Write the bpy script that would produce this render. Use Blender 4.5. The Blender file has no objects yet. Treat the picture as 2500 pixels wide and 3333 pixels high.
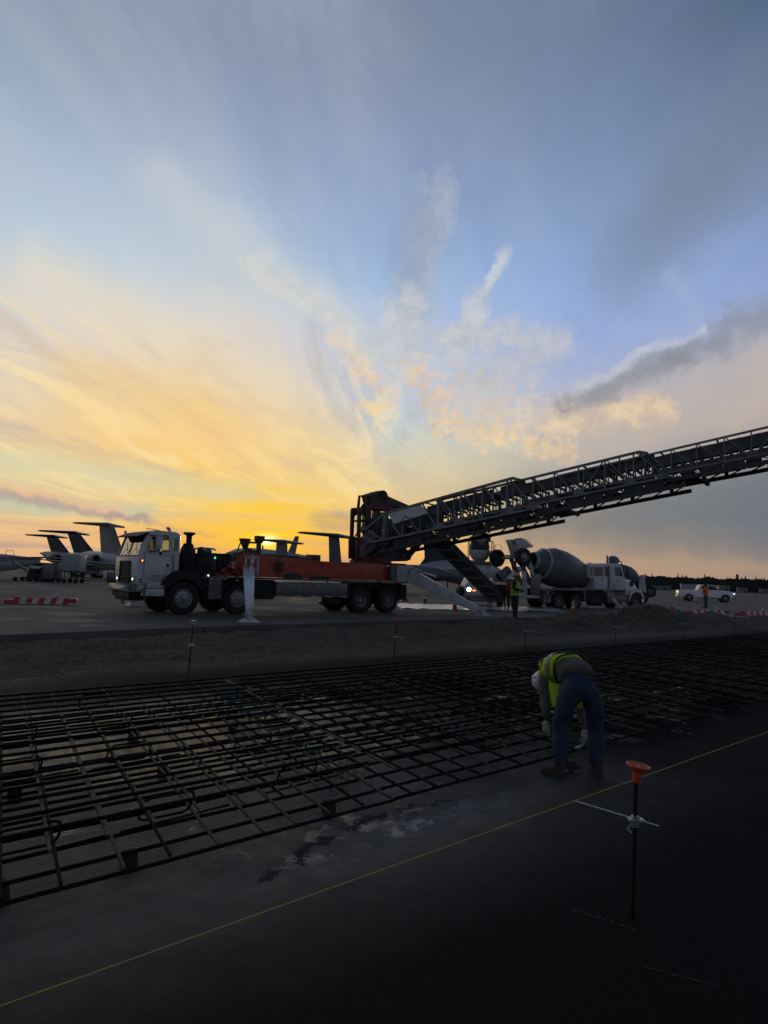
import bpy, bmesh, math, random
from mathutils import Vector, Matrix, noise as mnoise
R = math.radians
sc = bpy.context.scene
col = sc.collection
random.seed(7)

# ------------------------------------------------------------ camera
EYE = 1.75
camd = bpy.data.cameras.new('camera')
camd.sensor_fit = 'VERTICAL'; camd.sensor_height = 36.0; camd.lens = 24.0
camd.clip_start = 0.05; camd.clip_end = 6000
cam = bpy.data.objects.new('camera', camd); col.objects.link(cam)
cam.location = (0, 0, EYE)
cam.matrix_world = Matrix.Translation((0, 0, EYE)) @ Matrix.Rotation(R(90 + 5.45), 4, 'X') @ Matrix.Rotation(R(1.96), 4, 'Z')
sc.camera = cam
sc.view_settings.view_transform = 'Standard'; sc.view_settings.look = 'None'
sc.view_settings.exposure = 0; sc.view_settings.gamma = 1
SUN_AZ, SUN_EL = -9.6, 2.8      # degrees right of +Y, above the horizon

# ------------------------------------------------------------ node helpers
def lin(c):
    return tuple((v / 255 / 12.92 if v / 255 <= .04045 else ((v / 255 + .055) / 1.055) ** 2.4) for v in c) + (1,)
class NG:
    def __init__(s, tree): s.t = tree; s.n = tree.nodes; s.l = tree.links
    def _in(s, sock, v):
        if hasattr(v, 'is_output') or isinstance(v, bpy.types.NodeSocket): s.l.new(v, sock)
        else: sock.default_value = v
    def m(s, op, a, b=0.0, c=None, clamp=False):
        n = s.n.new('ShaderNodeMath'); n.operation = op; n.use_clamp = clamp
        s._in(n.inputs[0], a); s._in(n.inputs[1], b)
        if c is not None: s._in(n.inputs[2], c)
        return n.outputs[0]
    def v(s, op, a, b=None, sc_=None):
        n = s.n.new('ShaderNodeVectorMath'); n.operation = op
        s._in(n.inputs[0], a)
        if b is not None: s._in(n.inputs[1], b)
        if sc_ is not None: s._in(n.inputs['Scale'], sc_)
        return n.outputs['Value'] if op in ('DOT_PRODUCT', 'LENGTH', 'DISTANCE') else n.outputs[0]
    def mr(s, x, a, b, c=0.0, d=1.0, smooth=True):
        n = s.n.new('ShaderNodeMapRange'); n.interpolation_type = 'SMOOTHSTEP' if smooth else 'LINEAR'
        s._in(n.inputs['Value'], x); s._in(n.inputs['From Min'], a); s._in(n.inputs['From Max'], b)
        s._in(n.inputs['To Min'], c); s._in(n.inputs['To Max'], d)
        return n.outputs[0]
    def mix(s, f, a, b, mode='MIX'):
        n = s.n.new('ShaderNodeMix'); n.data_type = 'RGBA'; n.blend_type = mode; n.clamp_factor = True
        s._in(n.inputs['Factor'], f); s._in(n.inputs[6], a); s._in(n.inputs[7], b)
        return n.outputs[2]
    def noise(s, vec, scale, detail=4.0, rough=.55, dist=0.0, color=False):
        n = s.n.new('ShaderNodeTexNoise'); s._in(n.inputs['Vector'], vec)
        n.inputs['Scale'].default_value = scale; n.inputs['Detail'].default_value = detail
        n.inputs['Roughness'].default_value = rough; n.inputs['Distortion'].default_value = dist
        return n.outputs['Color'] if color else n.outputs['Fac']
    def xyz(s, x, y, z=0.0):
        n = s.n.new('ShaderNodeCombineXYZ'); s._in(n.inputs[0], x); s._in(n.inputs[1], y); s._in(n.inputs[2], z)
        return n.outputs[0]
    def sep(s, v):
        n = s.n.new('ShaderNodeSeparateXYZ'); s._in(n.inputs[0], v); return n.outputs
    def ramp(s, f, stops, interp='B_SPLINE'):
        n = s.n.new('ShaderNodeValToRGB'); cr = n.color_ramp; cr.interpolation = interp
        while len(cr.elements) > 1: cr.elements.remove(cr.elements[-1])
        cr.elements[0].position = stops[0][0]; cr.elements[0].color = stops[0][1]
        for p, c in stops[1:]:
            e = cr.elements.new(p); e.color = c
        s._in(n.inputs[0], f); return n.outputs[0]

# ------------------------------------------------------------ sky
world = bpy.data.worlds.new('World'); sc.world = world; world.use_nodes = True
nt = world.node_tree; nt.nodes.clear(); G = NG(nt)
geo = nt.nodes.new('ShaderNodeTexCoord').outputs['Generated']
X, Y, Z = G.sep(geo)[0:3]
az = G.m('MULTIPLY', G.m('ARCTAN2', X, Y), 57.2958)
el = G.m('MULTIPLY', G.m('ARCSINE', Z), 57.2958)
P0 = G.xyz(az, el, 0.0)
# cloud-layer coordinates: what a flat layer overhead looks like from the ground
zz = G.m('ADD', G.m('MAXIMUM', Z, 0.0), 0.10)
ca_, sa_ = math.cos(R(9)), math.sin(R(9))
XR = G.v('DOT_PRODUCT', geo, (ca_, -sa_, 0)); YR = G.v('DOT_PRODUCT', geo, (sa_, ca_, 0))
LX = G.m('DIVIDE', XR, zz); LY = G.m('DIVIDE', YR, zz)
LP = G.xyz(LX, LY, 0.0)
warpn = G.noise(LP, 1.1, 4, .6, color=True)
warp = G.v('SUBTRACT', warpn, (.5, .5, .5))
PW = G.v('ADD', P0, G.v('MULTIPLY', warp, (9.0, 6.0, 0.0)))
warp2 = G.v('SUBTRACT', G.noise(P0, .35, 4, .6, color=True), (.5, .5, .5))
PW2 = G.v('ADD', P0, G.v('MULTIPLY', warp2, (2.8, 2.4, 0.0)))
COLS = {
 -30: [(0,(222,176,140)),(3,(236,190,140)),(5,(212,200,165)),(7.5,(238,216,160)),(9.5,(238,204,155)),(14,(216,208,188)),(18,(224,213,205)),(22.5,(193,212,226)),(26,(177,196,217)),(30,(163,180,203)),(36,(136,153,173)),(42,(121,138,160))],
 -15: [(0,(240,170,105)),(3,(250,196,96)),(5,(236,212,145)),(8.6,(250,206,115)),(12,(248,204,130)),(16,(235,208,161)),(19.5,(230,217,208)),(23,(205,216,220)),(28,(179,194,214)),(32,(159,174,199)),(37,(138,151,176)),(42,(129,142,165))],
 0: [(0,(236,176,110)),(3,(250,192,104)),(6,(242,206,140)),(9.5,(216,210,178)),(12.5,(202,210,204)),(17,(197,204,223)),(22,(165,194,228)),(27,(143,169,210)),(33,(139,155,189)),(38,(129,142,167)),(42,(121,135,157))],
 15: [(0,(205,160,128)),(3,(200,168,130)),(5,(170,155,134)),(7.5,(158,155,148)),(11,(192,188,184)),(14,(180,186,201)),(18,(161,179,223)),(23,(146,173,218)),(28,(139,162,200)),(34,(124,141,173)),(40,(109,125,152))],
 30: [(0,(170,140,120)),(2.5,(140,130,126)),(5,(108,116,126)),(8,(106,114,122)),(10.5,(138,136,138)),(13,(172,163,158)),(16,(161,158,163)),(18.5,(161,168,199)),(22,(147,172,218)),(27,(128,148,187)),(32,(111,130,160)),(38,(81,101,129)),(42,(74,94,122))],
}
eln = G.m('DIVIDE', G.sep(G.v('ADD', P0, G.v('MULTIPLY', warp, (4.0, 3.0, 0.0))))[1], 50.0, clamp=True)
cols = {k: G.ramp(eln, [(e / 50.0, lin(c)) for e, c in v]) for k, v in COLS.items()}
azw = G.m('ADD', az, G.m('MULTIPLY', G.m('SUBTRACT', G.sep(warpn)[0], .5), 6.0))
base = cols[-30]
for a, b in ((-30, -15), (-15, 0), (0, 15), (15, 30)):
    base = G.mix(G.mr(azw, a, b, smooth=False), base, cols[b])
# broad cirrus fan: long streaks of the layer running away to the horizon
st1 = G.noise(G.v('MULTIPLY', LP, (1.25, .34, 1)), 1.0, 5, .60, .9)
st2 = G.noise(G.v('MULTIPLY', G.v('ADD', LP, (7.3, 1.1, 0)), (3.2, .8, 1)), 1.0, 6, .66, .8)
stf = G.m('ADD', G.m('MULTIPLY', st1, .65), G.m('MULTIPLY', st2, .35))
lowfade = G.mr(el, 3, 14)
cir = G.m('MULTIPLY', G.mr(stf, .43, .70), lowfade)
warmcir = G.mix(G.mr(el, 10, 24), lin((250, 222, 176)), lin((184, 194, 206)))
leftw = G.mr(az, 14, -8, .35, 1.0)
base = G.mix(G.m('MULTIPLY', G.m('MULTIPLY', cir, .62), leftw), base, warmcir)
dk = G.m('MULTIPLY', G.mr(stf, .50, .34), lowfade)
base = G.mix(G.m('MULTIPLY', dk, .4), base, lin((124, 146, 182)))
# thin drawn-out bands inside the warm part of the sky
bw = G.m('MULTIPLY', G.m('MULTIPLY', G.mr(el, 24, 15), G.mr(el, 3.5, 7)), G.mr(az, 8, -4))
base = G.mix(G.m('MULTIPLY', G.m('MULTIPLY', G.mr(st2, .50, .64), bw), .55), base, lin((255, 228, 170)))
base = G.mix(G.m('MULTIPLY', G.m('MULTIPLY', G.mr(st2, .49, .36), bw), .5), base, lin((206, 186, 166)))
# low horizontal bars of cloud near the sunrise
hb = G.noise(G.xyz(G.m('MULTIPLY', az, .055), G.m('MULTIPLY', el, .75), 2.0), 1.6, 6, .6, .3)
hbw = G.m('MULTIPLY', G.mr(el, 7.5, 1.5), G.mr(az, 22, 5))
base = G.mix(G.m('MULTIPLY', G.m('MULTIPLY', G.mr(hb, .50, .66), hbw), .55), base, lin((170, 150, 150)))
base = G.mix(G.m('MULTIPLY', G.m('MULTIPLY', G.mr(hb, .46, .34), hbw), .6), base, lin((255, 214, 130)))
C = base
PN = G.xyz(az, el, 0.0)
puff = G.noise(PW2, .50, 8, .62, .1)
puff2 = G.noise(P0, 1.2, 7, .62, .1)
soft = G.noise(P0, .16, 4, .55, .3)
def blob(a, b, w, colr, strength, tex='soft', P=None, edge=.9):
    global C
    P = P or PW2
    ax, ay = a; bx, by = b
    ba = (bx - ax, by - ay, 0); L2 = ba[0] ** 2 + ba[1] ** 2
    pa = G.v('SUBTRACT', P, (ax, ay, 0))
    h = G.m('DIVIDE', G.v('DOT_PRODUCT', pa, ba), L2, clamp=True)
    d = G.v('LENGTH', G.v('SUBTRACT', pa, G.v('MULTIPLY', G.xyz(h, h, h), ba)))
    k = G.mr(d, w * 1.6, 0.0)
    if tex == 'soft': f = G.m('MULTIPLY', k, G.mr(soft, .15, .6, .55, 1))
    elif tex == 'puff': f = G.mr(G.m('ADD', G.m('MULTIPLY', k, .8), G.m('MULTIPLY', G.m('SUBTRACT', puff, .5), 1.6)), .12, .12 + edge)
    elif tex == 'fine': f = G.mr(G.m('ADD', G.m('MULTIPLY', k, .75), G.m('MULTIPLY', G.m('SUBTRACT', puff2, .5), 2.1)), .2, .2 + edge * .9)
    else: f = k
    if tex in ('puff', 'fine'): f = G.m('MULTIPLY', f, G.mr(k, 0.0, .3))
    cl = lin(colr)
    if tex in ('puff', 'fine'): cl = G.mix(G.mr(puff, .62, .30), cl, lin(tuple(v * .84 + 14 for v in colr)))
    C = G.mix(G.m('MULTIPLY', f, strength), C, cl)
BL = [
((19.4,24.3),(26.4,29.8),3.4,(116,126,144),.48,'soft'),
((24.4,30.5),(29.5,33.4),3.6,(120,130,150),.35,'soft'),
((16.3,12.4),(30.7,14.4),3.4,(196,178,164),.75,'soft'),
((25.5,15.0),(31.9,16.8),3.0,(186,180,178),.7,'soft'),
((14.2,12.9),(22.0,14.2),1.6,(236,208,172),.85,'puff'),
((14.5,14.0),(23.3,17.6),1.15,(144,146,154),.85,'puff'),
((23.3,17.4),(31.0,20.4),1.7,(140,144,154),.8,'puff'),
((15.9,15.6),(25.0,19.6),.5,(205,208,214),.6,'puff'),
((3.7,30.6),(1.9,20.3),2.1,(176,184,196),.7,'puff'),
((1.9,28.0),(1.2,24.0),2.0,(150,160,176),.5,'soft'),
((0.8,22.0),(0.6,17.8),2.6,(206,208,208),.75,'puff'),
((9.9,26.4),(7.6,23.1),.6,(214,216,218),.75,'puff'),
((7.6,23.1),(6.9,20.3),1.5,(208,208,208),.75,'puff'),
((4.6,19.8),(10.7,20.2),1.6,(204,202,198),.75,'puff'),
((-2.5,19.3),(5.6,19.0),1.9,(198,204,208),.7,'puff'),
((-4.9,19.6),(-1.9,17.0),.8,(240,216,186),.75,'puff'),
((-2.4,17.0),(0.2,15.2),1.3,(238,210,176),.7,'fine'),
((-2.4,14.2),(-0.3,14.0),.6,(246,212,160),.75,'puff'),
((2.2,17.2),(5.0,13.2),1.6,(240,204,158),.66,'fine'),
((5.0,13.2),(8.9,11.9),1.5,(248,212,156),.66,'fine'),
((5.8,15.5),(12.9,13.0),3.2,(232,208,180),.7,'fine'),
((9.5,12.2),(14.7,10.6),1.4,(248,212,160),.66,'fine'),
((7.8,16.2),(13.8,19.0),2.6,(196,196,200),.75,'puff'),
((-19.9,29.3),(-4.0,21.0),2.0,(206,210,210),.42,'soft'),
((-12.0,24.5),(-4.0,20.6),1.4,(222,216,206),.55,'puff'),
((-28.4,21.4),(-9.5,14.8),2.4,(240,224,190),.42,'soft'),
((-26.1,15.6),(-12.8,11.2),1.3,(232,198,150),.45,'soft'),
((-23.8,12.4),(-4.7,10.2),3.2,(250,206,122),.32,'soft'),
((-30.7,7.9),(-11.6,6.6),1.0,(206,208,176),.6,'soft'),
((-30.4,4.4),(-19.0,4.2),.7,(190,200,172),.7,'soft'),
((-29.9,5.6),(-21.0,4.1),.45,(236,186,146),.7,'soft'),
((-30.9,5.3),(-19.1,3.5),.32,(158,146,150),.6,'soft'),
((-22.3,3.9),(-13.8,2.9),.28,(160,148,150),.55,'soft'),
((-4.9,4.5),(-1.3,4.6),1.0,(140,142,146),.8,'soft'),
((-26.8,37.1),(-24.9,35.9),.8,(160,166,182),.45,'soft'),
((-25.3,38.2),(-23.6,36.8),.6,(156,164,182),.4,'soft'),
((23.1,23.4),(24.7,20.8),.7,(160,176,204),.6,'soft'),
((8.5,2.2),(18.0,2.6),1.0,(212,176,130),.6,'soft'),
((12.5,4.6),(32.7,6.2),3.4,(110,117,124),.7,'soft'),
((12.5,1.8),(32.7,1.6),.7,(184,156,128),.45,'soft'),
((-16.2,1.9),(0.1,1.6),.45,(176,150,146),.65,'soft'),
]
for b_ in BL: blob(*b_)
# the sun behind thin cloud on the horizon
sd = (math.sin(R(SUN_AZ)) * math.cos(R(SUN_EL)), math.cos(R(SUN_AZ)) * math.cos(R(SUN_EL)), math.sin(R(SUN_EL)))
dv = G.v('SUBTRACT', P0, (SUN_AZ, SUN_EL - .1, 0))
dg = G.v('LENGTH', G.v('MULTIPLY', dv, (1.0, 1.25, 1)))
def gl(d, w): return G.m('EXPONENT', G.m('MULTIPLY', G.m('POWER', G.m('DIVIDE', d, w), 2.0), -1.0))
dw = G.v('LENGTH', G.v('MULTIPLY', G.v('SUBTRACT', P0, (SUN_AZ + .6, SUN_EL + 1.4, 0)), (.55, 1.0, 1)))
bars = G.mr(hb, .56, .42, .45, 1.0)
do = G.v('LENGTH', G.v('MULTIPLY', G.v('SUBTRACT', P0, (SUN_AZ + 1, 2.2, 0)), (.30, 1.0, 1)))
C = G.mix(G.m('MULTIPLY', G.m('MULTIPLY', gl(do, 2.6), bars), .6), C, lin((255, 172, 58)))
C = G.mix(G.m('MULTIPLY', G.m('MULTIPLY', gl(dw, 3.4), bars), .9), C, lin((255, 205, 48)))
C = G.mix(G.m('MULTIPLY', G.m('MULTIPLY', gl(dg, 2.0), bars), .9), C, lin((255, 214, 40)))
C = G.mix(G.m('MULTIPLY', gl(G.v('LENGTH', G.v('MULTIPLY', dv, (.8, 1.5, 1))), .62), .95), C, (1.6, 1.25, .45, 1))
C = G.mix(gl(G.v('LENGTH', G.v('MULTIPLY', dv, (.9, 1.4, 1))), .26), C, (3.5, 3.0, 1.9, 1))
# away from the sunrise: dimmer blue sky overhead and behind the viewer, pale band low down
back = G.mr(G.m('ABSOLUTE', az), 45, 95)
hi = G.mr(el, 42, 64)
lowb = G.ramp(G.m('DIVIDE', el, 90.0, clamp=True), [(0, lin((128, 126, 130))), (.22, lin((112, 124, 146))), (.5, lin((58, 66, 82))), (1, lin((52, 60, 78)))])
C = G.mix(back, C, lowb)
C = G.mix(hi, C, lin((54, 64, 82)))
below = G.mr(el, -.3, -2.0)
C = G.mix(below, C, lin((30, 30, 30)))
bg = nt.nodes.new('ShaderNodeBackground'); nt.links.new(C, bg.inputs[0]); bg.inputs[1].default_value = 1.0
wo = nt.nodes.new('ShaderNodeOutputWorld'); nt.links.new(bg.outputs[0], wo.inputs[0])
sc.cycles.use_denoising = True; sc.cycles.use_adaptive_sampling = True; sc.cycles.adaptive_threshold = .02
sc.cycles.max_bounces = 6; sc.cycles.diffuse_bounces = 2; sc.cycles.glossy_bounces = 3; sc.cycles.transparent_max_bounces = 8
sc.cycles.caustics_reflective = False; sc.cycles.caustics_refractive = False; sc.cycles.sample_clamp_indirect = 4
world.cycles.sampling_method = 'MANUAL'; world.cycles.sample_map_resolution = 512

# low sun, dimmed by the cloud it stands behind
sl = bpy.data.lights.new('sun', 'SUN'); sl.energy = .3; sl.angle = R(1.2); sl.color = (1.0, .72, .42)
so = bpy.data.objects.new('sun', sl); col.objects.link(so)
so.rotation_euler = Vector(sd).to_track_quat('Z', 'Y').to_euler()

# ============================================================ helpers
def V3(*a): return Vector(a)
GZ = .25                                   # height of the concrete apron above the pit floor
TH = R(42.5); CU, SU = math.cos(TH), math.sin(TH)
def UV(u, v, z=0.0): return Vector((u * CU - v * SU, u * SU + v * CU, z))   # site axes: u along the slab lane, v across it

def mat(name, rgb, rough=.6, metal=0.0, var=.25, scale=6.0, bump=0.0, bscale=40.0, emit=None, spec=.5, dirt=None, dirt_amt=.35, alpha=None):
    m = bpy.data.materials.new(name); m.use_nodes = True
    g = NG(m.node_tree); b = m.node_tree.nodes['Principled BSDF']
    tc = m.node_tree.nodes.new('ShaderNodeTexCoord').outputs['Object']
    c = tuple(rgb) + (1,)
    n1 = g.noise(tc, scale, 5, .6)
    f = g.mr(n1, .3, .7, 1 - var, 1 + var, smooth=False)
    colr = g.v('MULTIPLY', c[:3], g.xyz(f, f, f))
    if dirt:
        n2 = g.noise(tc, scale * .6, 6, .7)
        colr = g.mix(g.mr(n2, .48, .72, 0, dirt_amt), colr, tuple(dirt) + (1,))
    g._in(b.inputs['Base Color'], colr)
    g._in(b.inputs['Roughness'], g.mr(g.noise(tc, scale * 2.3, 3, .6), .3, .7, max(.03, rough - .12), min(1, rough + .12)))
    b.inputs['Metallic'].default_value = metal
    b.inputs['Specular IOR Level'].default_value = spec
    if bump:
        bn = m.node_tree.nodes.new('ShaderNodeBump'); bn.inputs['Strength'].default_value = 1; bn.inputs['Distance'].default_value = bump
        g._in(bn.inputs['Height'], g.noise(tc, bscale, 4, .6)); g._in(b.inputs['Normal'], bn.outputs[0])
    if emit:
        b.inputs['Emission Color'].default_value = tuple(emit[:3]) + (1,); b.inputs['Emission Strength'].default_value = emit[3]
    return m
def glassmat(name, tint, refl=.9, rough=.03, trans=.55, base=.06):
    m = bpy.data.materials.new(name); m.use_nodes = True; t = m.node_tree; g = NG(t)
    for n in list(t.nodes): t.nodes.remove(n)
    out = t.nodes.new('ShaderNodeOutputMaterial')
    tr = t.nodes.new('ShaderNodeBsdfTransparent'); tr.inputs[0].default_value = tuple(v * trans for v in tint) + (1,)
    gl_ = t.nodes.new('ShaderNodeBsdfGlossy'); gl_.inputs[0].default_value = (refl, refl, refl, 1); gl_.inputs['Roughness'].default_value = rough
    fr = t.nodes.new('ShaderNodeFresnel'); fr.inputs[0].default_value = 1.5
    mx = t.nodes.new('ShaderNodeMixShader')
    t.links.new(g.m('ADD', fr.outputs[0], base, clamp=True), mx.inputs[0]); t.links.new(tr.outputs[0], mx.inputs[1]); t.links.new(gl_.outputs[0], mx.inputs[2])
    t.links.new(mx.outputs[0], out.inputs[0])
    return m

def WM(o):
    m = o.matrix_basis.copy()
    while o.parent is not None: o = o.parent; m = o.matrix_basis @ m
    return m
class MB:
    """collects faces; build() links them as one mesh object"""
    def __init__(s, off=(0, 0, 0)): s.v = []; s.f = []; s.mi = []; s.cur = 0; s.off = Vector(off); s.M = None
    def mat(s, i): s.cur = i; return s
    def tr(s, M): s.M = M; return s
    def add(s, vs, fs):
        o = len(s.v)
        for p in vs:
            p = Vector(p)
            if s.M is not None: p = s.M @ p
            s.v.append(p + s.off)
        for f in fs: s.f.append(tuple(i + o for i in f)); s.mi.append(s.cur)
        return s
    def box(s, x0, x1, y0, y1, z0, z1):
        return s.add([(x, y, z) for x in (x0, x1) for y in (y0, y1) for z in (z0, z1)],
                     [(0, 1, 3, 2), (4, 6, 7, 5), (0, 4, 5, 1), (2, 3, 7, 6), (0, 2, 6, 4), (1, 5, 7, 3)])
    def beam(s, a, b, w, h, up=(0, 0, 1), w2=None, h2=None):
        a = Vector(a); b = Vector(b); d = (b - a).normalized(); sd_ = d.cross(Vector(up))
        if sd_.length < 1e-4: sd_ = d.cross(Vector((1, 0, 0)))
        sd_.normalize(); u = sd_.cross(d).normalized()
        w2 = w if w2 is None else w2; h2 = h if h2 is None else h2
        vs = []
        for p, ww, hh in ((a, w, h), (b, w2, h2)):
            for i, j in ((-1, -1), (1, -1), (1, 1), (-1, 1)): vs.append(p + sd_ * (i * ww / 2) + u * (j * hh / 2))
        return s.add(vs, [(3, 2, 1, 0), (4, 5, 6, 7), (0, 1, 5, 4), (1, 2, 6, 5), (2, 3, 7, 6), (3, 0, 4, 7)])
    def cyl(s, a, b, r, r2=None, n=12, caps=True):
        a = Vector(a); b = Vector(b); d = (b - a).normalized(); q = d.orthogonal().normalized(); w = d.cross(q)
        r2 = r if r2 is None else r2; vs = []
        for p, rr in ((a, r), (b, r2)):
            for k in range(n): t = 2 * math.pi * k / n; vs.append(p + (q * math.cos(t) + w * math.sin(t)) * rr)
        fs = [(k, (k + 1) % n, n + (k + 1) % n, n + k) for k in range(n)]
        if caps: fs += [tuple(reversed(range(n))), tuple(range(n, 2 * n))]
        return s.add(vs, fs)
    def tube(s, pts, r, n=8, closed=False, caps=True):
        pts = [Vector(p) for p in pts]; N = len(pts); rs = r if isinstance(r, (list, tuple)) else [r] * N
        prev = None; vs = []
        for i, p in enumerate(pts):
            if closed: d = (pts[(i + 1) % N] - pts[i - 1])
            else: d = pts[min(i + 1, N - 1)] - pts[max(i - 1, 0)]
            d.normalize()
            q = (prev - d * prev.dot(d)) if prev is not None else d.orthogonal()
            if q.length < 1e-5: q = d.orthogonal()
            q.normalize(); prev = q; w = d.cross(q)
            for k in range(n): t = 2 * math.pi * k / n; vs.append(p + (q * math.cos(t) + w * math.sin(t)) * rs[i])
        fs = []
        for i in range(N if closed else N - 1):
            a = i * n; b = ((i + 1) % N) * n
            for k in range(n): fs.append((a + k, a + (k + 1) % n, b + (k + 1) % n, b + k))
        if not closed and caps: fs += [tuple(reversed(range(n))), tuple(range((N - 1) * n, N * n))]
        return s.add(vs, fs)
    def prism(s, pts, y0, y1):            # outline in x,z swept along y
        n = len(pts); vs = [(x, y0, z) for x, z in pts] + [(x, y1, z) for x, z in pts]
        A = sum(pts[i][0] * pts[(i + 1) % n][1] - pts[(i + 1) % n][0] * pts[i][1] for i in range(n))
        fs = [tuple(range(n)), tuple(reversed(range(n, 2 * n)))] + [((i + 1) % n, i, n + i, n + (i + 1) % n) for i in range(n)]
        if A < 0: fs = [tuple(reversed(f)) for f in fs]
        return s.add(vs, fs)
    def lathe(s, prof, o, ax, n=24, closed=False):   # prof: (radius, distance along axis)
        o = Vector(o); ax = Vector(ax).normalized(); q = ax.orthogonal().normalized(); w = ax.cross(q); vs = []
        for r, a in prof:
            for k in range(n): t = 2 * math.pi * k / n; vs.append(o + ax * a + (q * math.cos(t) + w * math.sin(t)) * max(r, 1e-4))
        fs = []; N = len(prof)
        for i in range(N - 1 + (1 if closed else 0)):
            a = i * n; b = ((i + 1) % N) * n
            for k in range(n): fs.append((a + k, a + (k + 1) % n, b + (k + 1) % n, b + k))
        return s.add(vs, fs)
    def loft(s, rings, caps=True):         # rings: lists of points, same count
        n = len(rings[0]); vs = [p for r_ in rings for p in r_]; fs = []
        for i in range(len(rings) - 1):
            for k in range(n): fs.append((i * n + k, i * n + (k + 1) % n, (i + 1) * n + (k + 1) % n, (i + 1) * n + k))
        if caps: fs += [tuple(reversed(range(n))), tuple(range((len(rings) - 1) * n, len(rings) * n))]
        return s.add(vs, fs)
    def ball(s, c, r, n=12, m=8):
        c = Vector(c); rx, ry, rz = r if isinstance(r, (tuple, list)) else (r, r, r)
        rings = []
        for i in range(m + 1):
            a = -math.pi / 2 + math.pi * i / m
            rr = max(math.cos(a), .01)
            rings.append([c + Vector((rx * rr * math.cos(2 * math.pi * k / n), ry * rr * math.sin(2 * math.pi * k / n), rz * math.sin(a))) for k in range(n)])
        return s.loft(rings)
    def build(s, name, mats, parent=None, world=False, smooth=False, bevel=0.0, label=None, auto=35):
        me = bpy.data.meshes.new(name)
        vs = s.v
        if world and parent is not None:
            inv = WM(parent).inverted(); vs = [inv @ p for p in vs]
        me.from_pydata([tuple(p) for p in vs], [], s.f)
        if not isinstance(mats, (list, tuple)): mats = [mats]
        for m_ in mats: me.materials.append(m_)
        me.polygons.foreach_set('material_index', s.mi)
        me.validate()
        bm = bmesh.new(); bm.from_mesh(me)
        bmesh.ops.remove_doubles(bm, verts=bm.verts, dist=1e-5)
        bmesh.ops.recalc_face_normals(bm, faces=bm.faces)
        if bevel:
            es = [e for e in bm.edges if len(e.link_faces) == 2 and e.calc_face_angle(0) > R(25)]
            bmesh.ops.bevel(bm, geom=es, offset=bevel, segments=2, profile=.5, affect='EDGES', clamp_overlap=True)
        if smooth or bevel:
            for f in bm.faces: f.smooth = True
            for e in bm.edges:
                if len(e.link_faces) == 2 and e.calc_face_angle(0) > R(auto): e.smooth = False
        bm.to_mesh(me); bm.free()
        o = bpy.data.objects.new(name, me); col.objects.link(o)
        if parent is not None: o.parent = parent
        if label: o['label'] = label
        return o
def tag(o, label, cat, group=None, kind=None):
    if label: o['label'] = label
    if cat: o['category'] = cat
    if group: o['group'] = group
    if kind: o['kind'] = kind
    return o
def thing(name, loc, rz=0.0, label=None, cat=None, group=None):
    o = bpy.data.objects.new(name, None); col.objects.link(o)
    o.location = loc; o.rotation_euler = (0, 0, rz); o.empty_display_size = .3
    o.matrix_world = Matrix.Translation(loc) @ Matrix.Rotation(rz, 4, 'Z')
    return tag(o, label, cat, group)
def copy_tree(o, parent=None):
    c = o.copy(); col.objects.link(c)
    if parent is not None: c.parent = parent
    for ch in list(o.children): copy_tree(ch, c)
    return c
def struct(o): o['kind'] = 'structure'; return o
def carve(o, cutters):
    """cut openings out of a mesh and keep the result as plain geometry"""
    for c in cutters:
        md = o.modifiers.new('cut', 'BOOLEAN'); md.operation = 'DIFFERENCE'; md.object = c; md.solver = 'EXACT'
    bpy.context.view_layer.update()
    dg_ = bpy.context.evaluated_depsgraph_get()
    me = bpy.data.meshes.new_from_object(o.evaluated_get(dg_), depsgraph=dg_)
    o.modifiers.clear(); o.data = me
    for c in cutters: bpy.data.objects.remove(c, do_unlink=True)
    return o
def skin(name, chains, m, parent=None, world=False, sub=2, toplevel=False):
    """chains: lists of (x, y, z, radius); equal points are shared; first point is the root"""
    vs = []; rs = []; es = []; idx = {}
    for ch in chains:
        last = None
        for x, y, z, r_ in ch:
            k = (round(x, 4), round(y, 4), round(z, 4))
            if k not in idx: idx[k] = len(vs); vs.append((x, y, z)); rs.append(r_)
            i = idx[k]
            if last is not None and i != last: es.append((last, i))
            last = i
    if world and parent is not None:
        inv = WM(parent).inverted(); vs = [tuple(inv @ Vector(p)) for p in vs]
    me = bpy.data.meshes.new(name); me.from_pydata(vs, es, [])
    o = bpy.data.objects.new(name, me); col.objects.link(o)
    o.modifiers.new('skin', 'SKIN').use_smooth_shade = True
    sd2 = o.modifiers.new('sub', 'SUBSURF'); sd2.levels = sub; sd2.render_levels = sub
    sv = me.skin_vertices[0].data
    for i, r_ in enumerate(rs):
        sv[i].radius = (r_, r_) if not isinstance(r_, tuple) else r_
        sv[i].use_root = (i == 0)
    bpy.context.view_layer.update()
    dg_ = bpy.context.evaluated_depsgraph_get()
    m2 = bpy.data.meshes.new_from_object(o.evaluated_get(dg_), depsgraph=dg_)
    o.modifiers.clear(); o.data = m2
    m2.materials.clear(); m2.materials.append(m)
    for p in m2.polygons: p.use_smooth = True
    if parent is not None: o.parent = parent
    return o

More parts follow.
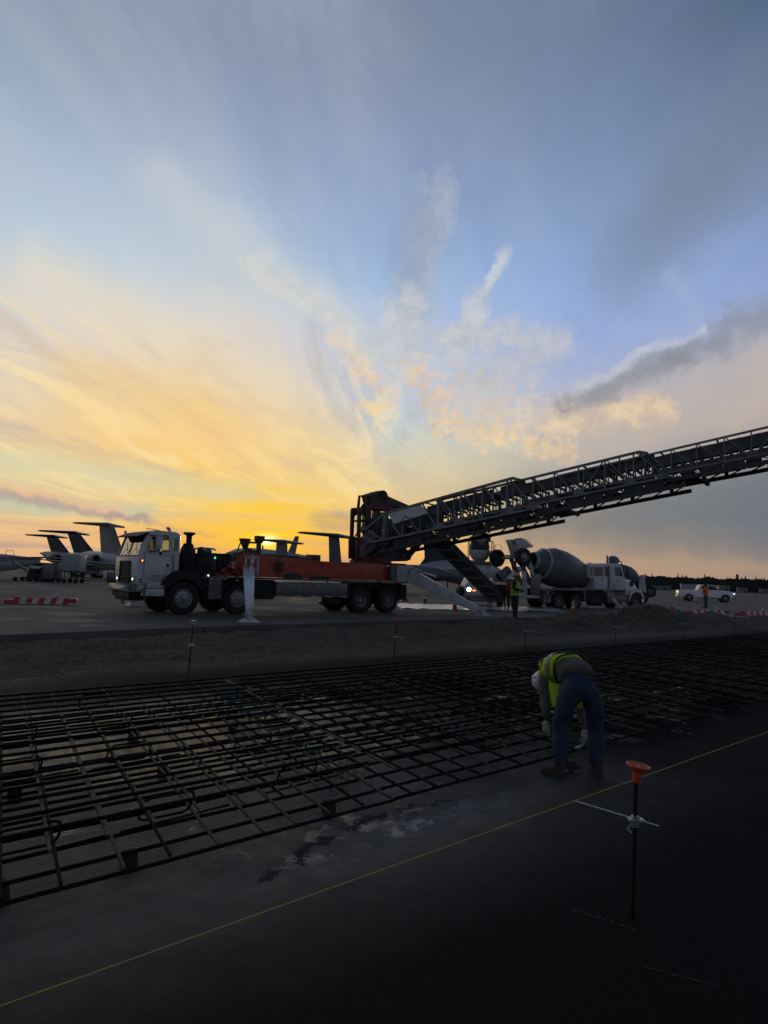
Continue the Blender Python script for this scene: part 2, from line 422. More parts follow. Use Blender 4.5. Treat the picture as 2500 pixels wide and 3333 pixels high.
# ============================================================ materials
M_ = {}
M_['white'] = mat('white_paint', (.60, .62, .64), .35, var=.08, scale=2.5, dirt=(.22, .2, .17), dirt_amt=.45)
M_['white_dirty'] = mat('dirty_white_paint', (.50, .51, .51), .5, var=.18, scale=3, dirt=(.13, .12, .10), dirt_amt=.6)
M_['red'] = mat('faded_red_paint', (.46, .07, .03), .45, var=.2, scale=2.0, dirt=(.10, .05, .035), dirt_amt=.6)
M_['darkred'] = mat('dark_red_paint', (.13, .022, .016), .5, var=.25, scale=3, dirt=(.05, .035, .03), dirt_amt=.6)
M_['black'] = mat('black_paint', (.010, .010, .010), .7, var=.3, scale=5, dirt=(.05, .045, .04), dirt_amt=.3)
M_['rubber'] = mat('tyre_rubber', (.018, .018, .019), .8, var=.25, scale=8, dirt=(.06, .055, .05), dirt_amt=.4, bump=.003, bscale=60)
M_['alu'] = mat('aluminium_wheel', (.34, .34, .34), .45, metal=.6, var=.15, scale=8, dirt=(.10, .09, .08), dirt_amt=.5)
M_['steelrim'] = mat('dull_steel_wheel', (.22, .22, .22), .6, metal=.3, var=.25, scale=8, dirt=(.06, .05, .04), dirt_amt=.5)
M_['chrome'] = mat('chrome', (.7, .7, .7), .16, metal=1, var=.08, scale=4)
M_['galv'] = mat('galvanised_steel', (.16, .165, .17), .45, metal=.5, var=.2, scale=5, dirt=(.07, .065, .06), dirt_amt=.5)
M_['boom'] = mat('grey_boom_paint', (.20, .21, .215), .5, metal=.2, var=.25, scale=3, dirt=(.05, .045, .04), dirt_amt=.5)
M_['boommid'] = mat('worn_trough_steel', (.095, .10, .105), .55, metal=.2, var=.4, scale=2.5, dirt=(.03, .03, .03), dirt_amt=.7)
M_['boomdark'] = mat('dark_conveyor_steel', (.045, .047, .050), .6, var=.3, scale=3)
M_['belt'] = mat('conveyor_belt_rubber', (.012, .012, .012), .7, var=.3, scale=4)
M_['brown'] = mat('weathered_brown_steel', (.075, .05, .035), .6, var=.35, scale=3)
M_['rebar'] = mat('oiled_rebar', (.008, .0078, .0078), .75, metal=0, spec=.12, var=.4, scale=14, bump=.004, bscale=90)
M_['rust'] = mat('rusty_rebar', (.070, .050, .038), .6, metal=.0, spec=.3, var=.4, scale=14, bump=.004, bscale=90)
M_['epoxy'] = mat('green_epoxy_coating', (.05, .13, .11), .4, var=.25, scale=10)
M_['block'] = mat('concrete_block', (.030, .029, .028), .8, var=.3, scale=12, bump=.004, bscale=60)
M_['glass'] = glassmat('cab_glass', (.75, .85, .8), .8, .04, .75)
M_['darkglass'] = mat('tinted_glass', (.01, .012, .014), .08, var=.1, scale=3)
M_['seat'] = mat('cab_interior', (.03, .03, .032), .8)
M_['lamp'] = mat('lit_headlamp', (.9, .9, .8), .3, emit=(1, .93, .75, 7))
M_['lampsoft'] = mat('lit_small_lamp', (.9, .9, .85), .3, emit=(1, .95, .85, 1.3))
M_['amber'] = mat('lit_amber_lamp', (.8, .25, .05), .3, emit=(1, .33, .10, 2.2))
M_['redlens'] = mat('red_lens', (.45, .02, .02), .3)
M_['greenlamp'] = mat('lit_green_lamp', (.1, .7, .4), .3, emit=(.1, .9, .5, 1.2))
M_['cone'] = mat('cone_orange', (.42, .055, .02), .55, var=.2, dirt=(.12, .06, .04))
M_['reflw'] = mat('reflective_white', (.55, .55, .53), .4, var=.15, dirt=(.2, .2, .18))
M_['barred'] = mat('barricade_red', (.50, .035, .03), .5, var=.15, dirt=(.15, .08, .07))
M_['orangecap'] = mat('orange_plastic_cap', (.62, .10, .04), .45, var=.12, scale=20, dirt=(.25, .06, .04))
M_['pin'] = mat('black_steel_pin', (.012, .012, .013), .5, metal=.5, var=.3, scale=20)
M_['rod'] = mat('bright_rod', (.42, .42, .43), .35, metal=.6, var=.1, scale=20)
M_['string'] = mat('yellow_string', (.55, .44, .11), .7, var=.1)
M_['string2'] = mat('dull_string', (.16, .14, .07), .8)
M_['whiter'] = mat('skylit_white_paint', (.82, .83, .84), .3, var=.05)  # pickup white, its extra brightness under open sky put into the colour
M_['slate'] = mat('slate_aircraft_paint', (.09, .10, .12), .45, var=.1)
M_['drum'] = mat('grey_mixer_drum', (.125, .135, .145), .45, var=.12, scale=1.5, dirt=(.09, .09, .085), dirt_amt=.5)
M_['navy'] = mat('navy_aircraft_paint', (.015, .022, .045), .35, var=.15, scale=1)
M_['planew'] = mat('pale_aircraft_paint', (.36, .375, .395), .4, var=.1, scale=.6)
M_['planeg'] = mat('grey_aircraft_paint', (.17, .18, .195), .45, var=.12, scale=.6)
M_['deckgrey'] = mat('deck_plate', (.12, .12, .115), .6, metal=.2, var=.3, scale=5)
M_['text'] = mat('dark_green_lettering', (.01, .035, .025), .6)
M_['blacktext'] = mat('black_lettering', (.012, .012, .014), .6)

# ============================================================ ground
def ground_mat():
    m = bpy.data.materials.new('pit_floor'); m.use_nodes = True; t = m.node_tree; g = NG(t); b = t.nodes['Principled BSDF']
    pos = t.nodes.new('ShaderNodeNewGeometry').outputs['Position']
    u = g.v('DOT_PRODUCT', pos, (CU, SU, 0)); v = g.v('DOT_PRODUCT', pos, (-SU, CU, 0))
    big = g.noise(pos, .45, 5, .6); med = g.noise(pos, 2.2, 6, .65); fine = g.noise(pos, 70, 4, .7); grit = g.noise(pos, 190, 2, .5)
    asph = g.mix(g.mr(fine, .35, .65), (.005, .0052, .0054, 1), (.0135, .014, .014, 1))
    asph = g.mix(g.mr(grit, .62, .70, 0, .5), asph, (.060, .060, .056, 1))
    asph = g.mix(g.mr(med, .35, .7, 0, .5), asph, (.008, .008, .0085, 1))
    asph = g.mix(g.mr(g.noise(pos, 48, 3, .75), .60, .68, 0, .55), asph, (.055, .055, .052, 1))
    asph = g.mix(g.mr(g.noise(pos, 26, 4, .8), .60, .66, 0, .6), asph, (.003, .003, .003, 1))
    # damp concrete-stained lane under and in front of the first mats
    wet = g.m('MULTIPLY', g.mr(g.m('ADD', v, g.m('MULTIPLY', g.m('SUBTRACT', med, .5), .5)), 1.9, 3.8), g.mr(g.m('ADD', v, g.m('MULTIPLY', g.m('SUBTRACT', med, .5), 1.6)), 9.6, 8.2))
    wet = g.m('MULTIPLY', wet, g.mr(g.m('ADD', u, g.m('MULTIPLY', g.m('SUBTRACT', big, .5), 5.0)), 8.5, 3.2))
    near = g.m('MULTIPLY', g.mr(u, 5.0, 0.5), g.mr(v, .3, 3.5))
    lane = g.m('MULTIPLY', wet, g.mr(g.m('ADD', v, g.m('MULTIPLY', g.m('SUBTRACT', med, .5), .9)), 2.9, 3.9))
    wet = g.m('MAXIMUM', g.m('MULTIPLY', wet, .8), g.m('MULTIPLY', near, .18))
    stain = g.mix(g.mr(g.noise(pos, 1.7, 5, .6), .35, .65), (.075, .066, .054, 1), (.145, .118, .090, 1))
    stain = g.mix(g.mr(g.noise(pos, 5, 6, .7), .5, .7, 0, .7), stain, (.032, .030, .028, 1))
    c = g.mix(g.m('MULTIPLY', lane, .9), asph, stain)
    c = g.mix(g.m('MULTIPLY', wet, .35), c, (.028, .027, .025, 1))
    # tan fringe of washed sand by the soil bank
    sv_ = g.m('ADD', v, g.m('MULTIPLY', g.m('SUBTRACT', g.noise(g.v('MULTIPLY', pos, (1, 1, 1)), .8, 6, .65), .5), 1.6))
    sand = g.mr(sv_, 10.6, 12.0)
    c = g.mix(g.m('MULTIPLY', sand, g.mr(med, .3, .7, .6, 1)), c, g.mix(fine, (.085, .074, .058, 1), (.17, .148, .115, 1)))
    g._in(b.inputs['Base Color'], c)
    pud = g.mr(g.noise(pos, 1.35, 5, .6, .4), .57, .63)
    pud = g.m('MULTIPLY', pud, g.m('MULTIPLY', g.mr(v, 3.6, 4.4), g.mr(v, 8.8, 8.0)))
    rough = g.mix(wet, (.75, .75, .75, 1), g.mix(g.mr(g.noise(pos, 6, 5, .65), .35, .65), (.26, .26, .26, 1), (.40, .40, .40, 1)))
    sd_ = g.v('LENGTH', g.v('MULTIPLY', g.v('SUBTRACT', g.xyz(u, v, 0.0), (4.1, 6.4, 0.0)), (.62, 1.0, 0)))
    sheen = g.mr(g.m('ADD', sd_, g.m('MULTIPLY', g.m('SUBTRACT', g.noise(pos, 1.6, 6, .65), .5), 3.2)), 2.1, .9)
    rough = g.mix(g.m('MULTIPLY', sheen, .85), rough, (.13, .13, .13, 1))
    ed = g.v('LENGTH', g.v('MULTIPLY', g.v('SUBTRACT', g.xyz(u, v, 0.0), (3.25, 3.72, 0.0)), (.42, 1.5, 0)))
    pud2 = g.m('MULTIPLY', g.mr(g.noise(pos, 3.1, 6, .62, .5), .50, .56), g.mr(ed, .85, .35))
    pud = g.m('MAXIMUM', pud, pud2)
    c = g.mix(g.m('MULTIPLY', g.mr(g.noise(pos, 5.3, 6, .7, .8), .54, .60), g.mr(ed, 1.0, .4)), c, (.006, .0055, .005, 1))
    g._in(b.inputs['Base Color'], c)
    rough = g.mix(g.m('MULTIPLY', pud, .95), rough, (.06, .06, .06, 1))
    wet = g.m('MAXIMUM', wet, sheen)
    g._in(b.inputs['Roughness'], rough)
    g._in(b.inputs['Specular IOR Level'], g.mr(g.m('MAXIMUM', wet, pud), 0, 1, .05, .46, smooth=False))
    bn = t.nodes.new('ShaderNodeBump'); bn.inputs['Strength'].default_value = 1.0
    g._in(bn.inputs['Distance'], g.mr(g.m('MAXIMUM', wet, pud), 0, 1, .022, .0018, smooth=False))
    g._in(bn.inputs['Height'], g.m('ADD', fine, g.m('MULTIPLY', med, 2.0))); g._in(b.inputs['Normal'], bn.outputs[0])
    return m
def apron_mat():
    m = bpy.data.materials.new('apron_concrete'); m.use_nodes = True; t = m.node_tree; g = NG(t); b = t.nodes['Principled BSDF']
    pos = t.nodes.new('ShaderNodeNewGeometry').outputs['Position']
    u = g.v('DOT_PRODUCT', pos, (CU, SU, 0)); v = g.v('DOT_PRODUCT', pos, (-SU, CU, 0))
    n1 = g.noise(pos, .18, 6, .6); n2 = g.noise(pos, 1.1, 6, .65); n3 = g.noise(pos, 30, 3, .6)
    c = g.mix(g.mr(n1, .3, .7), (.100, .095, .088, 1), (.150, .142, .130, 1))
    c = g.mix(g.mr(n2, .45, .75, 0, .5), c, (.078, .075, .071, 1))
    c = g.mix(g.mr(n3, .55, .75, 0, .35), c, (.22, .205, .185, 1))
    st = g.noise(g.xyz(g.m('MULTIPLY', u, .12), g.m('MULTIPLY', v, 1.2)), 1.4, 5, .6)
    c = g.mix(g.mr(st, .55, .7, 0, .5), c, (.068, .066, .062, 1))
    def line(x, per, w):
        f = g.m('ABSOLUTE', g.m('SUBTRACT', g.m('FRACT', g.m('DIVIDE', x, per)), .5))
        return g.mr(f, w / per, w / per * .4)
    jl = g.m('MAXIMUM', line(u, 6.1, .035), line(g.m('ADD', v, 1.2), 6.1, .035))
    c = g.mix(g.m('MULTIPLY', jl, .8), c, (.014, .013, .012, 1))
    g._in(b.inputs['Base Color'], c)
    damp = g.mr(g.noise(pos, .33, 5, .6), .52, .62)
    g._in(b.inputs['Roughness'], g.mix(damp, (.85, .85, .85, 1), (.62, .62, .62, 1)))
    b.inputs['Specular IOR Level'].default_value = .12
    bn = t.nodes.new('ShaderNodeBump'); bn.inputs['Distance'].default_value = .006
    g._in(bn.inputs['Height'], g.m('ADD', n3, n2)); g._in(b.inputs['Normal'], bn.outputs[0])
    return m
def soil_mat():
    m = bpy.data.materials.new('gravelly_soil'); m.use_nodes = True; t = m.node_tree; g = NG(t); b = t.nodes['Principled BSDF']
    pos = t.nodes.new('ShaderNodeNewGeometry').outputs['Position']
    n1 = g.noise(pos, .9, 5, .6); n2 = g.noise(pos, 9, 6, .7); n3 = g.noise(pos, 45, 4, .7)
    c = g.mix(g.mr(n2, .35, .65), (.085, .077, .058, 1), (.205, .186, .142, 1))
    c = g.mix(g.mr(n3, .55, .72, 0, .6), c, (.28, .255, .205, 1))
    c = g.mix(g.mr(n1, .5, .7, 0, .5), c, (.075, .08, .055, 1))
    g._in(b.inputs['Base Color'], c); b.inputs['Roughness'].default_value = .9; b.inputs['Specular IOR Level'].default_value = .2
    bn = t.nodes.new('ShaderNodeBump'); bn.inputs['Distance'].default_value = .16
    g._in(bn.inputs['Height'], g.m('ADD', n2, g.m('MULTIPLY', n3, .6))); g._in(b.inputs['Normal'], bn.outputs[0])
    return m
M_['pit'] = ground_mat(); M_['apron'] = apron_mat(); M_['soil'] = soil_mat()
M_['field'] = mat('dry_grass_field', (.06, .055, .032), .9, var=.35, scale=.05)
M_['hill'] = mat('distant_hills', (.03, .035, .04), 1, var=.2, scale=.01)
def plin(tab, x):
    if x <= tab[0][0]: return tab[0][1]
    for (a, ya), (b, yb) in zip(tab, tab[1:]):
        if x <= b: return ya + (yb - ya) * (x - a) / (b - a)
    return tab[-1][1]
APR = [(-60, 14.4), (-6, 15.4), (4.0, 16.3), (9.7, 17.1), (16.9, 17.4), (24.1, 17.3), (27.7, 16.7), (42.5, 14.0), (60, 11.0), (140, -2)]
SOI = [(-60, 11.2), (2.9, 11.7), (5.5, 12.0), (9.2, 12.3), (14.9, 12.85), (23.5, 12.7), (33.5, 11.0), (60, 7.5), (140, -8)]
# the whole terrain under everything
b = MB(); b.add([(-4000, -4000, -.06), (4000, -4000, -.06), (4000, 4000, -.06), (-4000, 4000, -.06)], [(0, 1, 2, 3)])
struct(b.build('ground', M_['field']))
us = [-60, -30, -15, -6, 0, 4, 7, 9.7, 13, 16.9, 20.5, 24.1, 27.7, 33, 37, 42.5, 50, 60, 90, 140]
b = MB(); vs = []; fs = []
for i, u in enumerate(us): vs += [UV(u, -60, 0), UV(u, plin(APR, u) - .02, 0)]
for i in range(len(us) - 1): fs.append((2 * i, 2 * i + 2, 2 * i + 3, 2 * i + 1))
b.add(vs, fs); struct(b.build('pit_floor', M_['pit']))
b = MB(); vs = []; fs = []
rows = [(0, 0), (2, 0), (8, 0), (20, 0), (60, 0), (420, 0)]
for u in us:
    e = plin(APR, u)
    vs.append(UV(u, e, -.3)); vs.append(UV(u, e, GZ))
    for d, _ in rows[1:]: vs.append(UV(u, e + d, GZ))
n_ = len(rows) + 1
for i in range(len(us) - 1):
    for k in range(n_ - 1): fs.append((i * n_ + k, (i + 1) * n_ + k, (i + 1) * n_ + k + 1, i * n_ + k + 1))
b.add(vs, fs); struct(b.build('apron', M_['apron']))
b = MB(); b.add([(-1500, 60, GZ - .01), (1500, 60, GZ - .01), (2500, 3500, GZ - .01), (-2500, 3500, GZ - .01)], [(0, 1, 2, 3)])
struct(b.build('airfield', M_['apron']))
b = MB(); b.add([(-1500, 420, GZ + .05), (60, 300, GZ + .05), (900, 230, GZ + .05), (2500, 3500, GZ + .05), (-2500, 3500, GZ + .05)], [(0, 1, 2, 3, 4)])
struct(b.build('grass_field', M_['field']))
b = MB(); b.add([(-1500, 620, GZ + .12), (60, 480, GZ + .12), (900, 350, GZ + .12), (900, 372, GZ + .12), (60, 520, GZ + .12), (-1500, 680, GZ + .12)], [(0, 1, 2, 3, 4, 5)])
struct(b.build('taxiway', M_['apron']))
# low rise of land on the far left
b = MB(); rings = []
pts = []
for k in range(90):
    a = R(-75 + k * 1.4); h = 5 + 7 * mnoise.noise(Vector((k * .13, 3, 0))) + 3 * mnoise.noise(Vector((k * .7, 9, 0)))
    pts.append((math.sin(a) * 1500, math.cos(a) * 1500, max(h, 1.5)))
vs = []; fs = []
for x, y, h in pts: vs += [(x, y, -1), (x, y, h), (x * 1.1, y * 1.1, h * .8)]
for k in range(len(pts) - 1): fs += [(3 * k, 3 * k + 3, 3 * k + 4, 3 * k + 1), (3 * k + 1, 3 * k + 4, 3 * k + 5, 3 * k + 2)]
b.add(vs, fs); struct(b.build('hills', M_['hill']))
# soil bank between the pit and the apron, with gravel heaps on it
HEAPS = [(23.6, 14.5, .62, 2.2), (27.3, 14.2, .80, 2.1), (29.4, 13.7, .78, 2.2), (33.2, 13.1, .55, 2.4), (19.9, 14.9, .34, 2.0), (25.4, 15.2, .35, 1.3), (31.2, 13.9, .40, 1.3), (37.5, 12.3, .38, 2.6), (15.5, 15.6, .18, 1.9), (12.0, 15.2, .10, 1.6)]
b = MB(); vs = []; fs = []
NU, NT = 760, 46
def ss(x): x = max(0, min(1, x)); return x * x * (3 - 2 * x)
for i in range(NU + 1):
    u = -22 + 84 * (i / NU)
    v0 = plin(SOI, u) - .25; v1 = plin(APR, u) - .012
    for j in range(NT + 1):
        t = j / NT; v = v0 + (v1 - v0) * t
        z = -.015 + .03 * ss(t * 8) + .13 * ss((t - .1) * 1.6) * (1 if t < .84 else 1 - .85 * ss((t - .84) * 7))
        p = UV(u, v, 0)
        nn = mnoise.noise(Vector((p.x * .9, p.y * .9, 0))) * .10 + mnoise.noise(Vector((p.x * 2.6, p.y * 2.6, 5))) * .07 + mnoise.noise(Vector((p.x * 8, p.y * 8, 2))) * .03
        z += nn * ss(t * 5) * (1 - .7 * ss((t - .85) * 7))
        for hu, hv, hh, hr in HEAPS:
            d = math.hypot(u - hu, (v - hv) * 1.15) / hr
            if d < 1: z += hh * (1 - d) ** 1.0 * (1 + 1.2 * nn) * ss(t * 6) * ss((1 - t) * 7)
        vs.append(UV(u, v, z))
for i in range(NU):
    for j in range(NT):
        a = i * (NT + 1) + j; fs.append((a, a + NT + 1, a + NT + 2, a + 1))
b.add(vs, fs); struct(b.build('soil_bank', M_['soil'], smooth=True, auto=80))
# loose stones on the bank and its toe
b = MB()
rs = random.Random(4)
for k in range(3200):
    u = rs.uniform(2, 44); v0 = plin(SOI, u); v1 = plin(APR, u)
    t = rs.random() ** 1.4; v = v0 - .5 + (v1 - v0 + .3) * t
    zt = -.0 + .13 * ss((t - .1) * 1.4); r_ = rs.uniform(.008, .022) * (1 + (rs.random() < .03) * .8)
    c = UV(u, v, zt + r_ * .4 + .02)
    q = [Vector((rs.uniform(.6, 1) * r_ * math.cos(a), rs.uniform(.6, 1) * r_ * math.sin(a), 0)) for a in (0, 1.25, 2.5, 3.8, 5.0)]
    b.add([c + p for p in q] + [c + Vector((0, 0, r_ * .7)), c - Vector((0, 0, r_ * .5))], [(i, (i + 1) % 5, 5) for i in range(5)] + [((i + 1) % 5, i, 6) for i in range(5)])
tag(b.build('gravel', M_['soil']), 'loose gravel strewn over the soil bank beside the concrete apron', 'gravel', kind='stuff')
# crumbs of dark soil along the near edge of the rebar
b = MB(); rs = random.Random(11)
CR = [(2.32, 3.42), (2.43, 3.5), (2.61, 3.52), (2.73, 3.66), (2.89, 3.66), (3.03, 3.72), (3.2, 3.74), (3.43, 3.84), (3.55, 3.78), (3.8, 3.84), (4.3, 3.72)]
for k in range(4200):
    i = rs.randrange(len(CR) - 1); t = rs.random(); u = CR[i][0] * (1 - t) + CR[i + 1][0] * t; v = CR[i][1] * (1 - t) + CR[i + 1][1] * t
    wv = .010 + .045 * abs(mnoise.noise(Vector((u * 6, 1, 0)))) ** .8
    if mnoise.noise(Vector((u * 5, 7, 0))) < -.12: continue
    u += rs.gauss(0, .03); v += rs.gauss(0, wv) + .10 * mnoise.noise(Vector((u * 9, 4, 0)))
    r_ = rs.uniform(.002, .008); c = UV(u, v, r_ * .1)
    q = [Vector((rs.uniform(.5, 1.3) * r_ * math.cos(a), rs.uniform(.5, 1.3) * r_ * math.sin(a), 0)) for a in (0, 1.25, 2.5, 3.8, 5.0)]
    b.add([c + p for p in q] + [c + Vector((0, 0, r_ * .35))], [(i_, (i_ + 1) % 5, 5) for i_ in range(5)])
M_['crumb'] = mat('wet_dark_soil', (.008, .007, .006), .7, var=.4, scale=30)
tag(b.build('soil_crumbs', M_['crumb']), 'dark wet soil crumbs scattered in a ragged line on the ground in front of the rebar', 'soil', kind='stuff')

# ============================================================ painted marks on the pit floor
M_['chalk'] = mat('white_marking_paint', (.16, .16, .15), .8, var=.5, scale=30)
def stroke(b, pts, w, z=.004, cu=0, cv=0):
    pts = [UV(p[0] + cu, p[1] + cv, z) for p in pts]
    vs = []; fs = []
    for i, p in enumerate(pts):
        d = (pts[min(i + 1, len(pts) - 1)] - pts[max(i - 1, 0)]).normalized(); s_ = Vector((-d.y, d.x, 0)) * w / 2
        vs += [p + s_, p - s_]
    for i in range(len(pts) - 1): fs.append((2 * i, 2 * i + 1, 2 * i + 3, 2 * i + 2))
    b.add(vs, fs)
b = MB()
stroke(b, [(3.70, 3.80), (3.645, 3.775), (3.655, 3.715), (3.70, 3.755), (3.73, 3.80)], .010)
stroke(b, [(3.63, 3.70), (3.70, 3.76)], .010)
lp = [(3.78 + .0, 3.69)]
stroke(b, [(3.86, 3.72), (3.80, 3.715), (3.74, 3.695)], .010, z=.0045)
stroke(b, [(3.72 + .035 * math.cos(a) * 1.0, 3.655 + .036 * math.sin(a)) for a in [k * .42 for k in range(16)]], .010)
tag(b.build('painted_number', M_['chalk']), 'faint white number sprayed on the ground by the joint of the nearest rebar mats', 'ground marking')
b = MB()
stroke(b, [(8.33, 3.99), (8.39, 3.94)], .02)
stroke(b, [(8.455 + .08 * math.cos(a), 3.81 + .055 * math.sin(a)) for a in [k * .42 for k in range(16)]], .016)
stroke(b, [(8.42, 3.67), (8.50, 3.66)], .02)
tag(b.build('painted_circle', M_['chalk']), 'faint white circle between two dashes painted on the ground right of the bending worker', 'ground marking')
M_['rustp'] = mat('faded_pink_paint', (.055, .030, .026), .9, var=.5, scale=25)
def mark_line(u0, v0, u1, v1, w, nm):
    b = MB(); rs = random.Random(int(u0 * 100))
    for k in range(26):
        t = k / 26; t2 = t + rs.uniform(.01, .035)
        jw = w * rs.uniform(.25, 1)
        stroke(b, [(u0 + (u1 - u0) * t, v0 + (v1 - v0) * t), (u0 + (u1 - u0) * t2, v0 + (v1 - v0) * t2)], jw, z=.0035 + .0001 * k, cu=rs.gauss(0, w * .12), cv=rs.gauss(0, w * .12))
    return b.build(nm, M_['rustp'])
tag(mark_line(3.42, 2.12, 3.47, 1.78, .03, 'survey_mark'), 'faded pink survey paint line at the foot of the orange capped pin', 'ground marking')
tag(mark_line(3.19, 1.60, 3.29, 1.32, .02, 'survey_mark'), 'faded pink survey paint dash nearest the bottom right corner', 'ground marking')

# ============================================================ reinforcing mats
SK = .24
def bar_path(p, q, rs, wob=.004, n=7):
    out = []
    for k in range(n):
        t = k / (n - 1); c = p.lerp(q, t)
        out.append(c + Vector((rs.gauss(0, wob), rs.gauss(0, wob), rs.gauss(0, wob * .6))) * (1 if 0 < k < n - 1 else .4))
    return out
def rib_bar(name, p, q, r_, m, root, rs, ribs=False, n=7, seg=8):
    pts = bar_path(p, q, rs, n=n)
    b = MB()
    if ribs:
        L = (q - p).length; N = int(L / .012); P = []; RR = []
        for k in range(N + 1):
            t = k / N * (n - 1); i = min(int(t), n - 2); P.append(pts[i].lerp(pts[i + 1], t - i)); RR.append(r_ * (1.0 if k % 2 else .86))
        b.tube(P, RR, seg)
    else: b.tube(pts, r_, seg)
    return b.build(name, m, root, world=True, smooth=True, auto=60)
def make_mat(label, u0, u1, join0, join1, ribs, seed, vtop=4.12, far=8.5, sp=.292, tsp=.288):
    """u0,u1: span along the lane at v=3.9; join0/join1: slant of the ends"""
    rs = random.Random(seed)
    root = thing('rebar_mat', UV(u0, 3.9, 0), 0, label, 'rebar mat')
    def ue(u, v, j): return u + j * (v - 3.9)
    k = 0; v = vtop
    while v <= far + .02:
        a = ue(u0, v, join0) + rs.uniform(-.03, .09); e = ue(u1, v, join1) - rs.uniform(-.03, .12)
        vv = v + rs.gauss(0, .008)
        rib_bar('longitudinal_bar', UV(a, vv, .298), UV(e, vv + rs.gauss(0, .015), .298), .0135, M_['rebar'], root, rs, ribs, n=9, seg=8 if ribs else 6)
        v += sp
    v = vtop - .30
    while v <= far - .2:
        a = ue(u0, v, join0) + rs.uniform(-.05, .05); e = ue(u1, v, join1) - rs.uniform(-.05, .05)
        rib_bar('longitudinal_bar', UV(a, v, .092), UV(e, v + rs.gauss(0, .015), .092), .0135, M_['rebar'], root, rs, ribs, n=9, seg=8 if ribs else 6)
        v += sp if v > vtop - .2 else .24
    u = u0 + .10
    while u < u1 - .02:
        du = rs.gauss(0, .012)
        rib_bar('transverse_bar', UV(u + du - .01, 3.90 + rs.gauss(0, .02), .272), UV(u + du + SK * (far - 3.9), far + .05, .272), .0115, M_['rust'] if rs.random() < .7 else M_['rebar'], root, rs, ribs, n=6, seg=6)
        du = rs.gauss(0, .015)
        rib_bar('transverse_bar', UV(u + .03 + du, 3.80 + rs.gauss(0, .01), .117), UV(u + .02 + du + SK * (far - 3.85), far - .1, .117), .0115, M_['rust'] if rs.random() < .5 else M_['rebar'], root, rs, ribs, n=6, seg=6)
        u += tsp + rs.gauss(0, .01)
    return root
def chair_mb(u, v, yaw=0.0, L=.36, H=.16):
    v = v + .10
    b = MB(); pts = []
    c = .05
    for (x, z) in ((-L/2, .04 + c), (-L/2, .04 + H - c), (-L/2 + c * .3, .04 + H - c * .3), (-L/2 + c, .04 + H), (L/2 - c, .04 + H), (L/2 - c * .3, .04 + H - c * .3), (L/2, .04 + H - c), (L/2, .04 + c), (L/2 - c * .3, .04 + c * .3), (L/2 - c, .04), (-L/2 + c, .04), (-L/2 + c * .3, .04 + c * .3)):
        pts.append(UV(u + x * math.cos(yaw) - z * .25 * 0, v + x * math.sin(yaw) - (z - .1) * .55, z + .075))
    b.tube(pts, .0085, 6, closed=True)
    b.tube([UV(u - L * .9, v - .06, .108), UV(u + L * 1.3, v - .02, .112)], .008, 6)
    return b
M1 = make_mat('nearest mat of crossed black rebar with looped chairs, on damp ground at left', -1.35, 3.72, .25, .26, True, 1)
M2 = make_mat('second rebar mat, starting at the green dowels left of the bending worker', 3.72, 8.95, .27, .25, False, 2)
M3 = make_mat('third rebar mat from the camera, reaching behind the bending worker', 9.08, 16.9, .25, .25, False, 3, far=8.6)
M4 = make_mat('farthest rebar mat, running out of view at the right edge', 17.02, 25.6, .25, .25, False, 5, far=8.7)
CH1 = [(1.29, 4.25), (2.16, 4.30), (3.30, 4.42), (2.5, 5.75), (1.91, 6.9), (1.62, 5.75), (2.83, 6.95), (3.1, 8.2), (3.5, 5.4), (.6, 5.2), (.4, 7.6), (-.2, 6.2), (.1, 4.5)]
for u, v in CH1: chair_mb(u, v, random.uniform(-.06, .06)).build('bar_chair', M_['rebar'], M1, world=True, smooth=True)
CH2 = [(5.57, 4.25), (5.08, 4.85), (4.4, 6.3), (6.6, 5.1), (7.6, 4.4), (6.1, 7.2), (8.2, 6.4), (7.4, 7.9), (5.0, 7.9)]
for u, v in CH2: chair_mb(u, v, random.uniform(-.06, .06)).build('bar_chair', M_['rebar'], M2, world=True, smooth=True)
# dowel basket of green coated bars across the joint
root = thing('dowel_basket', UV(3.9, 4.6, 0), 0, 'row of green coated dowel bars in a wire basket between the two nearest mats', 'dowel basket')
rs = random.Random(9)
b = MB()
for k in range(13):
    v = 4.42 + k * .305; u = 3.66 + .26 * (v - 3.9)
    d = MB(); d.tube([UV(u - .22, v - .02, .185), UV(u + .22, v + .02, .19)], .016, 8)
    d.build('dowel', M_['epoxy'], root, world=True, smooth=True)
    for e in (-.15, .15):
        b.tube([UV(u + e - .05, v + .03, .0), UV(u + e, v, .17), UV(u + e + .05, v - .03, .0)], .0035, 4)
for e in (-.15, .15):
    b.tube([UV(3.66 + e + .26 * .5, 4.4, .165), UV(3.66 + e + .26 * 4.2, 8.1, .165)], .004, 4)
b.build('basket_wire', M_['rebar'], root, world=True)
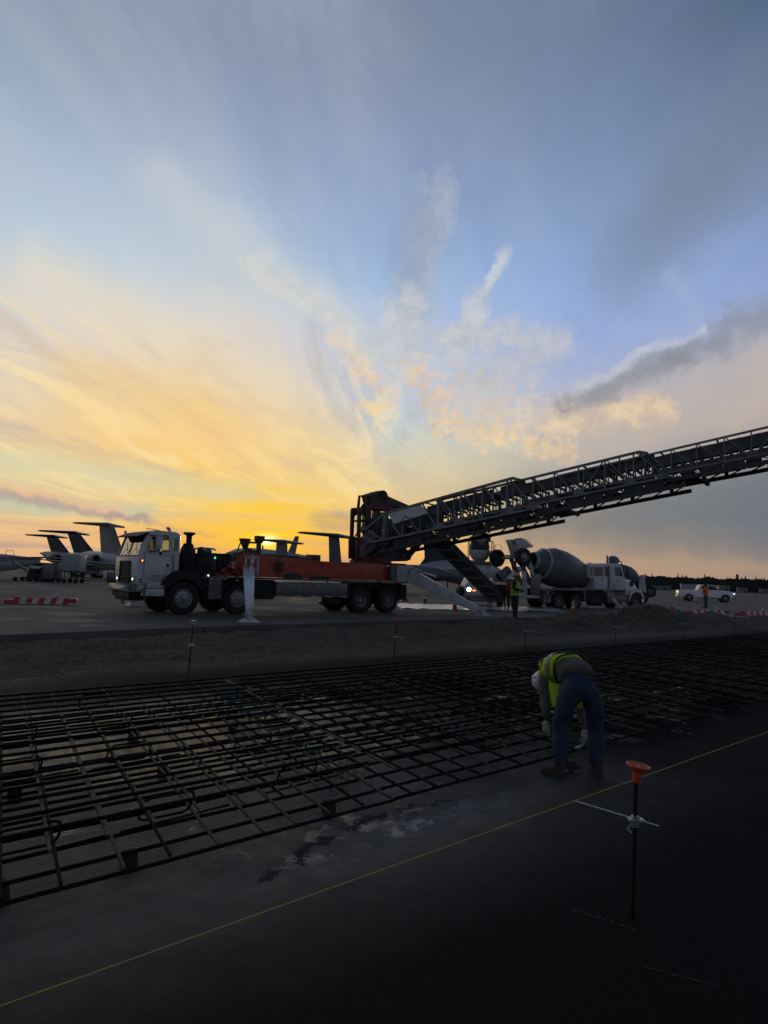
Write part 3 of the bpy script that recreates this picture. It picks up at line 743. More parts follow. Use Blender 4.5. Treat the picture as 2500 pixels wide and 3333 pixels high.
# concrete spacer blocks under the bars
BLK = [(1.10, 4.12, 'largest dark concrete spacer block at the bottom left corner of the rebar', 1.3), (1.80, 4.10, 'concrete spacer block under the near edge of the rebar, second from the left edge', 1),
       (3.32, 4.12, 'concrete spacer block under the near rebar edge just left of the mat joint', 1),
       (1.60, 5.75, 'concrete spacer block in the second row at the left edge of the rebar', 1), (2.75, 5.7, 'concrete spacer block in the second row below the looped chairs', 1),
       (3.03, 7.0, 'concrete spacer block in the third row under the first rebar mat', 1), (4.1, 6.84, 'upright spacer block in the warm reflection near the mat joint', 1)]
for u, v, lb, s_ in BLK:
    r0 = thing('spacer_block', UV(u, v, 0), TH, lb, 'spacer block', 'concrete spacer blocks under the rebar')
    k = .036 * s_
    b = MB(); b.loft([[(-k * 1.15, -k * 1.15, 0), (k * 1.15, -k * 1.15, 0), (k * 1.15, k * 1.15, 0), (-k * 1.15, k * 1.15, 0)], [(-k, -k, .079), (k, -k, .079), (k, k, .079), (-k, k, .079)]])
    bo = b.build('spacer_block', M_['block'], None, bevel=.005)
    bo.location = r0.location; bo.rotation_euler = (0, 0, TH + rs.uniform(-.2, .2))
    tag(bo, lb, 'spacer block', 'concrete spacer blocks under the rebar')
    bpy.data.objects.remove(r0, do_unlink=True)

# ============================================================ string lines and stakes
def stringline(v, z, u0, u1, sags, label):
    b = MB(); P = [UV(u0 + (u1 - u0) * k / 40, v, z - .0 * k) for k in range(41)]
    b.tube(P, .0021 if v < 5 else .003, 5)
    tag(b.build('string_line', M_['string'] if v < 5 else M_['string2']), label, 'string line')
stringline(2.215, .508, -3, 34, 0, 'taut yellow string line crossing the foreground to the right edge')
stringline(10.62, .515, -12, 42, 0, 'taut string line on the far row of pins beside the soil bank')
def stake(base, cap, label, top, bar_z, a, c, lean=(0, 0), big=False):
    """steel pin with sliding clamp and cross rod; a,c: reach of the rod along -v and +v"""
    root = thing('grade_stake', base, 0, label, 'grade stake', 'grade stakes holding the string lines')
    T = Vector(base) + Vector((lean[0], lean[1], top))
    b = MB(); b.tube([Vector(base) + Vector((0, 0, -.03)), Vector(base), T], [.010, .010, .010], 10)
    b.build('pin', M_['pin'], root, world=True, smooth=True)
    t = bar_z / top; pc = Vector(base).lerp(T, t)
    vd = Vector((-SU, CU, 0))
    b = MB(); b.tube([pc - vd * a + Vector((.014, 0, 0)), pc + vd * c + Vector((.014, 0, 0))], .0055, 8)
    b.build('cross_rod', M_['rod'], root, world=True, smooth=True)
    b = MB(); b.beam(pc - Vector((.035, 0, 0)), pc + Vector((.045, .0, 0)), .055, .012)
    b.beam(pc + Vector((0, 0, -.035)), pc + Vector((0, 0, .02)), .035, .035)
    b.tube([pc + Vector((-.03, -.02, -.02)), pc + Vector((-.055, -.035, -.035)), pc + Vector((-.035, -.05, -.05))], .005, 5)
    b.build('clamp', M_['rod'], root, world=True)
    if cap:
        b = MB()
        if big:
            ax = Vector((.12, -.05, 1)).normalized(); o = T - Vector((0, 0, .045))
            b.lathe([(.0, 0), (.022, 0), (.024, .004), (.024, .045), (.028, .06), (.042, .075), (.060, .082), (.064, .086), (.064, .092), (.060, .094), (.048, .088), (.03, .085), (.012, .088), (0, .088)], o, ax, 28)
            for k in range(8):
                a_ = 2 * math.pi * k / 8; q = ax.orthogonal().normalized(); w = ax.cross(q); d = q * math.cos(a_) + w * math.sin(a_)
                b.beam(o + ax * .089 + d * .018, o + ax * .092 + d * .050, .004, .004)
        else: b.lathe([(0, 0), (.02, 0), (.022, .03), (.05, .055), (.05, .065), (0, .065)], T - Vector((0, 0, .03)), (0, 0, 1), 14)
        b.build('cap', M_[cap], root, world=True, smooth=True)
    return root
stake((1.385, 3.785, 0), 'orangecap', 'nearest steel pin with an orange mushroom cap and white cross rod', .745, .505, .12, .385, (.018, 0), True)
far = [((-3.10, 11.35, 0), 'white_dirty', 'pale capped pin standing in front of the cab of the conveyor truck', .9, .54, .12, .1),
       ((.305, 14.32, 0), 'barred', 'small red capped pin in front of the rear wheels of the conveyor truck', .84, .53, .26, .1),
       ((3.83, 18.2, 0), None, 'bare pin with a cross rod below the standing worker in the green vest', .80, .48, .3, .14),
       ((7.26, 21.32, 0), 'rod', 'pin in front of the gravel heap, with a white ribbon above its cap', .86, .48, .34, .2),
       ((10.44, 23.8, 0), None, 'fifth pin from the left in the far row, before the striped barricades', .87, .52, .34, .15),
       ((13.86, 26.99, 0), None, 'rightmost pin of the far row beside the soil bank', .84, .52, .2, .1)]
for bp, cp, lb, tp, bz, a, c in far:
    rt = stake(bp, cp, lb, tp, bz, a, c, (.03, 0))
    if 'ribbon' in lb:
        b = MB(); b.tube([Vector(bp) + Vector((.03, 0, .85)), Vector(bp) + Vector((-.01, 0, 1.22))], .004, 5)
        b.build('wire', M_['rod'], rt, world=True)
        b = MB(); b.beam(Vector(bp) + Vector((-.06, 0, 1.32)), Vector(bp) + Vector((.1, .02, 1.16)), .015, .09); b.build('ribbon', M_['reflw'], rt, world=True)

M_['galvb'] = mat('dull_bumper_metal', (.26, .27, .28), .42, metal=.8, var=.12, scale=4, dirt=(.15, .14, .12))
# ============================================================ wheels
def wheel(root, x, y, z, R_, w, out, rim='alu', style='front', rr=.30, name='wheel'):
    """x,y,z: centre of the outer face; out: -1 when the outer face looks towards -y"""
    ax = (0, -out, 0); o = (x, y, z)
    b = MB(); r0 = rr
    prof = [(r0, .03), (r0 + .035, .006), (R_ - .10, 0), (R_ - .03, .015), (R_ - .004, .045), (R_, .07)]
    k = .07
    for g_ in (.25, .5, .75):
        a = w * g_
        prof += [(R_, a - .012), (R_ - .014, a - .008), (R_ - .014, a + .008), (R_, a + .012)]
    prof += [(R_, w - .07), (R_ - .004, w - .045), (R_ - .03, w - .015), (R_ - .10, w), (r0 + .035, w - .006), (r0, w - .03)]
    b.lathe(prof, o, ax, 32, closed=True)
    # tread lugs
    A = Vector(ax)
    q = A.orthogonal().normalized(); u = A.cross(q)
    for i in range(36):
        t = 2 * math.pi * i / 36; d = q * math.cos(t) + u * math.sin(t); tt = -q * math.sin(t) + u * math.cos(t)
        for a0 in (.035, w - .035 - w * .22):
            c = Vector(o) + A * (a0 + w * .11) + d * (R_ + .003)
            b.beam(c - A * w * .10, c + A * w * .10, .035, .014, up=tuple(d))
    ty = b.build(name, M_['rubber'], root, smooth=True, auto=40)
    b = MB()
    if style == 'front':
        b.lathe([(r0 + .004, .028), (r0 - .012, .018), (r0 - .03, .03), (r0 - .045, .07), (r0 - .10, .045), (r0 - .16, .03), (.10, .03), (.095, -.03), (.07, -.045), (.0, -.048)], o, ax, 28)
        hole_r, hole_a, hr = r0 - .075, .048, .022
    else:
        b.lathe([(r0 + .004, .028), (r0 - .012, .018), (r0 - .03, .04), (r0 - .05, .16), (r0 - .12, .18), (.12, .17), (.10, .06), (.07, .045), (0, .045)], o, ax, 28)
        hole_r, hole_a, hr = r0 - .085, .165, .026
    rm = b.build('rim', M_[rim], ty, smooth=True, auto=40)
    b = MB()
    for i in range(10):
        t = 2 * math.pi * i / 10; d = q * math.cos(t) + u * math.sin(t)
        c = Vector(o) + d * hole_r + A * hole_a
        b.cyl(c - A * .006, c + A * .02, hr, n=8)
    for i in range(10):
        t = 2 * math.pi * (i + .5) / 10; d = q * math.cos(t) + u * math.sin(t)
        c = Vector(o) + d * .14 + A * (.03 if style == 'front' else .165)
        b.cyl(c, c - A * .03, .013, n=6)
    b.build('wheel_bolts', M_['black'], ty)
    return ty
def arc(cx, cz, r, a0, a1, n): return [(cx + r * math.cos(R(a0 + (a1 - a0) * k / n)), cz + r * math.sin(R(a0 + (a1 - a0) * k / n))) for k in range(n + 1)]

M_['glassr'] = glassmat('reflecting_windshield', (.75, .9, .82), .85, .05, .8, .30)
# ============================================================ conveyor truck
OZ = (0, 0, -GZ)
TR = thing('conveyor_truck', (-6.849, 23.22, GZ), R(41), 'white cabbed truck with long red deck and lattice conveyor boom reaching the right edge', 'conveyor truck')
def T(): return MB(off=OZ)
WX = (.22, 2.30)
for x in WX:
    wheel(TR, x, 0, .81, .56, .38, -1, 'alu', 'front', .315); wheel(TR, x, 2.42, .81, .56, .38, 1, 'alu', 'front', .315)
for x in (8.0, 9.55):
    for y, s_ in ((0, -1), (2.42, 1)):
        wheel(TR, x, y, .76, .51, .27, s_, 'steelrim', 'rear', .29)
        wheel(TR, x, y - s_ * .32, .76, .51, .27, s_, 'steelrim', 'rear', .29)
for ch in [c for c in TR.children]: # wheels were built in absolute height
    for v_ in ch.data.vertices: v_.co.z -= GZ
    for g_ in ch.children:
        for v_ in g_.data.vertices: v_.co.z -= GZ
# cab shell
prof = [(-1.38, 1.22), (-1.42, 1.55), (-1.42, 2.14), (-1.17, 2.86), (-1.06, 2.98), (-.88, 3.05), (-.16, 3.04), (.0, 2.95), (.0, 1.73), (-.43, 1.38), (-1.1, 1.36), (-1.1, 1.22)]
cab = T().prism(prof, .03, 2.37).build('cab', M_['white'], TR, bevel=.075)
cut = []
cut.append(T().prism([(-1.28, 1.55), (-1.28, 2.16), (-1.05, 2.88), (-.2, 2.92), (-.09, 2.85), (-.09, 1.8), (-.5, 1.55)], .10, 2.30).build('c', M_['seat']))
cut.append(T().prism([(-1.17, 2.36), (-1.02, 2.83), (-.97, 2.88), (-.50, 2.91), (-.44, 2.86), (-.38, 2.37), (-.42, 2.33), (-1.13, 2.32)], -.5, 3).build('c', M_['seat']))
cut.append(T().prism([(-.25, 2.36), (-.27, 2.78), (-.24, 2.82), (-.12, 2.82), (-.10, 2.38)], -.5, 3).build('c', M_['seat']))
cut.append(T().box(-.2, .3, .45, 1.95, 2.36, 2.78).build('c', M_['seat']))
cw = T(); cw.add([(-1.75, .22, 2.20), (-1.0, .22, 2.20), (-1.0, .30, 2.86), (-1.75, .30, 2.86), (-1.75, 2.18, 2.20), (-1.0, 2.18, 2.20), (-1.0, 2.10, 2.86), (-1.75, 2.10, 2.86)],
                 [(0, 3, 2, 1), (4, 5, 6, 7), (0, 1, 5, 4), (1, 2, 6, 5), (2, 3, 7, 6), (3, 0, 4, 7)])
cut.append(cw.build('c', M_['seat']))
for c in cut: c.parent = TR
bpy.context.view_layer.update()
carve(cab, cut)
b = T(); b.add([(-1.375, .18, 2.18), (-1.375, 2.22, 2.18), (-1.16, 2.14, 2.87), (-1.16, .26, 2.87)], [(0, 1, 2, 3)])
b.add([(-1.36, .18, 2.18), (-1.36, 2.22, 2.18), (-1.145, 2.14, 2.87), (-1.145, .26, 2.87)], [(3, 2, 1, 0)])
ws = b.build('windshield', M_['glassr'], TR)
b = T(); P = [(-1.40, .15, 2.17), (-1.40, 2.25, 2.17), (-1.175, 2.16, 2.89), (-1.175, .24, 2.89)]
b.tube(P, .022, 6, closed=True); b.tube([(-1.395, 1.2, 2.18), (-1.17, 1.2, 2.88)], .014, 5)
for y in (.55, 1.5):
    b.tube([(-1.43, y + .25, 2.17), (-1.36, y - .05, 2.42)], .009, 5); b.tube([(-1.39, y - .2, 2.34), (-1.31, y + .05, 2.62)], .012, 5)
b.build('window_seal', M_['black'], TR)
for y in (.055, 2.345):
    T().prism([(-1.17, 2.33), (-.99, 2.87), (-.48, 2.90), (-.39, 2.33)], y, y + .008).build('side_window', M_['glass'], TR)
    T().prism([(-.26, 2.36), (-.27, 2.82), (-.11, 2.83), (-.10, 2.36)], y, y + .008).build('side_window', M_['glass'], TR)
# door skin, seams, handle
b = T(); b.prism([(-1.20, 1.47), (-1.215, 2.24), (-.345, 2.27), (-.27, 1.72), (-.44, 1.47)], .012, .032)
dr = b.build('door', M_['white'], TR, bevel=.004)
b = T(); b.box(-.48, -.38, .0, .012, 1.84, 1.94); b.build('door_handle', M_['black'], dr)
b = T(); b.tube([(-.215, .0, 1.60), (-.235, -.04, 1.64), (-.255, -.04, 2.22), (-.24, .01, 2.27)], .014, 6)
b.build('grab_rail', M_['black'], TR)
b = T()
for p in ([(-1.225, .02, 1.46), (-1.235, .02, 2.26), (-1.19, .02, 2.36)], [(-.33, .02, 2.3), (-.255, .02, 1.70), (-.43, .02, 1.455), (-1.225, .02, 1.455)]): b.tube(p, .005, 4)
b.prism([(-1.36, 1.30), (-1.36, 1.33), (-1.22, 1.33), (-1.22, 1.30)], .018, .03); b.prism([(-1.36, 1.37), (-1.36, 1.42), (-1.26, 1.42), (-1.26, 1.37)], .018, .03)
b.build('seam', M_['black'], TR)
# black lettering blocks along the door foot and below the window
def scrawl(b, x0, z0, h, n, y, w, seed=1):
    """a row of small worn marks, too small to read in the photograph"""
    r_ = random.Random(seed); x = x0
    for k in range(n):
        for _ in range(2): xx = x + r_.uniform(0, w * .8); b.beam((xx, y, z0), (xx + r_.uniform(-.2, .2) * w, y, z0 + h * r_.uniform(.7, 1)), h * .2, .003, up=(0, 1, 0))
        zz = z0 + h * r_.choice((.05, .5, .92)); b.beam((x, y, zz), (x + w, y, zz), h * .18, .003, up=(0, 1, 0)); x += w * 1.35
b = T(); scrawl(b, -.93, 1.51, .05, 1, .009, .03, 1); scrawl(b, -.87, 1.505, .06, 5, .009, .035, 2); scrawl(b, -.60, 1.505, .055, 8, .009, .033, 3); scrawl(b, -.62, 2.20, .05, 2, .009, .04, 4); scrawl(b, -.48, 2.20, .05, 2, .009, .04, 5)
b.build('lettering', M_['blacktext'], TR)
# grille, headlamps, visor, mirrors
b = T(); b.box(-1.445, -1.41, .72, 1.72, 1.28, 1.98)
for k in range(9): b.box(-1.452, -1.44, .76, 1.68, 1.33 + k * .07, 1.345 + k * .07)
b.build('grille', M_['black'], TR)
b = T(); b.tube([(-1.46, .72, 1.27), (-1.46, .72, 2.0), (-1.46, 1.72, 2.0), (-1.46, 1.72, 1.27)], .016, 6); b.tube([(-1.5, .1, 1.47), (-1.5, 2.3, 1.47)], .014, 6)
b.build('grille_guard', M_['black'], TR)
for y in (.42, 2.0):
    T().cyl((-1.40, y, 1.40), (-1.445, y, 1.40), .075, n=16).build('headlight_bezel', M_['chrome'], TR)
    T().cyl((-1.44, y, 1.42), (-1.452, y, 1.42), .055, n=14).build('headlight', M_['lampsoft'], TR)
b = T(); b.cyl((-1.30, .035, 2.02), (-1.30, .01, 2.02), .062, n=14); ml = b.build('marker_lamp_rim', M_['redlens'], TR)
T().box(-1.325, -1.275, .0, .012, 1.99, 2.05).build('marker_lamp', M_['amber'], TR)
b = T(); b.add([(-1.10, .05, 2.99), (-1.10, 2.35, 2.99), (-1.46, 2.28, 2.83), (-1.46, .12, 2.83), (-1.10, .05, 2.965), (-1.10, 2.35, 2.965), (-1.45, 2.28, 2.80), (-1.45, .12, 2.80)],
               [(0, 1, 2, 3), (7, 6, 5, 4), (0, 3, 7, 4), (1, 5, 6, 2), (3, 2, 6, 7), (0, 4, 5, 1)])
b.build('sun_visor', M_['black'], TR)
b = T(); b.box(-.95, -.78, -.34, -.25, 2.42, 2.86); mr_ = b.build('mirror', M_['white'], TR, bevel=.02)
b = T(); b.tube([(-1.1, .03, 2.86), (-.87, -.3, 2.88), (-.87, -.3, 2.36), (-1.1, .03, 2.30)], .014, 6); b.ball((-.80, -.25, 2.28), (.05, .04, .07)); b.build('mirror_arm', M_['black'], mr_)
b = T(); b.tube([(-1.02, .5, 3.06), (-1.05, .5, 3.11), (-.45, .9, 3.09), (-.43, .9, 3.06)], .014, 6); b.cyl((-.30, .4, 3.04), (-.30, .4, 3.13), .022, n=8)
b.ball((-1.3, 1.9, 3.0), (.05, .05, .05)); b.build('roof_horn', M_['white_dirty'], TR)
b = T(); b.tube([(-.10, .9, 3.0), (-.10, .9, 3.12), (-.13, .9, 3.17), (-.20, .9, 3.19)], .055, 10); b.build('exhaust_elbow', M_['galv'], TR, smooth=True)
# seats and steering wheel seen through the glass
b = T(); 
for y in (.35, 1.55): b.box(-.75, -.3, y, y + .5, 1.7, 2.05); b.box(-.38, -.24, y + .1, y + .4, 2.0, 2.42)
b.box(-1.3, -1.1, .15, 2.25, 1.9, 2.26)
b.tube([(-1.02 + .16 * math.sin(a) * .5, .62 + .2 * math.cos(a), 2.30 + .16 * math.sin(a)) for a in [k * .5 for k in range(13)]], .014, 5)
b.build('seat', M_['seat'], TR)
# bumper, steps, under-bumper
b = T(); b.box(-1.58, -1.42, -.02, 2.42, 1.0, 1.235); b.box(-1.58, -1.16, -.02, .06, 1.0, 1.235); b.build('bumper', M_['galvb'], TR, bevel=.02)
b = T(); b.box(-1.56, -1.15, .35, 2.05, .82, 1.02); b.box(-1.5, -1.0, .5, 1.9, .70, .86); b.tube([(-1.5, .9, .72), (-1.6, .9, .66), (-1.5, .9, .6)], .03, 6); b.build('front_crossmember', M_['black'], TR)
b = T(); b.box(-1.10, -.50, .0, .34, 1.13, 1.36); b.box(-1.12, -.50, -.03, .32, .87, 1.11); b.box(-.95, -.70, -.036, -.028, .97, 1.0)
b.build('step', M_['white_dirty'], TR, bevel=.01)
# front fenders
for x in WX[:1]:
    b = T(); b.prism(arc(.22, .81, .98, 25, 152, 14) + arc(.22, .81, .64, 152, 25, 14), -.03, .42); b.build('fender', M_['black'], TR)
    b = T(); b.prism(arc(.22, .81, .98, 28, 150, 14) + arc(.22, .81, .64, 150, 28, 14), 1.98, 2.43); b.build('fender', M_['black'], TR)
b = T(); b.prism(arc(2.30, .81, .76, 8, 168, 12) + arc(2.30, .81, .66, 168, 8, 12), .0, .42); b.build('fender', M_['black'], TR)
# air cleaner and intake
b = T(); b.lathe([(0, 0), (.24, 0), (.27, .05), (.27, .60), (.25, .72), (.15, .92), (0, .92)], (.40, .36, 1.76), (0, 0, 1), 20)
b.box(.28, .48, .08, .1, 2.12, 2.16)
ac = b.build('air_cleaner', M_['black'], TR, smooth=True)
b = T(); b.lathe([(.10, 0), (.10, .32), (.12, .34), (.21, .39), (.215, .42), (.19, .45), (0, .46)], (.42, .36, 2.62), (0, 0, 1), 18); b.build('intake_cap', M_['black'], ac, smooth=True)
# engine and hydraulics clutter between cab and hull
rs = random.Random(21)
b = T(); b.box(.05, 1.35, .55, 2.2, 1.55, 2.32); b.box(.7, 1.3, .18, .6, 1.6, 2.36); b.cyl((.86, .3, 1.7), (.86, .3, 2.46), .13, n=14)
b.ball((.86, .3, 2.46), (.13, .13, .12)); b.box(1.05, 1.35, .15, .5, 1.62, 2.15)
for k in range(26):
    x = rs.uniform(.6, 2.3); z = rs.uniform(1.75, 2.25); b.tube([(x, .25, z), (x + rs.uniform(-.2, .3), .12, z - rs.uniform(.0, .3)), (x + rs.uniform(-.4, .4), .3, z - rs.uniform(.1, .4))], rs.uniform(.012, .03), 5)
b.box(1.38, 2.35, .5, 1.9, 1.62, 2.40); b.box(1.5, 2.2, .3, .52, 1.9, 2.25)
b.build('engine', M_['black'], TR)
b = T(); b.cyl((1.05, .7, 2.44), (1.42, .7, 2.46), .09, n=12); b.cyl((.95, .7, 2.3), (.95, .7, 2.5), .05, n=8); b.tube([(.8, .9, 2.5), (1.1, .9, 2.58), (1.6, .9, 2.56), (1.7, .9, 2.52)], .03, 6)
for k in range(5): b.tube([(.95 + k * .10, .16, 2.02 + .04 * (k % 3)), (.97 + k * .10, .14, 2.18 + .05 * (k % 2))], .022, 6)
b.tube([(1.36, .14, 1.62), (1.36, .14, 2.4)], .02, 6); b.tube([(2.02, .14, 1.95), (2.02, .14, 2.4)], .02, 6)
b.build('hydraulic_pipes', M_['galv'], TR)
T().box(1.31, 1.36, .10, .13, 2.19, 2.26).build('indicator_lamp', M_['greenlamp'], TR)
T().ball((1.06, -.01, 1.60), .035).build('work_lamp', M_['lampsoft'], TR)
b = T(); b.box(.88, 1.30, .0, .3, 1.56, 1.70); b.build('valve_box', M_['black'], TR)
# chassis, deck, boxes
b = T(); b.box(-1.1, 10.5, .78, 1.0, .95, 1.42); b.box(-1.1, 10.5, 1.42, 1.64, .95, 1.42)
for x in WX + (8.0, 9.55): b.cyl((x, .3, .8), (x, 2.1, .8), .09, n=10); b.ball((x, 1.2, .8), (.22, .2, .2))
for x in (3.2, 4.6, 6.0, 7.3): b.box(x, x + .12, .8, 1.62, 1.0, 1.4)
b.box(2.95, 3.84, .12, .9, .78, 1.50); b.box(1.64, 1.74, .05, .4, .85, 1.5); b.box(.95, 1.06, .05, .6, .8, 1.5); b.box(6.9, 7.2, .3, .9, .62, .86)
b.build('chassis', M_['black'], TR)
b = T(); b.box(.9, 10.62, -.02, 2.44, 1.515, 1.575); b.build('deck', M_['deckgrey'], TR, bevel=.006)
b = T(); b.box(1.11, 1.61, .0, .5, .79, 1.50)
for k in range(7): b.box(1.13, 1.59, -.008, .004, .85 + k * .095, .87 + k * .095)
b.build('battery_box', M_['galv'], TR)
b = T(); b.box(3.88, 7.26, .02, .52, .88, 1.44); tb = b.build('toolbox', M_['galv'], TR, bevel=.006)
for x0, x1 in ((3.92, 4.72), (4.76, 5.50), (5.54, 6.36), (6.40, 7.22)):
    b = T(); b.box(x0, x1, .005, .018, .93, 1.40); d_ = b.build('toolbox_door', M_['galv'], tb, bevel=.003)
b = T()
for k in range(9): b.mat(k % 2).box(3.92 + k * .37, 4.29 + k * .37, .0, .008, .89, .92)
b.mat(0); b.build('reflective_tape', [M_['reflw'], M_['barred']], TR)
b = T(); b.box(7.30, 7.44, .05, .5, .86, 1.46); b.prism(arc(8.0, .76, .62, 20, 172, 10) + arc(8.0, .76, .57, 172, 20, 10), .02, .62); b.prism(arc(9.55, .76, .62, 8, 160, 10) + arc(9.55, .76, .57, 160, 8, 10), .02, .62)
b.box(7.3, 10.55, .35, .6, 1.30, 1.50); b.box(10.2, 10.56, .03, .6, .80, 1.44)
b.build('mudguard', M_['black'], TR)
# red hull
b = T(); b.prism([(1.38, 1.60), (2.34, 2.27), (2.60, 2.45), (4.22, 2.38), (5.78, 2.30), (9.29, 2.32), (9.61, 2.24), (9.64, 1.60)], .28, 2.16)
hull = b.build('hull', M_['red'], TR, bevel=.012)
b = T(); b.box(3.86, 4.28, .262, .279, 1.80, 2.18)
for k in range(6): b.box(3.90 + (k % 2) * .18, 4.04 + (k % 2) * .18, .245, .262, 1.84 + (k // 2) * .11, 1.92 + (k // 2) * .11)
b.tube([(3.95, .25, 1.84), (4.0, .2, 1.75), (4.15, .25, 1.70)], .012, 5)
b.build('control_panel', M_['darkred'], TR)
b = T(); b.add([(4.30, .27, 1.585), (5.05, .27, 1.585), (5.02, .24, 1.70), (4.85, .22, 1.80), (4.60, .22, 1.80), (4.40, .22, 1.74), (4.30, .05, 1.585), (5.08, .05, 1.585), (4.98, .06, 1.69), (4.78, .08, 1.76), (4.55, .08, 1.75), (4.38, .07, 1.68)],
               [(6, 7, 8, 9, 10, 11), (0, 5, 4, 3, 2, 1), (0, 6, 11, 5), (5, 11, 10, 4), (4, 10, 9, 3), (3, 9, 8, 2), (2, 8, 7, 1), (1, 7, 6, 0)])
M_['tarp'] = mat('blue_grey_cloth', (.045, .055, .08), .8, var=.2)
b.build('folded_cloth', M_['tarp'], TR, smooth=True)
b = T()
for k in range(7): b.box(5.5 + k * .13, 5.6 + k * .13, .08, .26, 1.585, 1.66 + .02 * (k % 3))
b.build('chain_heap', M_['brown'], TR)
b = T(); b.box(2.6, 5.1, .5, 1.9, 2.38, 2.46); b.box(4.7, 5.5, .5, 1.7, 2.31, 2.42); b.box(5.95, 6.35, .8, 1.4, 2.30, 2.56); b.tube([(5.75, .9, 2.3), (5.78, .9, 2.58)], .018, 5)
b.build('deck_cover', M_['brown'], TR, bevel=.01)
b = T(); scrawl(b, 1.70, 1.76, .05, 4, .27, .05, 6); scrawl(b, 1.66, 1.70, .045, 5, .27, .05, 7); scrawl(b, 1.64, 1.63, .04, 8, .27, .03, 8); b.box(2.02, 2.22, .262, .28, 2.08, 2.12); b.box(2.08, 2.15, .262, .28, 1.85, 2.08)
b.build('hull_lettering', M_['reflw'], TR)
# green bracket with two lamp horns
M_['green'] = mat('olive_green_paint', (.045, .055, .022), .5, var=.25)
b = T(); b.box(2.95, 3.40, .9, 1.4, 2.36, 2.60); b.box(3.05, 3.22, .95, 1.3, 2.60, 2.68); b.build('valve_bank', M_['green'], TR, bevel=.01)
b = T()
b.loft([[(2.97, 1.05, 2.62), (3.07, 1.05, 2.62), (3.07, 1.2, 2.62), (2.97, 1.2, 2.62)], [(2.82, .98, 2.96), (3.16, .98, 2.96), (3.16, 1.27, 2.96), (2.82, 1.27, 2.96)], [(2.81, .97, 3.03), (3.17, .97, 3.03), (3.17, 1.28, 3.03), (2.81, 1.28, 3.03)]])
b.loft([[(3.52, 1.05, 2.88), (3.68, 1.05, 2.88), (3.68, 1.2, 2.88), (3.52, 1.2, 2.88)], [(3.45, 1.0, 3.0), (3.78, 1.0, 3.0), (3.78, 1.26, 3.0), (3.45, 1.26, 3.0)], [(3.46, 1.0, 3.17), (3.80, 1.0, 3.17), (3.80, 1.26, 3.17), (3.46, 1.26, 3.17)]])
b.box(3.1, 3.5, 1.08, 1.18, 2.86, 2.93); b.box(3.53, 3.67, 1.05, 1.2, 2.45, 2.9); b.tube([(2.84, 1.1, 2.95), (2.74, 1.1, 2.72), (2.70, 1.1, 2.55)], .025, 6); b.tube([(3.75, 1.1, 2.8), (3.78, 1.1, 2.72), (3.76, 1.1, 2.66)], .03, 6)
b.build('boom_rest', M_['brown'], TR)
b = T(); b.tube([(2.1, .5, 2.35), (2.4, .45, 2.44), (2.9, .45, 2.62), (3.0, .5, 2.60)], .035, 6); b.box(2.2, 2.9, .5, 1.0, 2.3, 2.48); b.build('hose_bundle', M_['galv'], TR)
# turntable, pedestal and masts
b = T(); b.lathe([(0, 0), (.98, 0), (.98, .12), (.90, .16), (.90, .24), (0, .24)], (9.35, 1.25, 2.32), (0, 0, 1), 28); b.build('turntable', M_['darkred'], TR)
b = T(); b.prism([(8.34, 2.5), (8.30, 3.43), (8.82, 3.46), (8.95, 2.9), (9.15, 2.5)], .62, .80); b.prism([(8.34, 2.5), (8.30, 3.43), (8.82, 3.46), (8.95, 2.9), (9.15, 2.5)], 1.7, 1.88)
b.prism([(9.1, 2.5), (9.05, 3.3), (9.35, 3.2), (9.9, 2.5)], .6, .7); b.build('pedestal', M_['darkred'], TR, bevel=.01)
b = T(); b.box(8.44, 8.74, .55, .63, 2.58, 3.12); b.build('electrical_cabinet', M_['galv'], TR, bevel=.01)
b = T(); b.prism([(8.36, 3.4), (8.34, 4.62), (8.40, 4.72), (8.66, 4.75), (8.68, 4.45), (8.52, 4.35), (8.52, 3.4)], .66, .86)
b.prism([(8.36, 3.4), (8.34, 4.62), (8.40, 4.72), (8.66, 4.75), (8.68, 4.45), (8.52, 4.35), (8.52, 3.4)], 1.65, 1.85)
b.box(8.55, 8.85, .66, 1.85, 4.12, 4.2); b.box(8.8, 8.9, .7, .8, 3.6, 4.6); b.prism([(8.66, 4.55), (8.74, 5.3), (8.84, 5.3), (8.80, 4.5)], .68, .8); b.prism([(8.66, 4.55), (8.74, 5.3), (8.84, 5.3), (8.80, 4.5)], 1.7, 1.82)
b.box(8.75, 9.05, .68, 1.82, 5.26, 5.31)
b.build('mast', M_['brown'], TR, bevel=.008)
b = T(); b.prism([(8.90, 5.28), (9.02, 5.38), (9.28, 5.46), (9.46, 5.54), (10.02, 5.38), (11.55, 5.04), (11.6, 4.9), (10.9, 4.92), (10.3, 4.98), (9.9, 4.86), (9.05, 4.92)], .72, 1.78)
b.build('transfer_conveyor', M_['brown'], TR, bevel=.02)
b = T(); b.lathe([(0, 0), (.27, 0), (.27, 1.1), (0, 1.1)], (9.75, .70, 5.34), (0, 1, 0), 22); b.build('head_pulley', M_['belt'], TR, smooth=True)
b = T(); b.prism([(8.85, 4.72), (9.0, 4.95), (11.0, 4.86), (11.0, 4.72)], .66, .78); b.prism([(8.85, 4.72), (9.0, 4.95), (11.0, 4.86), (11.0, 4.72)], 1.72, 1.84); b.box(9.0, 9.1, .72, 1.8, 3.9, 4.8); b.box(9.55, 9.65, .75, 1.8, 4.2, 4.9)
b.build('transfer_frame', M_['darkred'], TR, bevel=.008)
b = T(); b.prism([(9.05, 4.25), (9.4, 4.32), (9.95, 4.66), (10.2, 4.64), (10.1, 4.0), (9.75, 3.3), (9.35, 3.25), (8.85, 3.76)], .85, 1.65)
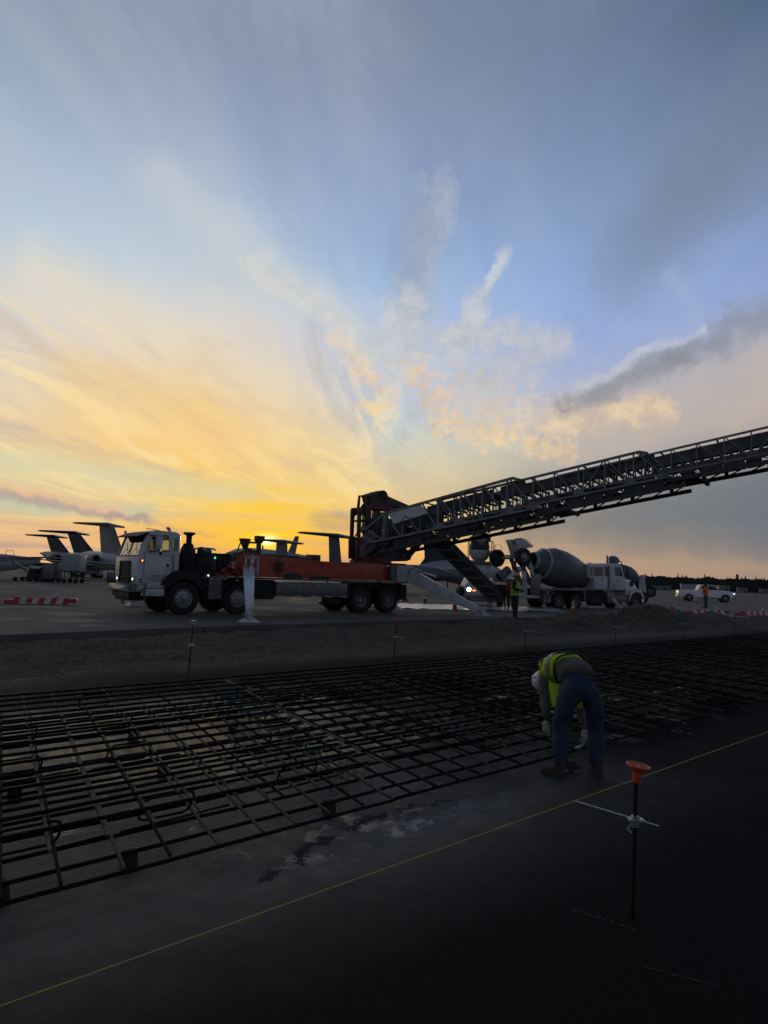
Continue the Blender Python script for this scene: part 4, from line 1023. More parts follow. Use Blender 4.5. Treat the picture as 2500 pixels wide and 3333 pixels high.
b.box(8.82, 9.1, .7, .95, 3.74, 3.95)
for k in range(12):
    a_ = rs.uniform(0, 1); b.tube([(8.9 + a_, .68, 3.5 + a_ * .6), (8.8 + a_ * .7, .62, 3.9), (9.0 + a_ * .5, .7, 4.4 + a_ * .3)], .02, 5)
b.build('transfer_hopper', M_['boomdark'], TR, bevel=.01)
b = T()
b.tube([(8.30, .6, 3.6), (8.12, .55, 3.4), (8.05, .55, 2.95), (8.15, .55, 2.5), (8.4, .6, 2.35)], .035, 6); b.tube([(8.34, .7, 3.4), (8.2, .6, 3.25), (8.13, .6, 2.8), (8.25, .6, 2.45)], .03, 6)
b.tube([(8.72, .6, 5.2), (8.60, .6, 4.9), (8.66, .6, 4.4), (8.95, .6, 4.1), (9.1, .6, 3.9)], .028, 6); b.tube([(8.7, .64, 4.5), (8.8, .6, 4.0), (9.2, .6, 3.85)], .028, 6)
b.build('hydraulic_hoses', M_['black'], TR)
for y in (.62, 1.78):
    b = T(); b.tube([(9.02, y, 2.52), (9.72, y, 3.75)], [.11, .10], 12); b.ball((8.98, y, 2.55), .13)
    lc = b.build('lift_cylinder', M_['darkred'], TR, smooth=True)
    b = T(); b.tube([(9.70, y, 3.72), (9.98, y, 4.42)], .045, 10); b.build('cylinder_rod', M_['chrome'], lc, smooth=True)
b = T(); b.prism([(9.3, 3.28), (11.0, 3.36), (11.2, 2.80), (11.42, 2.74), (11.36, 2.58), (11.1, 2.5), (10.5, 2.47), (9.2, 2.47)], .75, 1.75)
b.build('slew_base', M_['boomdark'], TR, bevel=.015)
b = T(); b.beam((11.22, .8, 2.72), (11.62, .8, 3.42), .10, .12); b.beam((11.22, 1.7, 2.72), (11.62, 1.7, 3.42), .10, .12); b.box(10.95, 11.3, .8, .9, 3.12, 3.16)
b.beam((11.0, .8, 2.9), (10.86, .8, 3.4), .08, .1)
b.build('boom_strut', M_['boomdark'], TR)
b = T(); b.box(9.3, 10.72, .28, 2.2, 2.30, 2.375); b.build('rear_platform', M_['darkred'], TR, bevel=.01)
# rear outrigger box
b = T(); b.box(9.97, 10.97, .0, .62, 1.59, 2.27); ob = b.build('outrigger_housing', M_['white_dirty'], TR, bevel=.015)
b = T(); b.box(9.66, 9.96, .1, .6, 1.62, 2.22)
for k in range(4): b.box(9.67, 9.95, .06, .1, 1.68 + k * .14, 1.74 + k * .14)
b.build('valve_stack', M_['galv'], TR)
def leg_mb(A, F, w0, h0, w1, h1, ins=.0):
    b = T(); b.beam(A, F, w0, h0, w2=w1, h2=h1); return b
def outrigger(A, F, base, w0, h0, w1, h1, cylA, cylB, side=(0, 1, 0)):
    b = leg_mb(A, F, w0, h0, w1, h1); lg = b.build('outrigger_leg', M_['white'], TR, bevel=.012)
    b = T(); b.tube([cylA, Vector(cylA).lerp(Vector(cylB), .55)], .075, 12); b.build('outrigger_cylinder', M_['white_dirty'], lg, smooth=True)
    b = T(); b.tube([Vector(cylA).lerp(Vector(cylB), .5), cylB], .035, 10); b.ball(cylB, .06); b.build('cylinder_rod', M_['chrome'], lg, smooth=True)
    fx, fy, fz = base
    b = T(); b.beam(F, (fx, fy, GZ + .16), .07, .14); b.box(fx - .10, fx + .10, fy - .05, fy - .02, GZ + .07, GZ + .26); b.box(fx - .10, fx + .10, fy + .02, fy + .05, GZ + .07, GZ + .26)
    b.build('foot_link', M_['white_dirty'], lg, bevel=.004)
    b = T(); b.loft([[(fx - .25, fy - .28, GZ + .002), (fx + .25, fy - .28, GZ + .002), (fx + .25, fy + .28, GZ + .002), (fx - .25, fy + .28, GZ + .002)], [(fx - .25, fy - .28, GZ + .025), (fx + .25, fy - .28, GZ + .025), (fx + .25, fy + .28, GZ + .025), (fx - .25, fy + .28, GZ + .025)], [(fx - .12, fy - .12, GZ + .13), (fx + .12, fy - .12, GZ + .13), (fx + .12, fy + .12, GZ + .13), (fx - .12, fy + .12, GZ + .13)]])
    b.build('foot_plate', M_['white_dirty'], lg)
    return lg
def unit(a): return Vector(a).normalized()
outrigger((2.66, .02, 1.84), (.80, -3.84, .56), (.63, -4.17, 0), .44, .26, .24, .20, (2.80, .02, 2.34), (2.52, -.40, 1.80))
b = T()
for x in (2.52, 3.02): b.beam((x, .02, 1.70), (x, .02, 2.32), .07, .07); b.ball((x, .0, 1.70), .06)
b.box(2.48, 3.06, .0, .06, 2.26, 2.33); b.build('outrigger_frame', M_['white_dirty'], TR, bevel=.01)
outrigger((10.75, .05, 1.86), (12.50, -2.75, .50), (12.62, -2.93, 0), .30, .62, .24, .28, (10.85, -.05, 2.16), (11.45, -.95, 1.86))
outrigger((2.66, 2.40, 1.84), (.80, 6.0, .56), (.63, 6.3, 0), .36, .26, .24, .20, (2.78, 2.3, 2.30), (2.60, 2.55, 1.86))
outrigger((10.75, 2.4, 1.86), (12.40, 4.9, .50), (12.55, 5.1, 0), .30, .46, .22, .24, (10.85, 2.4, 2.16), (11.45, 3.3, 1.86))

# the superstructure is narrower than the deck
for o_ in TR.children:
    if o_.name.split('.')[0] in ('mast', 'pedestal', 'electrical_cabinet', 'transfer_conveyor', 'head_pulley', 'transfer_frame', 'transfer_hopper', 'hydraulic_hoses', 'lift_cylinder'):
        for q_ in (o_,) + tuple(o_.children):
            for v_ in q_.data.vertices: v_.co.y = 1.3 + (v_.co.y - 1.3) * .55
TR.scale = (1, .88, 1)
bpy.context.view_layer.update()
# ---------------------------------------------------------------- boom
BA = R(-30); BQ = Vector((-1.0, 27.6, 0)); BD = Vector((math.cos(BA), math.sin(BA), 0)); BN = Vector((-math.sin(BA), math.cos(BA), 0))
def BP(t, y, z): return BQ + BD * t + BN * y + Vector((0, 0, z))
bpy.context.view_layer.update()
def bbeam(b, t0, y0, z0, t1, y1, z1, w, h): b.beam(BP(t0, y0, z0), BP(t1, y1, z1), w, h, up=(0, 0, 1))
def truss(name, bot, top, tb0, tb1, tt0, tt1, posts, diags, W0, W1, ch=.075, web=.05, extra=None, m='boom'):
    """bot/top: height functions; posts: t; diags: (t_top, t_bottom)"""
    b = MB()
    for y in (W0, W1):
        bbeam(b, tb0, y, bot(tb0), tb1, y, bot(tb1), ch, ch); bbeam(b, tt0, y, top(tt0), tt1, y, top(tt1), ch, ch * 1.1)
        for p in posts: b.beam(BP(p, y, bot(p)), BP(p, y, top(p)), web, web, up=tuple(BD))
        for a, c in diags: b.beam(BP(a, y, top(a) - .03), BP(c, y, bot(c) + .03), web * .8, web * 1.15, up=tuple(BN))
    if extra: extra(b)
    root = b.build(name, M_[m], TR, world=True)
    # floor bracing between the two bottom chords and a few top ties
    b = MB(); n = int((tb1 - tb0) / .55)
    for k in range(n + 1):
        t = tb0 + (tb1 - tb0) * k / n; b.beam(BP(t, W0, bot(t)), BP(t, W1, bot(t)), .05, .05)
        if k < n:
            t2 = tb0 + (tb1 - tb0) * (k + 1) / n
            b.beam(BP(t, W0 if k % 2 else W1, bot(t) - .01), BP(t2, W1 if k % 2 else W0, bot(t2) - .01), .04, .03)
    n = int((tt1 - tt0) / 1.6)
    for k in range(n + 1):
        t = tt0 + (tt1 - tt0) * k / n; b.beam(BP(t, W0, top(t)), BP(t, W1, top(t)), .05, .05)
        b.beam(BP(t, W1 - .05, bot(t)), BP(t, W1 - .05, top(t)), .04, .04, up=tuple(BD))
    o = b.build('cross_brace', M_['boomdark'], TR, world=True); o.parent = root
    return root
def lf(z0, t0, s): return lambda t: z0 + (t - t0) * s
s1b, s1t = lf(3.24, 1.27, .1845), lf(4.28, 1.23, .2255)
s2b, s2t = lf(4.49, 7.19, .179), lf(5.37, 6.69, .195)
s3b, s3t = lf(5.45, 11.75, .166), lf(6.04, 10.94, .190)
W = 1.75
P1 = [2.01, 2.79, 3.54, 4.46, 5.32, 6.29, 6.95]
def extra1(b):
    for y in (0, W):
        for p in (2.01, 2.79): b.beam(BP(p, y, s1b(p)), BP(p, y, s1b(p) + .55), .05, .05, up=tuple(BD))
        for a, c in ((1.55, 1.98), (2.35, 2.76)): b.beam(BP(a, y, s1b(a) + .52), BP(c, y, s1b(c)), .045, .06, up=tuple(BN))
        b.beam(BP(1.25, y, s1b(1.25) + .05), BP(1.25, y, s1t(1.25)), .26, .12, up=tuple(BD))
        b.beam(BP(.3, y, s1b(.3) + .55), BP(1.2, y, s1t(1.2) - .02), .10, .14, up=tuple(BN)); b.beam(BP(.45, y, s1b(.5) + .5), BP(1.15, y, s1b(1.15)), .05, .05); b.beam(BP(.2, y, s1b(.4) + .3), BP(.7, y, s1b(.7)), .10, .1)
        for t in (4.05, 4.95, 5.85, 6.75): b.beam(BP(t, y, s1b(t)), BP(t, y, s1b(t) + .62), .035, .035, up=tuple(BD))
        for tg in (3.55, 4.46, 6.29, 7.25):   # gusset plates
            pts = [(tg - .28, .04), (tg + .28, .04), (tg + .08, .22), (tg - .08, .22)]
            vs = [BP(t, y - .03, s1b(t) + h) for t, h in pts] + [BP(t, y - .015, s1b(t) + h) for t, h in pts]
            b.add(vs, [(0, 1, 2, 3), (7, 6, 5, 4), (0, 4, 5, 1), (1, 5, 6, 2), (2, 6, 7, 3), (3, 7, 4, 0)])
        b.beam(BP(6.46, y, s1t(6.46)), BP(6.75, y, s1t(6.6) - .12), .16, .10)
B1 = truss('boom_section', s1b, s1t, .7, 7.42, 1.15, 6.46, [1.2, 3.54, 4.46, 5.32, 6.26], [(2.85, 3.50), (3.62, 4.42), (4.52, 5.28), (5.38, 6.2), (6.36, 7.30)], 0, W, .085, .065, extra1)
b = MB()
for t0_, t1_, f0_, f1_ in ((.75, 1.6, .0, .97), (1.6, 2.35, .45, .95), (2.35, 3.3, .30, .95), (1.75, 2.2, .0, .25)):
    vs = [BP(t0_, y, s1b(t0_) + (s1t(t0_) - s1b(t0_)) * f0_) for y in (1.0, 1.03)] + [BP(t1_, y, s1b(t1_) + (s1t(t1_) - s1b(t1_)) * f0_) for y in (1.0, 1.03)] + [BP(t1_, y, s1b(t1_) + (s1t(t1_) - s1b(t1_)) * f1_) for y in (1.0, 1.03)] + [BP(t0_, y, s1b(t0_) + (s1t(t0_) - s1b(t0_)) * f1_) for y in (1.0, 1.03)]
    b.add(vs, [(0, 2, 4, 6), (7, 5, 3, 1), (0, 1, 3, 2), (4, 5, 7, 6)])
o = b.build('inner_plate', M_['boomdark'], TR, world=True); o.parent = B1
# sign panel on the boom
def panel(pts, y0, y1, m, name, par):
    b = MB(); n = len(pts); vs = [BP(t, y0, z) for t, z in pts] + [BP(t, y1, z) for t, z in pts]
    b.add(vs, [tuple(range(n)), tuple(reversed(range(n, 2 * n)))] + [((i + 1) % n, i, n + i, n + (i + 1) % n) for i in range(n)])
    o = b.build(name, m, TR, world=True); o.parent = par; return o
panel([(1.38, s1t(1.38) - .07), (2.82, s1t(2.82) - .07), (3.12, s1b(3.12) + .66), (1.64, s1b(1.64) + .53)], -.06, -.045, M_['white'], 'sign_panel', B1)
b = MB(); sx = .2; 
def spt(x, z): t = 1.60 + x; return BP(t, -.064, s1t(t) - .70 + z)
LG = [(.32, .10), (.52, .37), (.555, .29), (.60, .345), (.65, .25), (.86, .25)]
for p, q in zip(LG, LG[1:]): b.beam(spt(*p), spt(*q), .028, .004, up=tuple(BN))
def brow(b, x0, z0, h, n, w, seed):
    tmp = MB(); scrawl(tmp, 0, 0, h, n, 0, w, seed)
    for v in tmp.v: v.x, v.z = x0 + v.x, z0 + v.z
    b.add([spt(v.x, v.z) - BN * v.y for v in tmp.v], tmp.f)
brow(b, .30, .095, .055, 11, .038, 11); brow(b, .38, .02, .055, 8, .036, 12)
o = b.build('panel_emblem', M_['text'], TR, world=True); o.parent = B1
P2 = [7.95, 8.79, 9.68, 10.62]
def extra2(b):
    for y in (.09, W - .09):
        for t in (10.15, 10.95): b.beam(BP(t, y, s2b(t) if t > 10.5 else s2t(t) - .5), BP(t, y, s2t(t)) if t < 10.5 else BP(t, y, s2b(t) + .72), .045, .045, up=tuple(BD))
        for tg in (8.8, 10.5, 11.55):
            pts = [(tg - .22, .04), (tg + .22, .04), (tg + .07, .18), (tg - .07, .18)]
            vs = [BP(t, y - .03, s2b(t) + h) for t, h in pts] + [BP(t, y - .015, s2b(t) + h) for t, h in pts]
            b.add(vs, [(0, 1, 2, 3), (7, 6, 5, 4), (0, 4, 5, 1), (1, 5, 6, 2), (2, 6, 7, 3), (3, 7, 4, 0)])
        b.beam(BP(10.76, y, s2t(10.76)), BP(11.05, y, s2t(10.9) - .1), .14, .09)
B2 = truss('boom_section', s2b, s2t, 3.4, 11.72, 3.4, 10.76, [3.45, 4.15, 4.95, 5.7, 6.45, 7.19, 7.95, 8.79, 9.68, 10.60], [(3.5, 4.1), (4.2, 4.9), (5.0, 5.65), (5.75, 6.4), (6.5, 7.1), (7.22, 7.92), (7.99, 8.74), (9.62, 8.86), (9.74, 10.52), (10.70, 11.62)], .09, W - .09, .075, .05, extra2)
P3 = [8.15, 8.95, 9.65, 10.35, 11.05, 11.75, 12.5, 13.3, 14.05, 14.85, 15.65, 16.45, 17.25, 18.05, 18.85, 19.65, 20.45, 21.2]
dg3 = []
for i, (a, c) in enumerate(zip(P3, P3[1:])): dg3.append((a + .04, c - .05) if i % 5 != 3 else (c - .04, a + .06))
B3 = truss('boom_section', s3b, s3t, 8.1, 21.4, 8.1, 21.4, P3, dg3, .17, W - .17, .06, .038)
# belts, idlers and trough inside the three sections
def core(t0, t1, zb, zt, lo, hi, y0, y1, par, m='boomdark'):
    b = MB(); N = max(2, int((t1 - t0) / .28)); rr = random.Random(int(t0 * 10))
    def zz(t, f): return zb(t) + (zt(t) - zb(t)) * f
    for f0, f1 in (lo, hi):
        for a, c in ((t0, t1),):
            ts = [a + (c - a) * k / N for k in range(N + 1)]
            for y in (y0,):
                for p, q in zip(ts, ts[1:]):
                    if rr.random() < .07 and f0 == hi[0]: continue
                    jt = rr.uniform(-.008, .008)
                    b.add([BP(p, y, zz(p, f0) + jt), BP(q, y, zz(q, f0) + jt), BP(q, y, zz(q, f1) + jt), BP(p, y, zz(p, f1) + jt), BP(p, y + .03, zz(p, f0) + jt), BP(q, y + .03, zz(q, f0) + jt), BP(q, y + .03, zz(q, f1) + jt), BP(p, y + .03, zz(p, f1) + jt)],
                          [(0, 1, 2, 3), (7, 6, 5, 4), (0, 4, 5, 1), (2, 6, 7, 3)])
    for k in range(N + 1):
        t = t0 + (t1 - t0) * k / N
        b.beam(BP(t, y0 + .02, zz(t, lo[0])), BP(t, y0 + .02, zz(t, hi[1])), .035, .035, up=tuple(BD))
        b.cyl(BP(t, y0, zz(t, hi[0])), BP(t, y1, zz(t, hi[0])), .05, n=8)
        b.cyl(BP(t, y0, zz(t, lo[1])), BP(t, y1, zz(t, lo[1])), .045, n=8)
    o = b.build('idler_frame', M_[m], TR, world=True); o.parent = par
    b = MB()
    for f in (hi[0] + .08, lo[0] + .04):
        n = 8; ts = [t0 + (t1 - t0) * k / n for k in range(n + 1)]
        ym = (y0 + y1) / 2; vs = []; fs = []
        for t in ts: vs += [BP(t, y0 + .05, zz(t, f) + .10), BP(t, ym - .2, zz(t, f)), BP(t, ym + .2, zz(t, f)), BP(t, y1 - .02, zz(t, f) + .10)]
        for k in range(n):
            for j in range(3): fs.append((4 * k + j, 4 * k + j + 1, 4 * k + j + 5, 4 * k + j + 4))
        b.add(vs, fs)
    o = b.build('belt', M_['belt'], TR, world=True); o.parent = par
core(2.9, 6.8, s1b, s1t, (.06, .24), (.54, .90), .34, 1.4, B1, 'boommid')
core(1.3, 3.2, s1b, s1t, (.05, .12), (.16, .34), .35, 1.3, B1)
core(6.8, 11.2, s2b, s2t, (.05, .26), (.52, .90), .34, 1.4, B2, 'boommid')
core(11.2, 21.4, s3b, s3t, (.05, .28), (.40, .90), .38, 1.35, B3, 'boommid')
# belly: return belt pan slung under the bottom chords, with openings, and section end rollers
def belly(t0, t1, zb, drop, par, end):
    b = MB(); N = int((t1 - t0) / .62)
    for y in (.15, W - .05):
        b.beam(BP(t0, y, zb(t0) - drop), BP(t1, y, zb(t1) - drop), .07, .13)
        for k in range(N):
            p = t0 + (t1 - t0) * k / N; q = t0 + (t1 - t0) * (k + 1) / N
            b.beam(BP(p, y, zb(p) - drop), BP(q, y, zb(q) - .02), .04, .05, up=tuple(BN))
    for k in range(N):
        p = t0 + (t1 - t0) * (k + .02) / N; q = t0 + (t1 - t0) * (k + (.97 if k % 3 else .7)) / N
        z = drop * .45
        d0 = drop * (.80 if k % 3 else .45)
        b.add([BP(p, .13, zb(p) - .03), BP(q, .13, zb(q) - .03), BP(q, .13, zb(q) - d0), BP(p, .13, zb(p) - d0), BP(p, .16, zb(p) - .03), BP(q, .16, zb(q) - .03), BP(q, .16, zb(q) - d0), BP(p, .16, zb(p) - d0)], [(0, 1, 2, 3), (7, 6, 5, 4), (0, 4, 5, 1), (2, 6, 7, 3)])
        b.add([BP(p, .2, zb(p) - z), BP(q, .2, zb(q) - z), BP(q, W - .1, zb(q) - z), BP(p, W - .1, zb(p) - z), BP(p, .2, zb(p) - z + .02), BP(q, .2, zb(q) - z + .02), BP(q, W - .1, zb(q) - z + .02), BP(p, W - .1, zb(p) - z + .02)],
              [(3, 2, 1, 0), (4, 5, 6, 7), (0, 1, 5, 4), (1, 2, 6, 5), (2, 3, 7, 6), (3, 0, 4, 7)])
        if k % 2 == 0: b.beam(BP(p, W - .02, zb(p) - drop), BP(p, W - .02, zb(p) - .0), .12, .12, up=tuple(BD))
    b.beam(BP(end - .5, .4, zb(end) - drop * .5), BP(end + .35, .9, zb(end) - drop * .6), .22, .14); b.cyl(BP(end + .3, .3, zb(end) - drop * .55), BP(end + .3, 1.6, zb(end) - drop * .55), .08, n=10)
    o = b.build('belly_pan', M_['boomdark'], TR, world=True); o.parent = par
belly(.9, 7.9, s1b, .42, B1, 8.1); belly(7.7, 12.2, s2b, .36, B2, 12.4); belly(12.0, 21.4, s3b, .26, B3, 21.0)
# head cylinder and stay between the boom foot and the turret
b = MB(); b.beam(BP(.75, .3, 3.45), BP(.1, .5, 3.2), .35, .5); b.beam(BP(1.0, .4, 3.3), BP(.1, .5, 2.7), .35, .3); b.beam(BP(1.0, 1.5, 3.3), BP(.1, 1.3, 2.7), .35, .3); b.beam(BP(2.2, .3, s1b(2.2) - .05), BP(1.55, .5, 2.55), .16, .18); b.beam(BP(2.2, 1.5, s1b(2.2) - .05), BP(1.55, 1.3, 2.55), .16, .18)
b.build('boom_pivot', M_['boomdark'], TR, world=True)
# inclined feed conveyor down to the mixers
FA, FB = Vector((2.35, 30.6, 3.62)), Vector((6.35, 37.7, .80)); fd = (FB - FA).normalized(); fs_ = Vector((-fd.y, fd.x, 0)).normalized(); fu = fs_.cross(fd) * -1
if fu.z < 0: fu = -fu
b = MB()
for sgn in (-1, 1):
    a0 = FA + fs_ * .42 * sgn; b0 = FB + fs_ * .42 * sgn
    b.beam(a0 + fu * .12, b0 + fu * .12, .06, .05); b.beam(a0 - fu * .12, b0 - fu * .12, .06, .05)
    L = (b0 - a0).length; N = int(L / .26)
    for k in range(N + 1): c = a0.lerp(b0, k / N); b.beam(c - fu * .12, c + fu * .12, .14, .03, up=tuple(fd))
fc = b.build('feed_conveyor', M_['boomdark'], TR, world=True)
b = MB(); b.beam(FA, FB, .78, .03)
o = b.build('feed_belt', M_['belt'], TR, world=True); o.parent = fc
b = MB(); N = 7
for k in range(N + 1): c = FA.lerp(FB, k / N) - fu * .14; b.beam(c - fs_ * .45, c + fs_ * .45, .05, .05)
o = b.build('feed_cross_brace', M_['boom'], TR, world=True); o.parent = fc
b = MB()
for dx, dy in ((-.5, -.5), (.5, -.5), (.5, .5), (-.5, .5)): b.beam((6.45 + dx, 37.9 + dy, GZ), (6.4 + dx * .8, 37.8 + dy * .8, 1.2), .07, .07)
b.loft([[(6.15, 37.5, .8), (6.75, 37.5, .8), (6.75, 38.2, .8), (6.15, 38.2, .8)], [(5.85, 37.2, 1.55), (7.1, 37.2, 1.55), (7.1, 38.6, 1.55), (5.85, 38.6, 1.55)]], caps=False)
o = b.build('feed_hopper', M_['boomdark'], TR, world=True); o.parent = fc
b = MB(); b.box(6.78, 7.2, 37.0, 37.05, .95, 1.9); b.box(5.9, 6.2, 37.0, 37.05, 1.0, 1.5)
o = b.build('hopper_flap', M_['darkred'], TR, world=True); o.parent = fc

# ============================================================ concrete mixer with its booster wheels raised
def lift(root, z=GZ):
    """meshes were written with absolute heights; bring them down to the root"""
    def go(o):
        for ch in o.children:
            if not ch.get('_l'):
                for v_ in ch.data.vertices: v_.co.z -= z
                ch['_l'] = 1
            go(ch)
    go(root)
    def clr(o):
        for ch in o.children:
            if '_l' in ch: del ch['_l']
            clr(ch)
    clr(root)
def mixer(loc, rz, label, group):
    MX = thing('mixer_truck', loc, rz, label, 'mixer truck', group)
    def T(): return MB()
    wheel(MX, 0, 0, .76, .53, .34, -1, 'steelrim', 'rear', .30); wheel(MX, 0, 2.4, .76, .53, .34, 1, 'steelrim', 'rear', .30)
    for x in (-5.15, -6.50):
        for y, s_ in ((0, -1), (2.4, 1)):
            wheel(MX, x, y, .71, .47, .27, s_, 'steelrim', 'rear', .28)
            wheel(MX, x, y - s_ * .31, .71, .47, .27, s_, 'steelrim', 'rear', .28)
    # drum
    o = Vector((-3.05, 1.2, 2.20)); ax = Vector((-1, 0, .19)).normalized()
    b = T(); b.lathe([(0, -.01), (.58, 0), (.64, .05), (.86, .95), (1.04, 1.55), (1.155, 2.25), (1.17, 2.35), (1.17, 3.15), (1.155, 3.22), (.98, 3.7), (.90, 3.92), (.72, 4.25), (.54, 4.62), (.5, 4.7), (.46, 4.68)], o, ax, 40)
    dr = b.build('drum', M_['drum'], MX, smooth=True, auto=28)
    b = T(); b.lathe([(.88, 3.84), (.96, 3.84), (.96, 3.94), (.88, 3.94)], o, ax, 40, closed=True)
    b.lathe([(.52, 4.52), (.58, 4.52), (.58, 4.62), (.52, 4.62)], o, ax, 30, closed=True)
    b.build('drum_ring', M_['white_dirty'], dr, smooth=True)
    # chassis and deck
    b = T(); b.box(-7.6, .6, .75, .95, .80, 1.12); b.box(-7.6, .6, 1.45, 1.65, .80, 1.12); b.box(-4.4, -2.6, .15, .75, .72, 1.20); b.box(-3.3, -2.5, .4, 2.0, 1.1, 1.9)
    for x in (0, -5.15, -6.5): b.cyl((x, .3, .73), (x, 2.1, .73), .09, n=10); b.ball((x, 1.2, .73), (.2, .2, .19))
    b.box(-7.9, -4.4, .62, .74, 1.1, 1.40); b.box(-7.9, -4.4, 1.66, 1.78, 1.1, 1.40)
    b.cyl((-3.9, .25, .66), (-2.9, .25, .66), .2, n=14); b.box(-4.4, -2.5, 1.7, 2.3, .72, 1.2)
    b.build('chassis', M_['black'], MX)
    b = T(); b.box(-6.95, -4.5, .0, .5, 1.36, 1.42); b.box(-6.95, -4.5, 1.9, 2.4, 1.36, 1.42); b.box(-7.0, -3.6, .02, .10, 1.40, 1.50); b.box(-7.6, -6.9, .0, .10, 1.30, 1.40)
    b.build('fender_deck', M_['galv'], MX)
    b = T(); b.prism([(-7.05, 1.30), (-6.95, 1.40), (-7.45, 1.40), (-7.6, .78), (-7.35, .78), (-7.3, 1.25)], .0, .5); b.box(-7.70, -7.16, .0, .45, .62, 1.10)
    b.prism([(-4.55, 1.36), (-4.45, 1.36), (-4.42, .80), (-4.52, .80)], .0, .5)
    b.build('mudguard', M_['galv'], MX)
    T().box(-7.12, -6.98, -.012, .0, 1.12, 1.22).build('tail_lamp', M_['barred'], MX)
    # cab
    prof = [(-3.64, 1.46), (-3.64, 2.12), (-4.24, 2.16), (-4.30, 2.98), (-4.20, 3.04), (-2.6, 3.10), (-2.3, 3.14), (-1.45, 3.14), (-1.22, 3.0), (-.98, 2.34), (-.85, 2.30), (-.85, 1.46)]
    prof[2] = (-4.02, 2.14); prof[3] = (-4.04, 2.96); prof[4] = (-3.98, 3.02)
    cab = T().prism(prof, .10, 2.30).build('cab', M_['white'], MX, bevel=.06)
    cuts = [T().prism([(-3.9, 2.3), (-3.9, 2.9), (-2.4, 2.95), (-1.5, 3.02), (-1.30, 2.95), (-1.05, 2.4), (-1.1, 1.6), (-3.5, 1.6), (-3.5, 2.2)], .17, 2.23).build('c', M_['seat'], MX)]
    for P in ([(-3.93, 2.28), (-3.95, 2.82), (-3.72, 2.83), (-3.72, 2.28)], [(-3.63, 2.30), (-3.64, 2.84), (-2.86, 2.87), (-2.85, 2.32)], [(-2.72, 2.33), (-2.72, 2.90), (-2.42, 2.92), (-2.42, 2.33)], [(-1.86, 2.90), (-1.38, 2.94), (-1.14, 2.36), (-1.80, 2.36)]):
        cuts.append(T().prism(P, -.5, 3).build('c', M_['seat'], MX))
    cw = T(); cw.add([(-1.6, .25, 2.38), (-.6, .25, 2.38), (-.6, .3, 2.98), (-1.6, .3, 2.98), (-1.6, 2.15, 2.38), (-.6, 2.15, 2.38), (-.6, 2.1, 2.98), (-1.6, 2.1, 2.98)], [(0, 3, 2, 1), (4, 5, 6, 7), (0, 1, 5, 4), (1, 2, 6, 5), (2, 3, 7, 6), (3, 0, 4, 7)])
    cuts.append(cw.build('c', M_['seat'], MX))
    bpy.context.view_layer.update(); carve(cab, cuts)
    for y in (.115, 2.285):
        for P in ([(-3.95, 2.26), (-3.97, 2.84), (-3.70, 2.85), (-3.70, 2.26)], [(-3.65, 2.28), (-3.66, 2.86), (-2.84, 2.89), (-2.83, 2.30)], [(-2.74, 2.31), (-2.74, 2.92), (-2.40, 2.94), (-2.40, 2.31)], [(-1.88, 2.92), (-1.36, 2.96), (-1.12, 2.34), (-1.82, 2.34)]):
            T().prism(P, y, y + .006).build('side_window', M_['glass'], MX)
    b = T(); b.box(-1.02, -.99, .25, 2.15, 2.38, 2.40); b.add([(-1.01, .24, 2.37), (-1.01, 2.16, 2.37), (-1.24, 2.12, 3.0), (-1.24, .28, 3.0)], [(0, 1, 2, 3)]); b.build('windshield', M_['glass'], MX)
    b = T(); b.prism([(-1.20, 1.50), (-2.02, 1.50), (-2.04, 2.30), (-1.15, 2.28), (-.92, 2.20), (-.92, 1.5)], .085, .10); b.prism([(-3.60, 1.56), (-2.5, 1.56), (-2.5, 2.2), (-3.60, 2.2)], .085, .10); dd = b.build('door_panel', M_['white'], MX, bevel=.004)
    b = T(); scrawl(b, -1.74, 2.05, .07, 6, .08, .05, 21); scrawl(b, -1.72, 1.93, .035, 6, .08, .035, 22); scrawl(b, -3.0, 2.05, .12, 2, .08, .08, 23); b.box(-1.90, -1.84, .07, .085, 1.62, 1.82)
    b.build('door_lettering', M_['blacktext'], MX)
    b = T(); b.tube([(-2.38, .15, 1.42), (-2.38, .15, 2.9), (-2.40, .15, 3.35), (-2.46, .15, 3.62)], [.075, .075, .075, .065], 12); b.build('exhaust_stack', M_['chrome'], MX, smooth=True)
    b = T(); b.box(-2.44, -2.30, .06, .14, 1.45, 3.0); b.build('stack_guard', M_['galv'], MX)
    b = T(); b.box(-3.2, -3.15, .9, 1.0, 3.08, 3.14); b.cyl((-3.15, 1, 3.12), (-2.9, 1, 3.12), .03); b.cyl((-2.9, 1.4, 3.12), (-2.65, 1.4, 3.12), .03); b.build('roof_horn', M_['chrome'], MX)
    # hood and fenders
    b = T(); rings = []
    for x, zt, hw in ((-.85, 2.30, 1.08), (-.4, 2.24, 1.04), (.0, 2.16, 1.0), (.25, 2.02, .95), (.48, 1.80, .85), (.56, 1.50, .80)):
        rings.append([(x, 1.2 - hw, 1.20), (x, 1.2 - hw, zt - .35), (x, 1.2 - hw * .75, zt - .05), (x, 1.2, zt), (x, 1.2 + hw * .75, zt - .05), (x, 1.2 + hw, zt - .35), (x, 1.2 + hw, 1.20)])
    b.loft(rings); hood = b.build('hood', M_['white'], MX, smooth=True, auto=50)
    for y0, y1 in ((-.02, .45), (1.95, 2.42)):
        b = T(); b.prism([(-.62, .80)] + [(-.62, 1.44)] + arc(0, .86, .72, 118, 12, 10) + [(.68, 1.08)] + arc(0, .80, .585, 15, 165, 12) + [(-.575, .80)], y0, y1); b.build('fender', M_['white'], MX, smooth=True, auto=40)
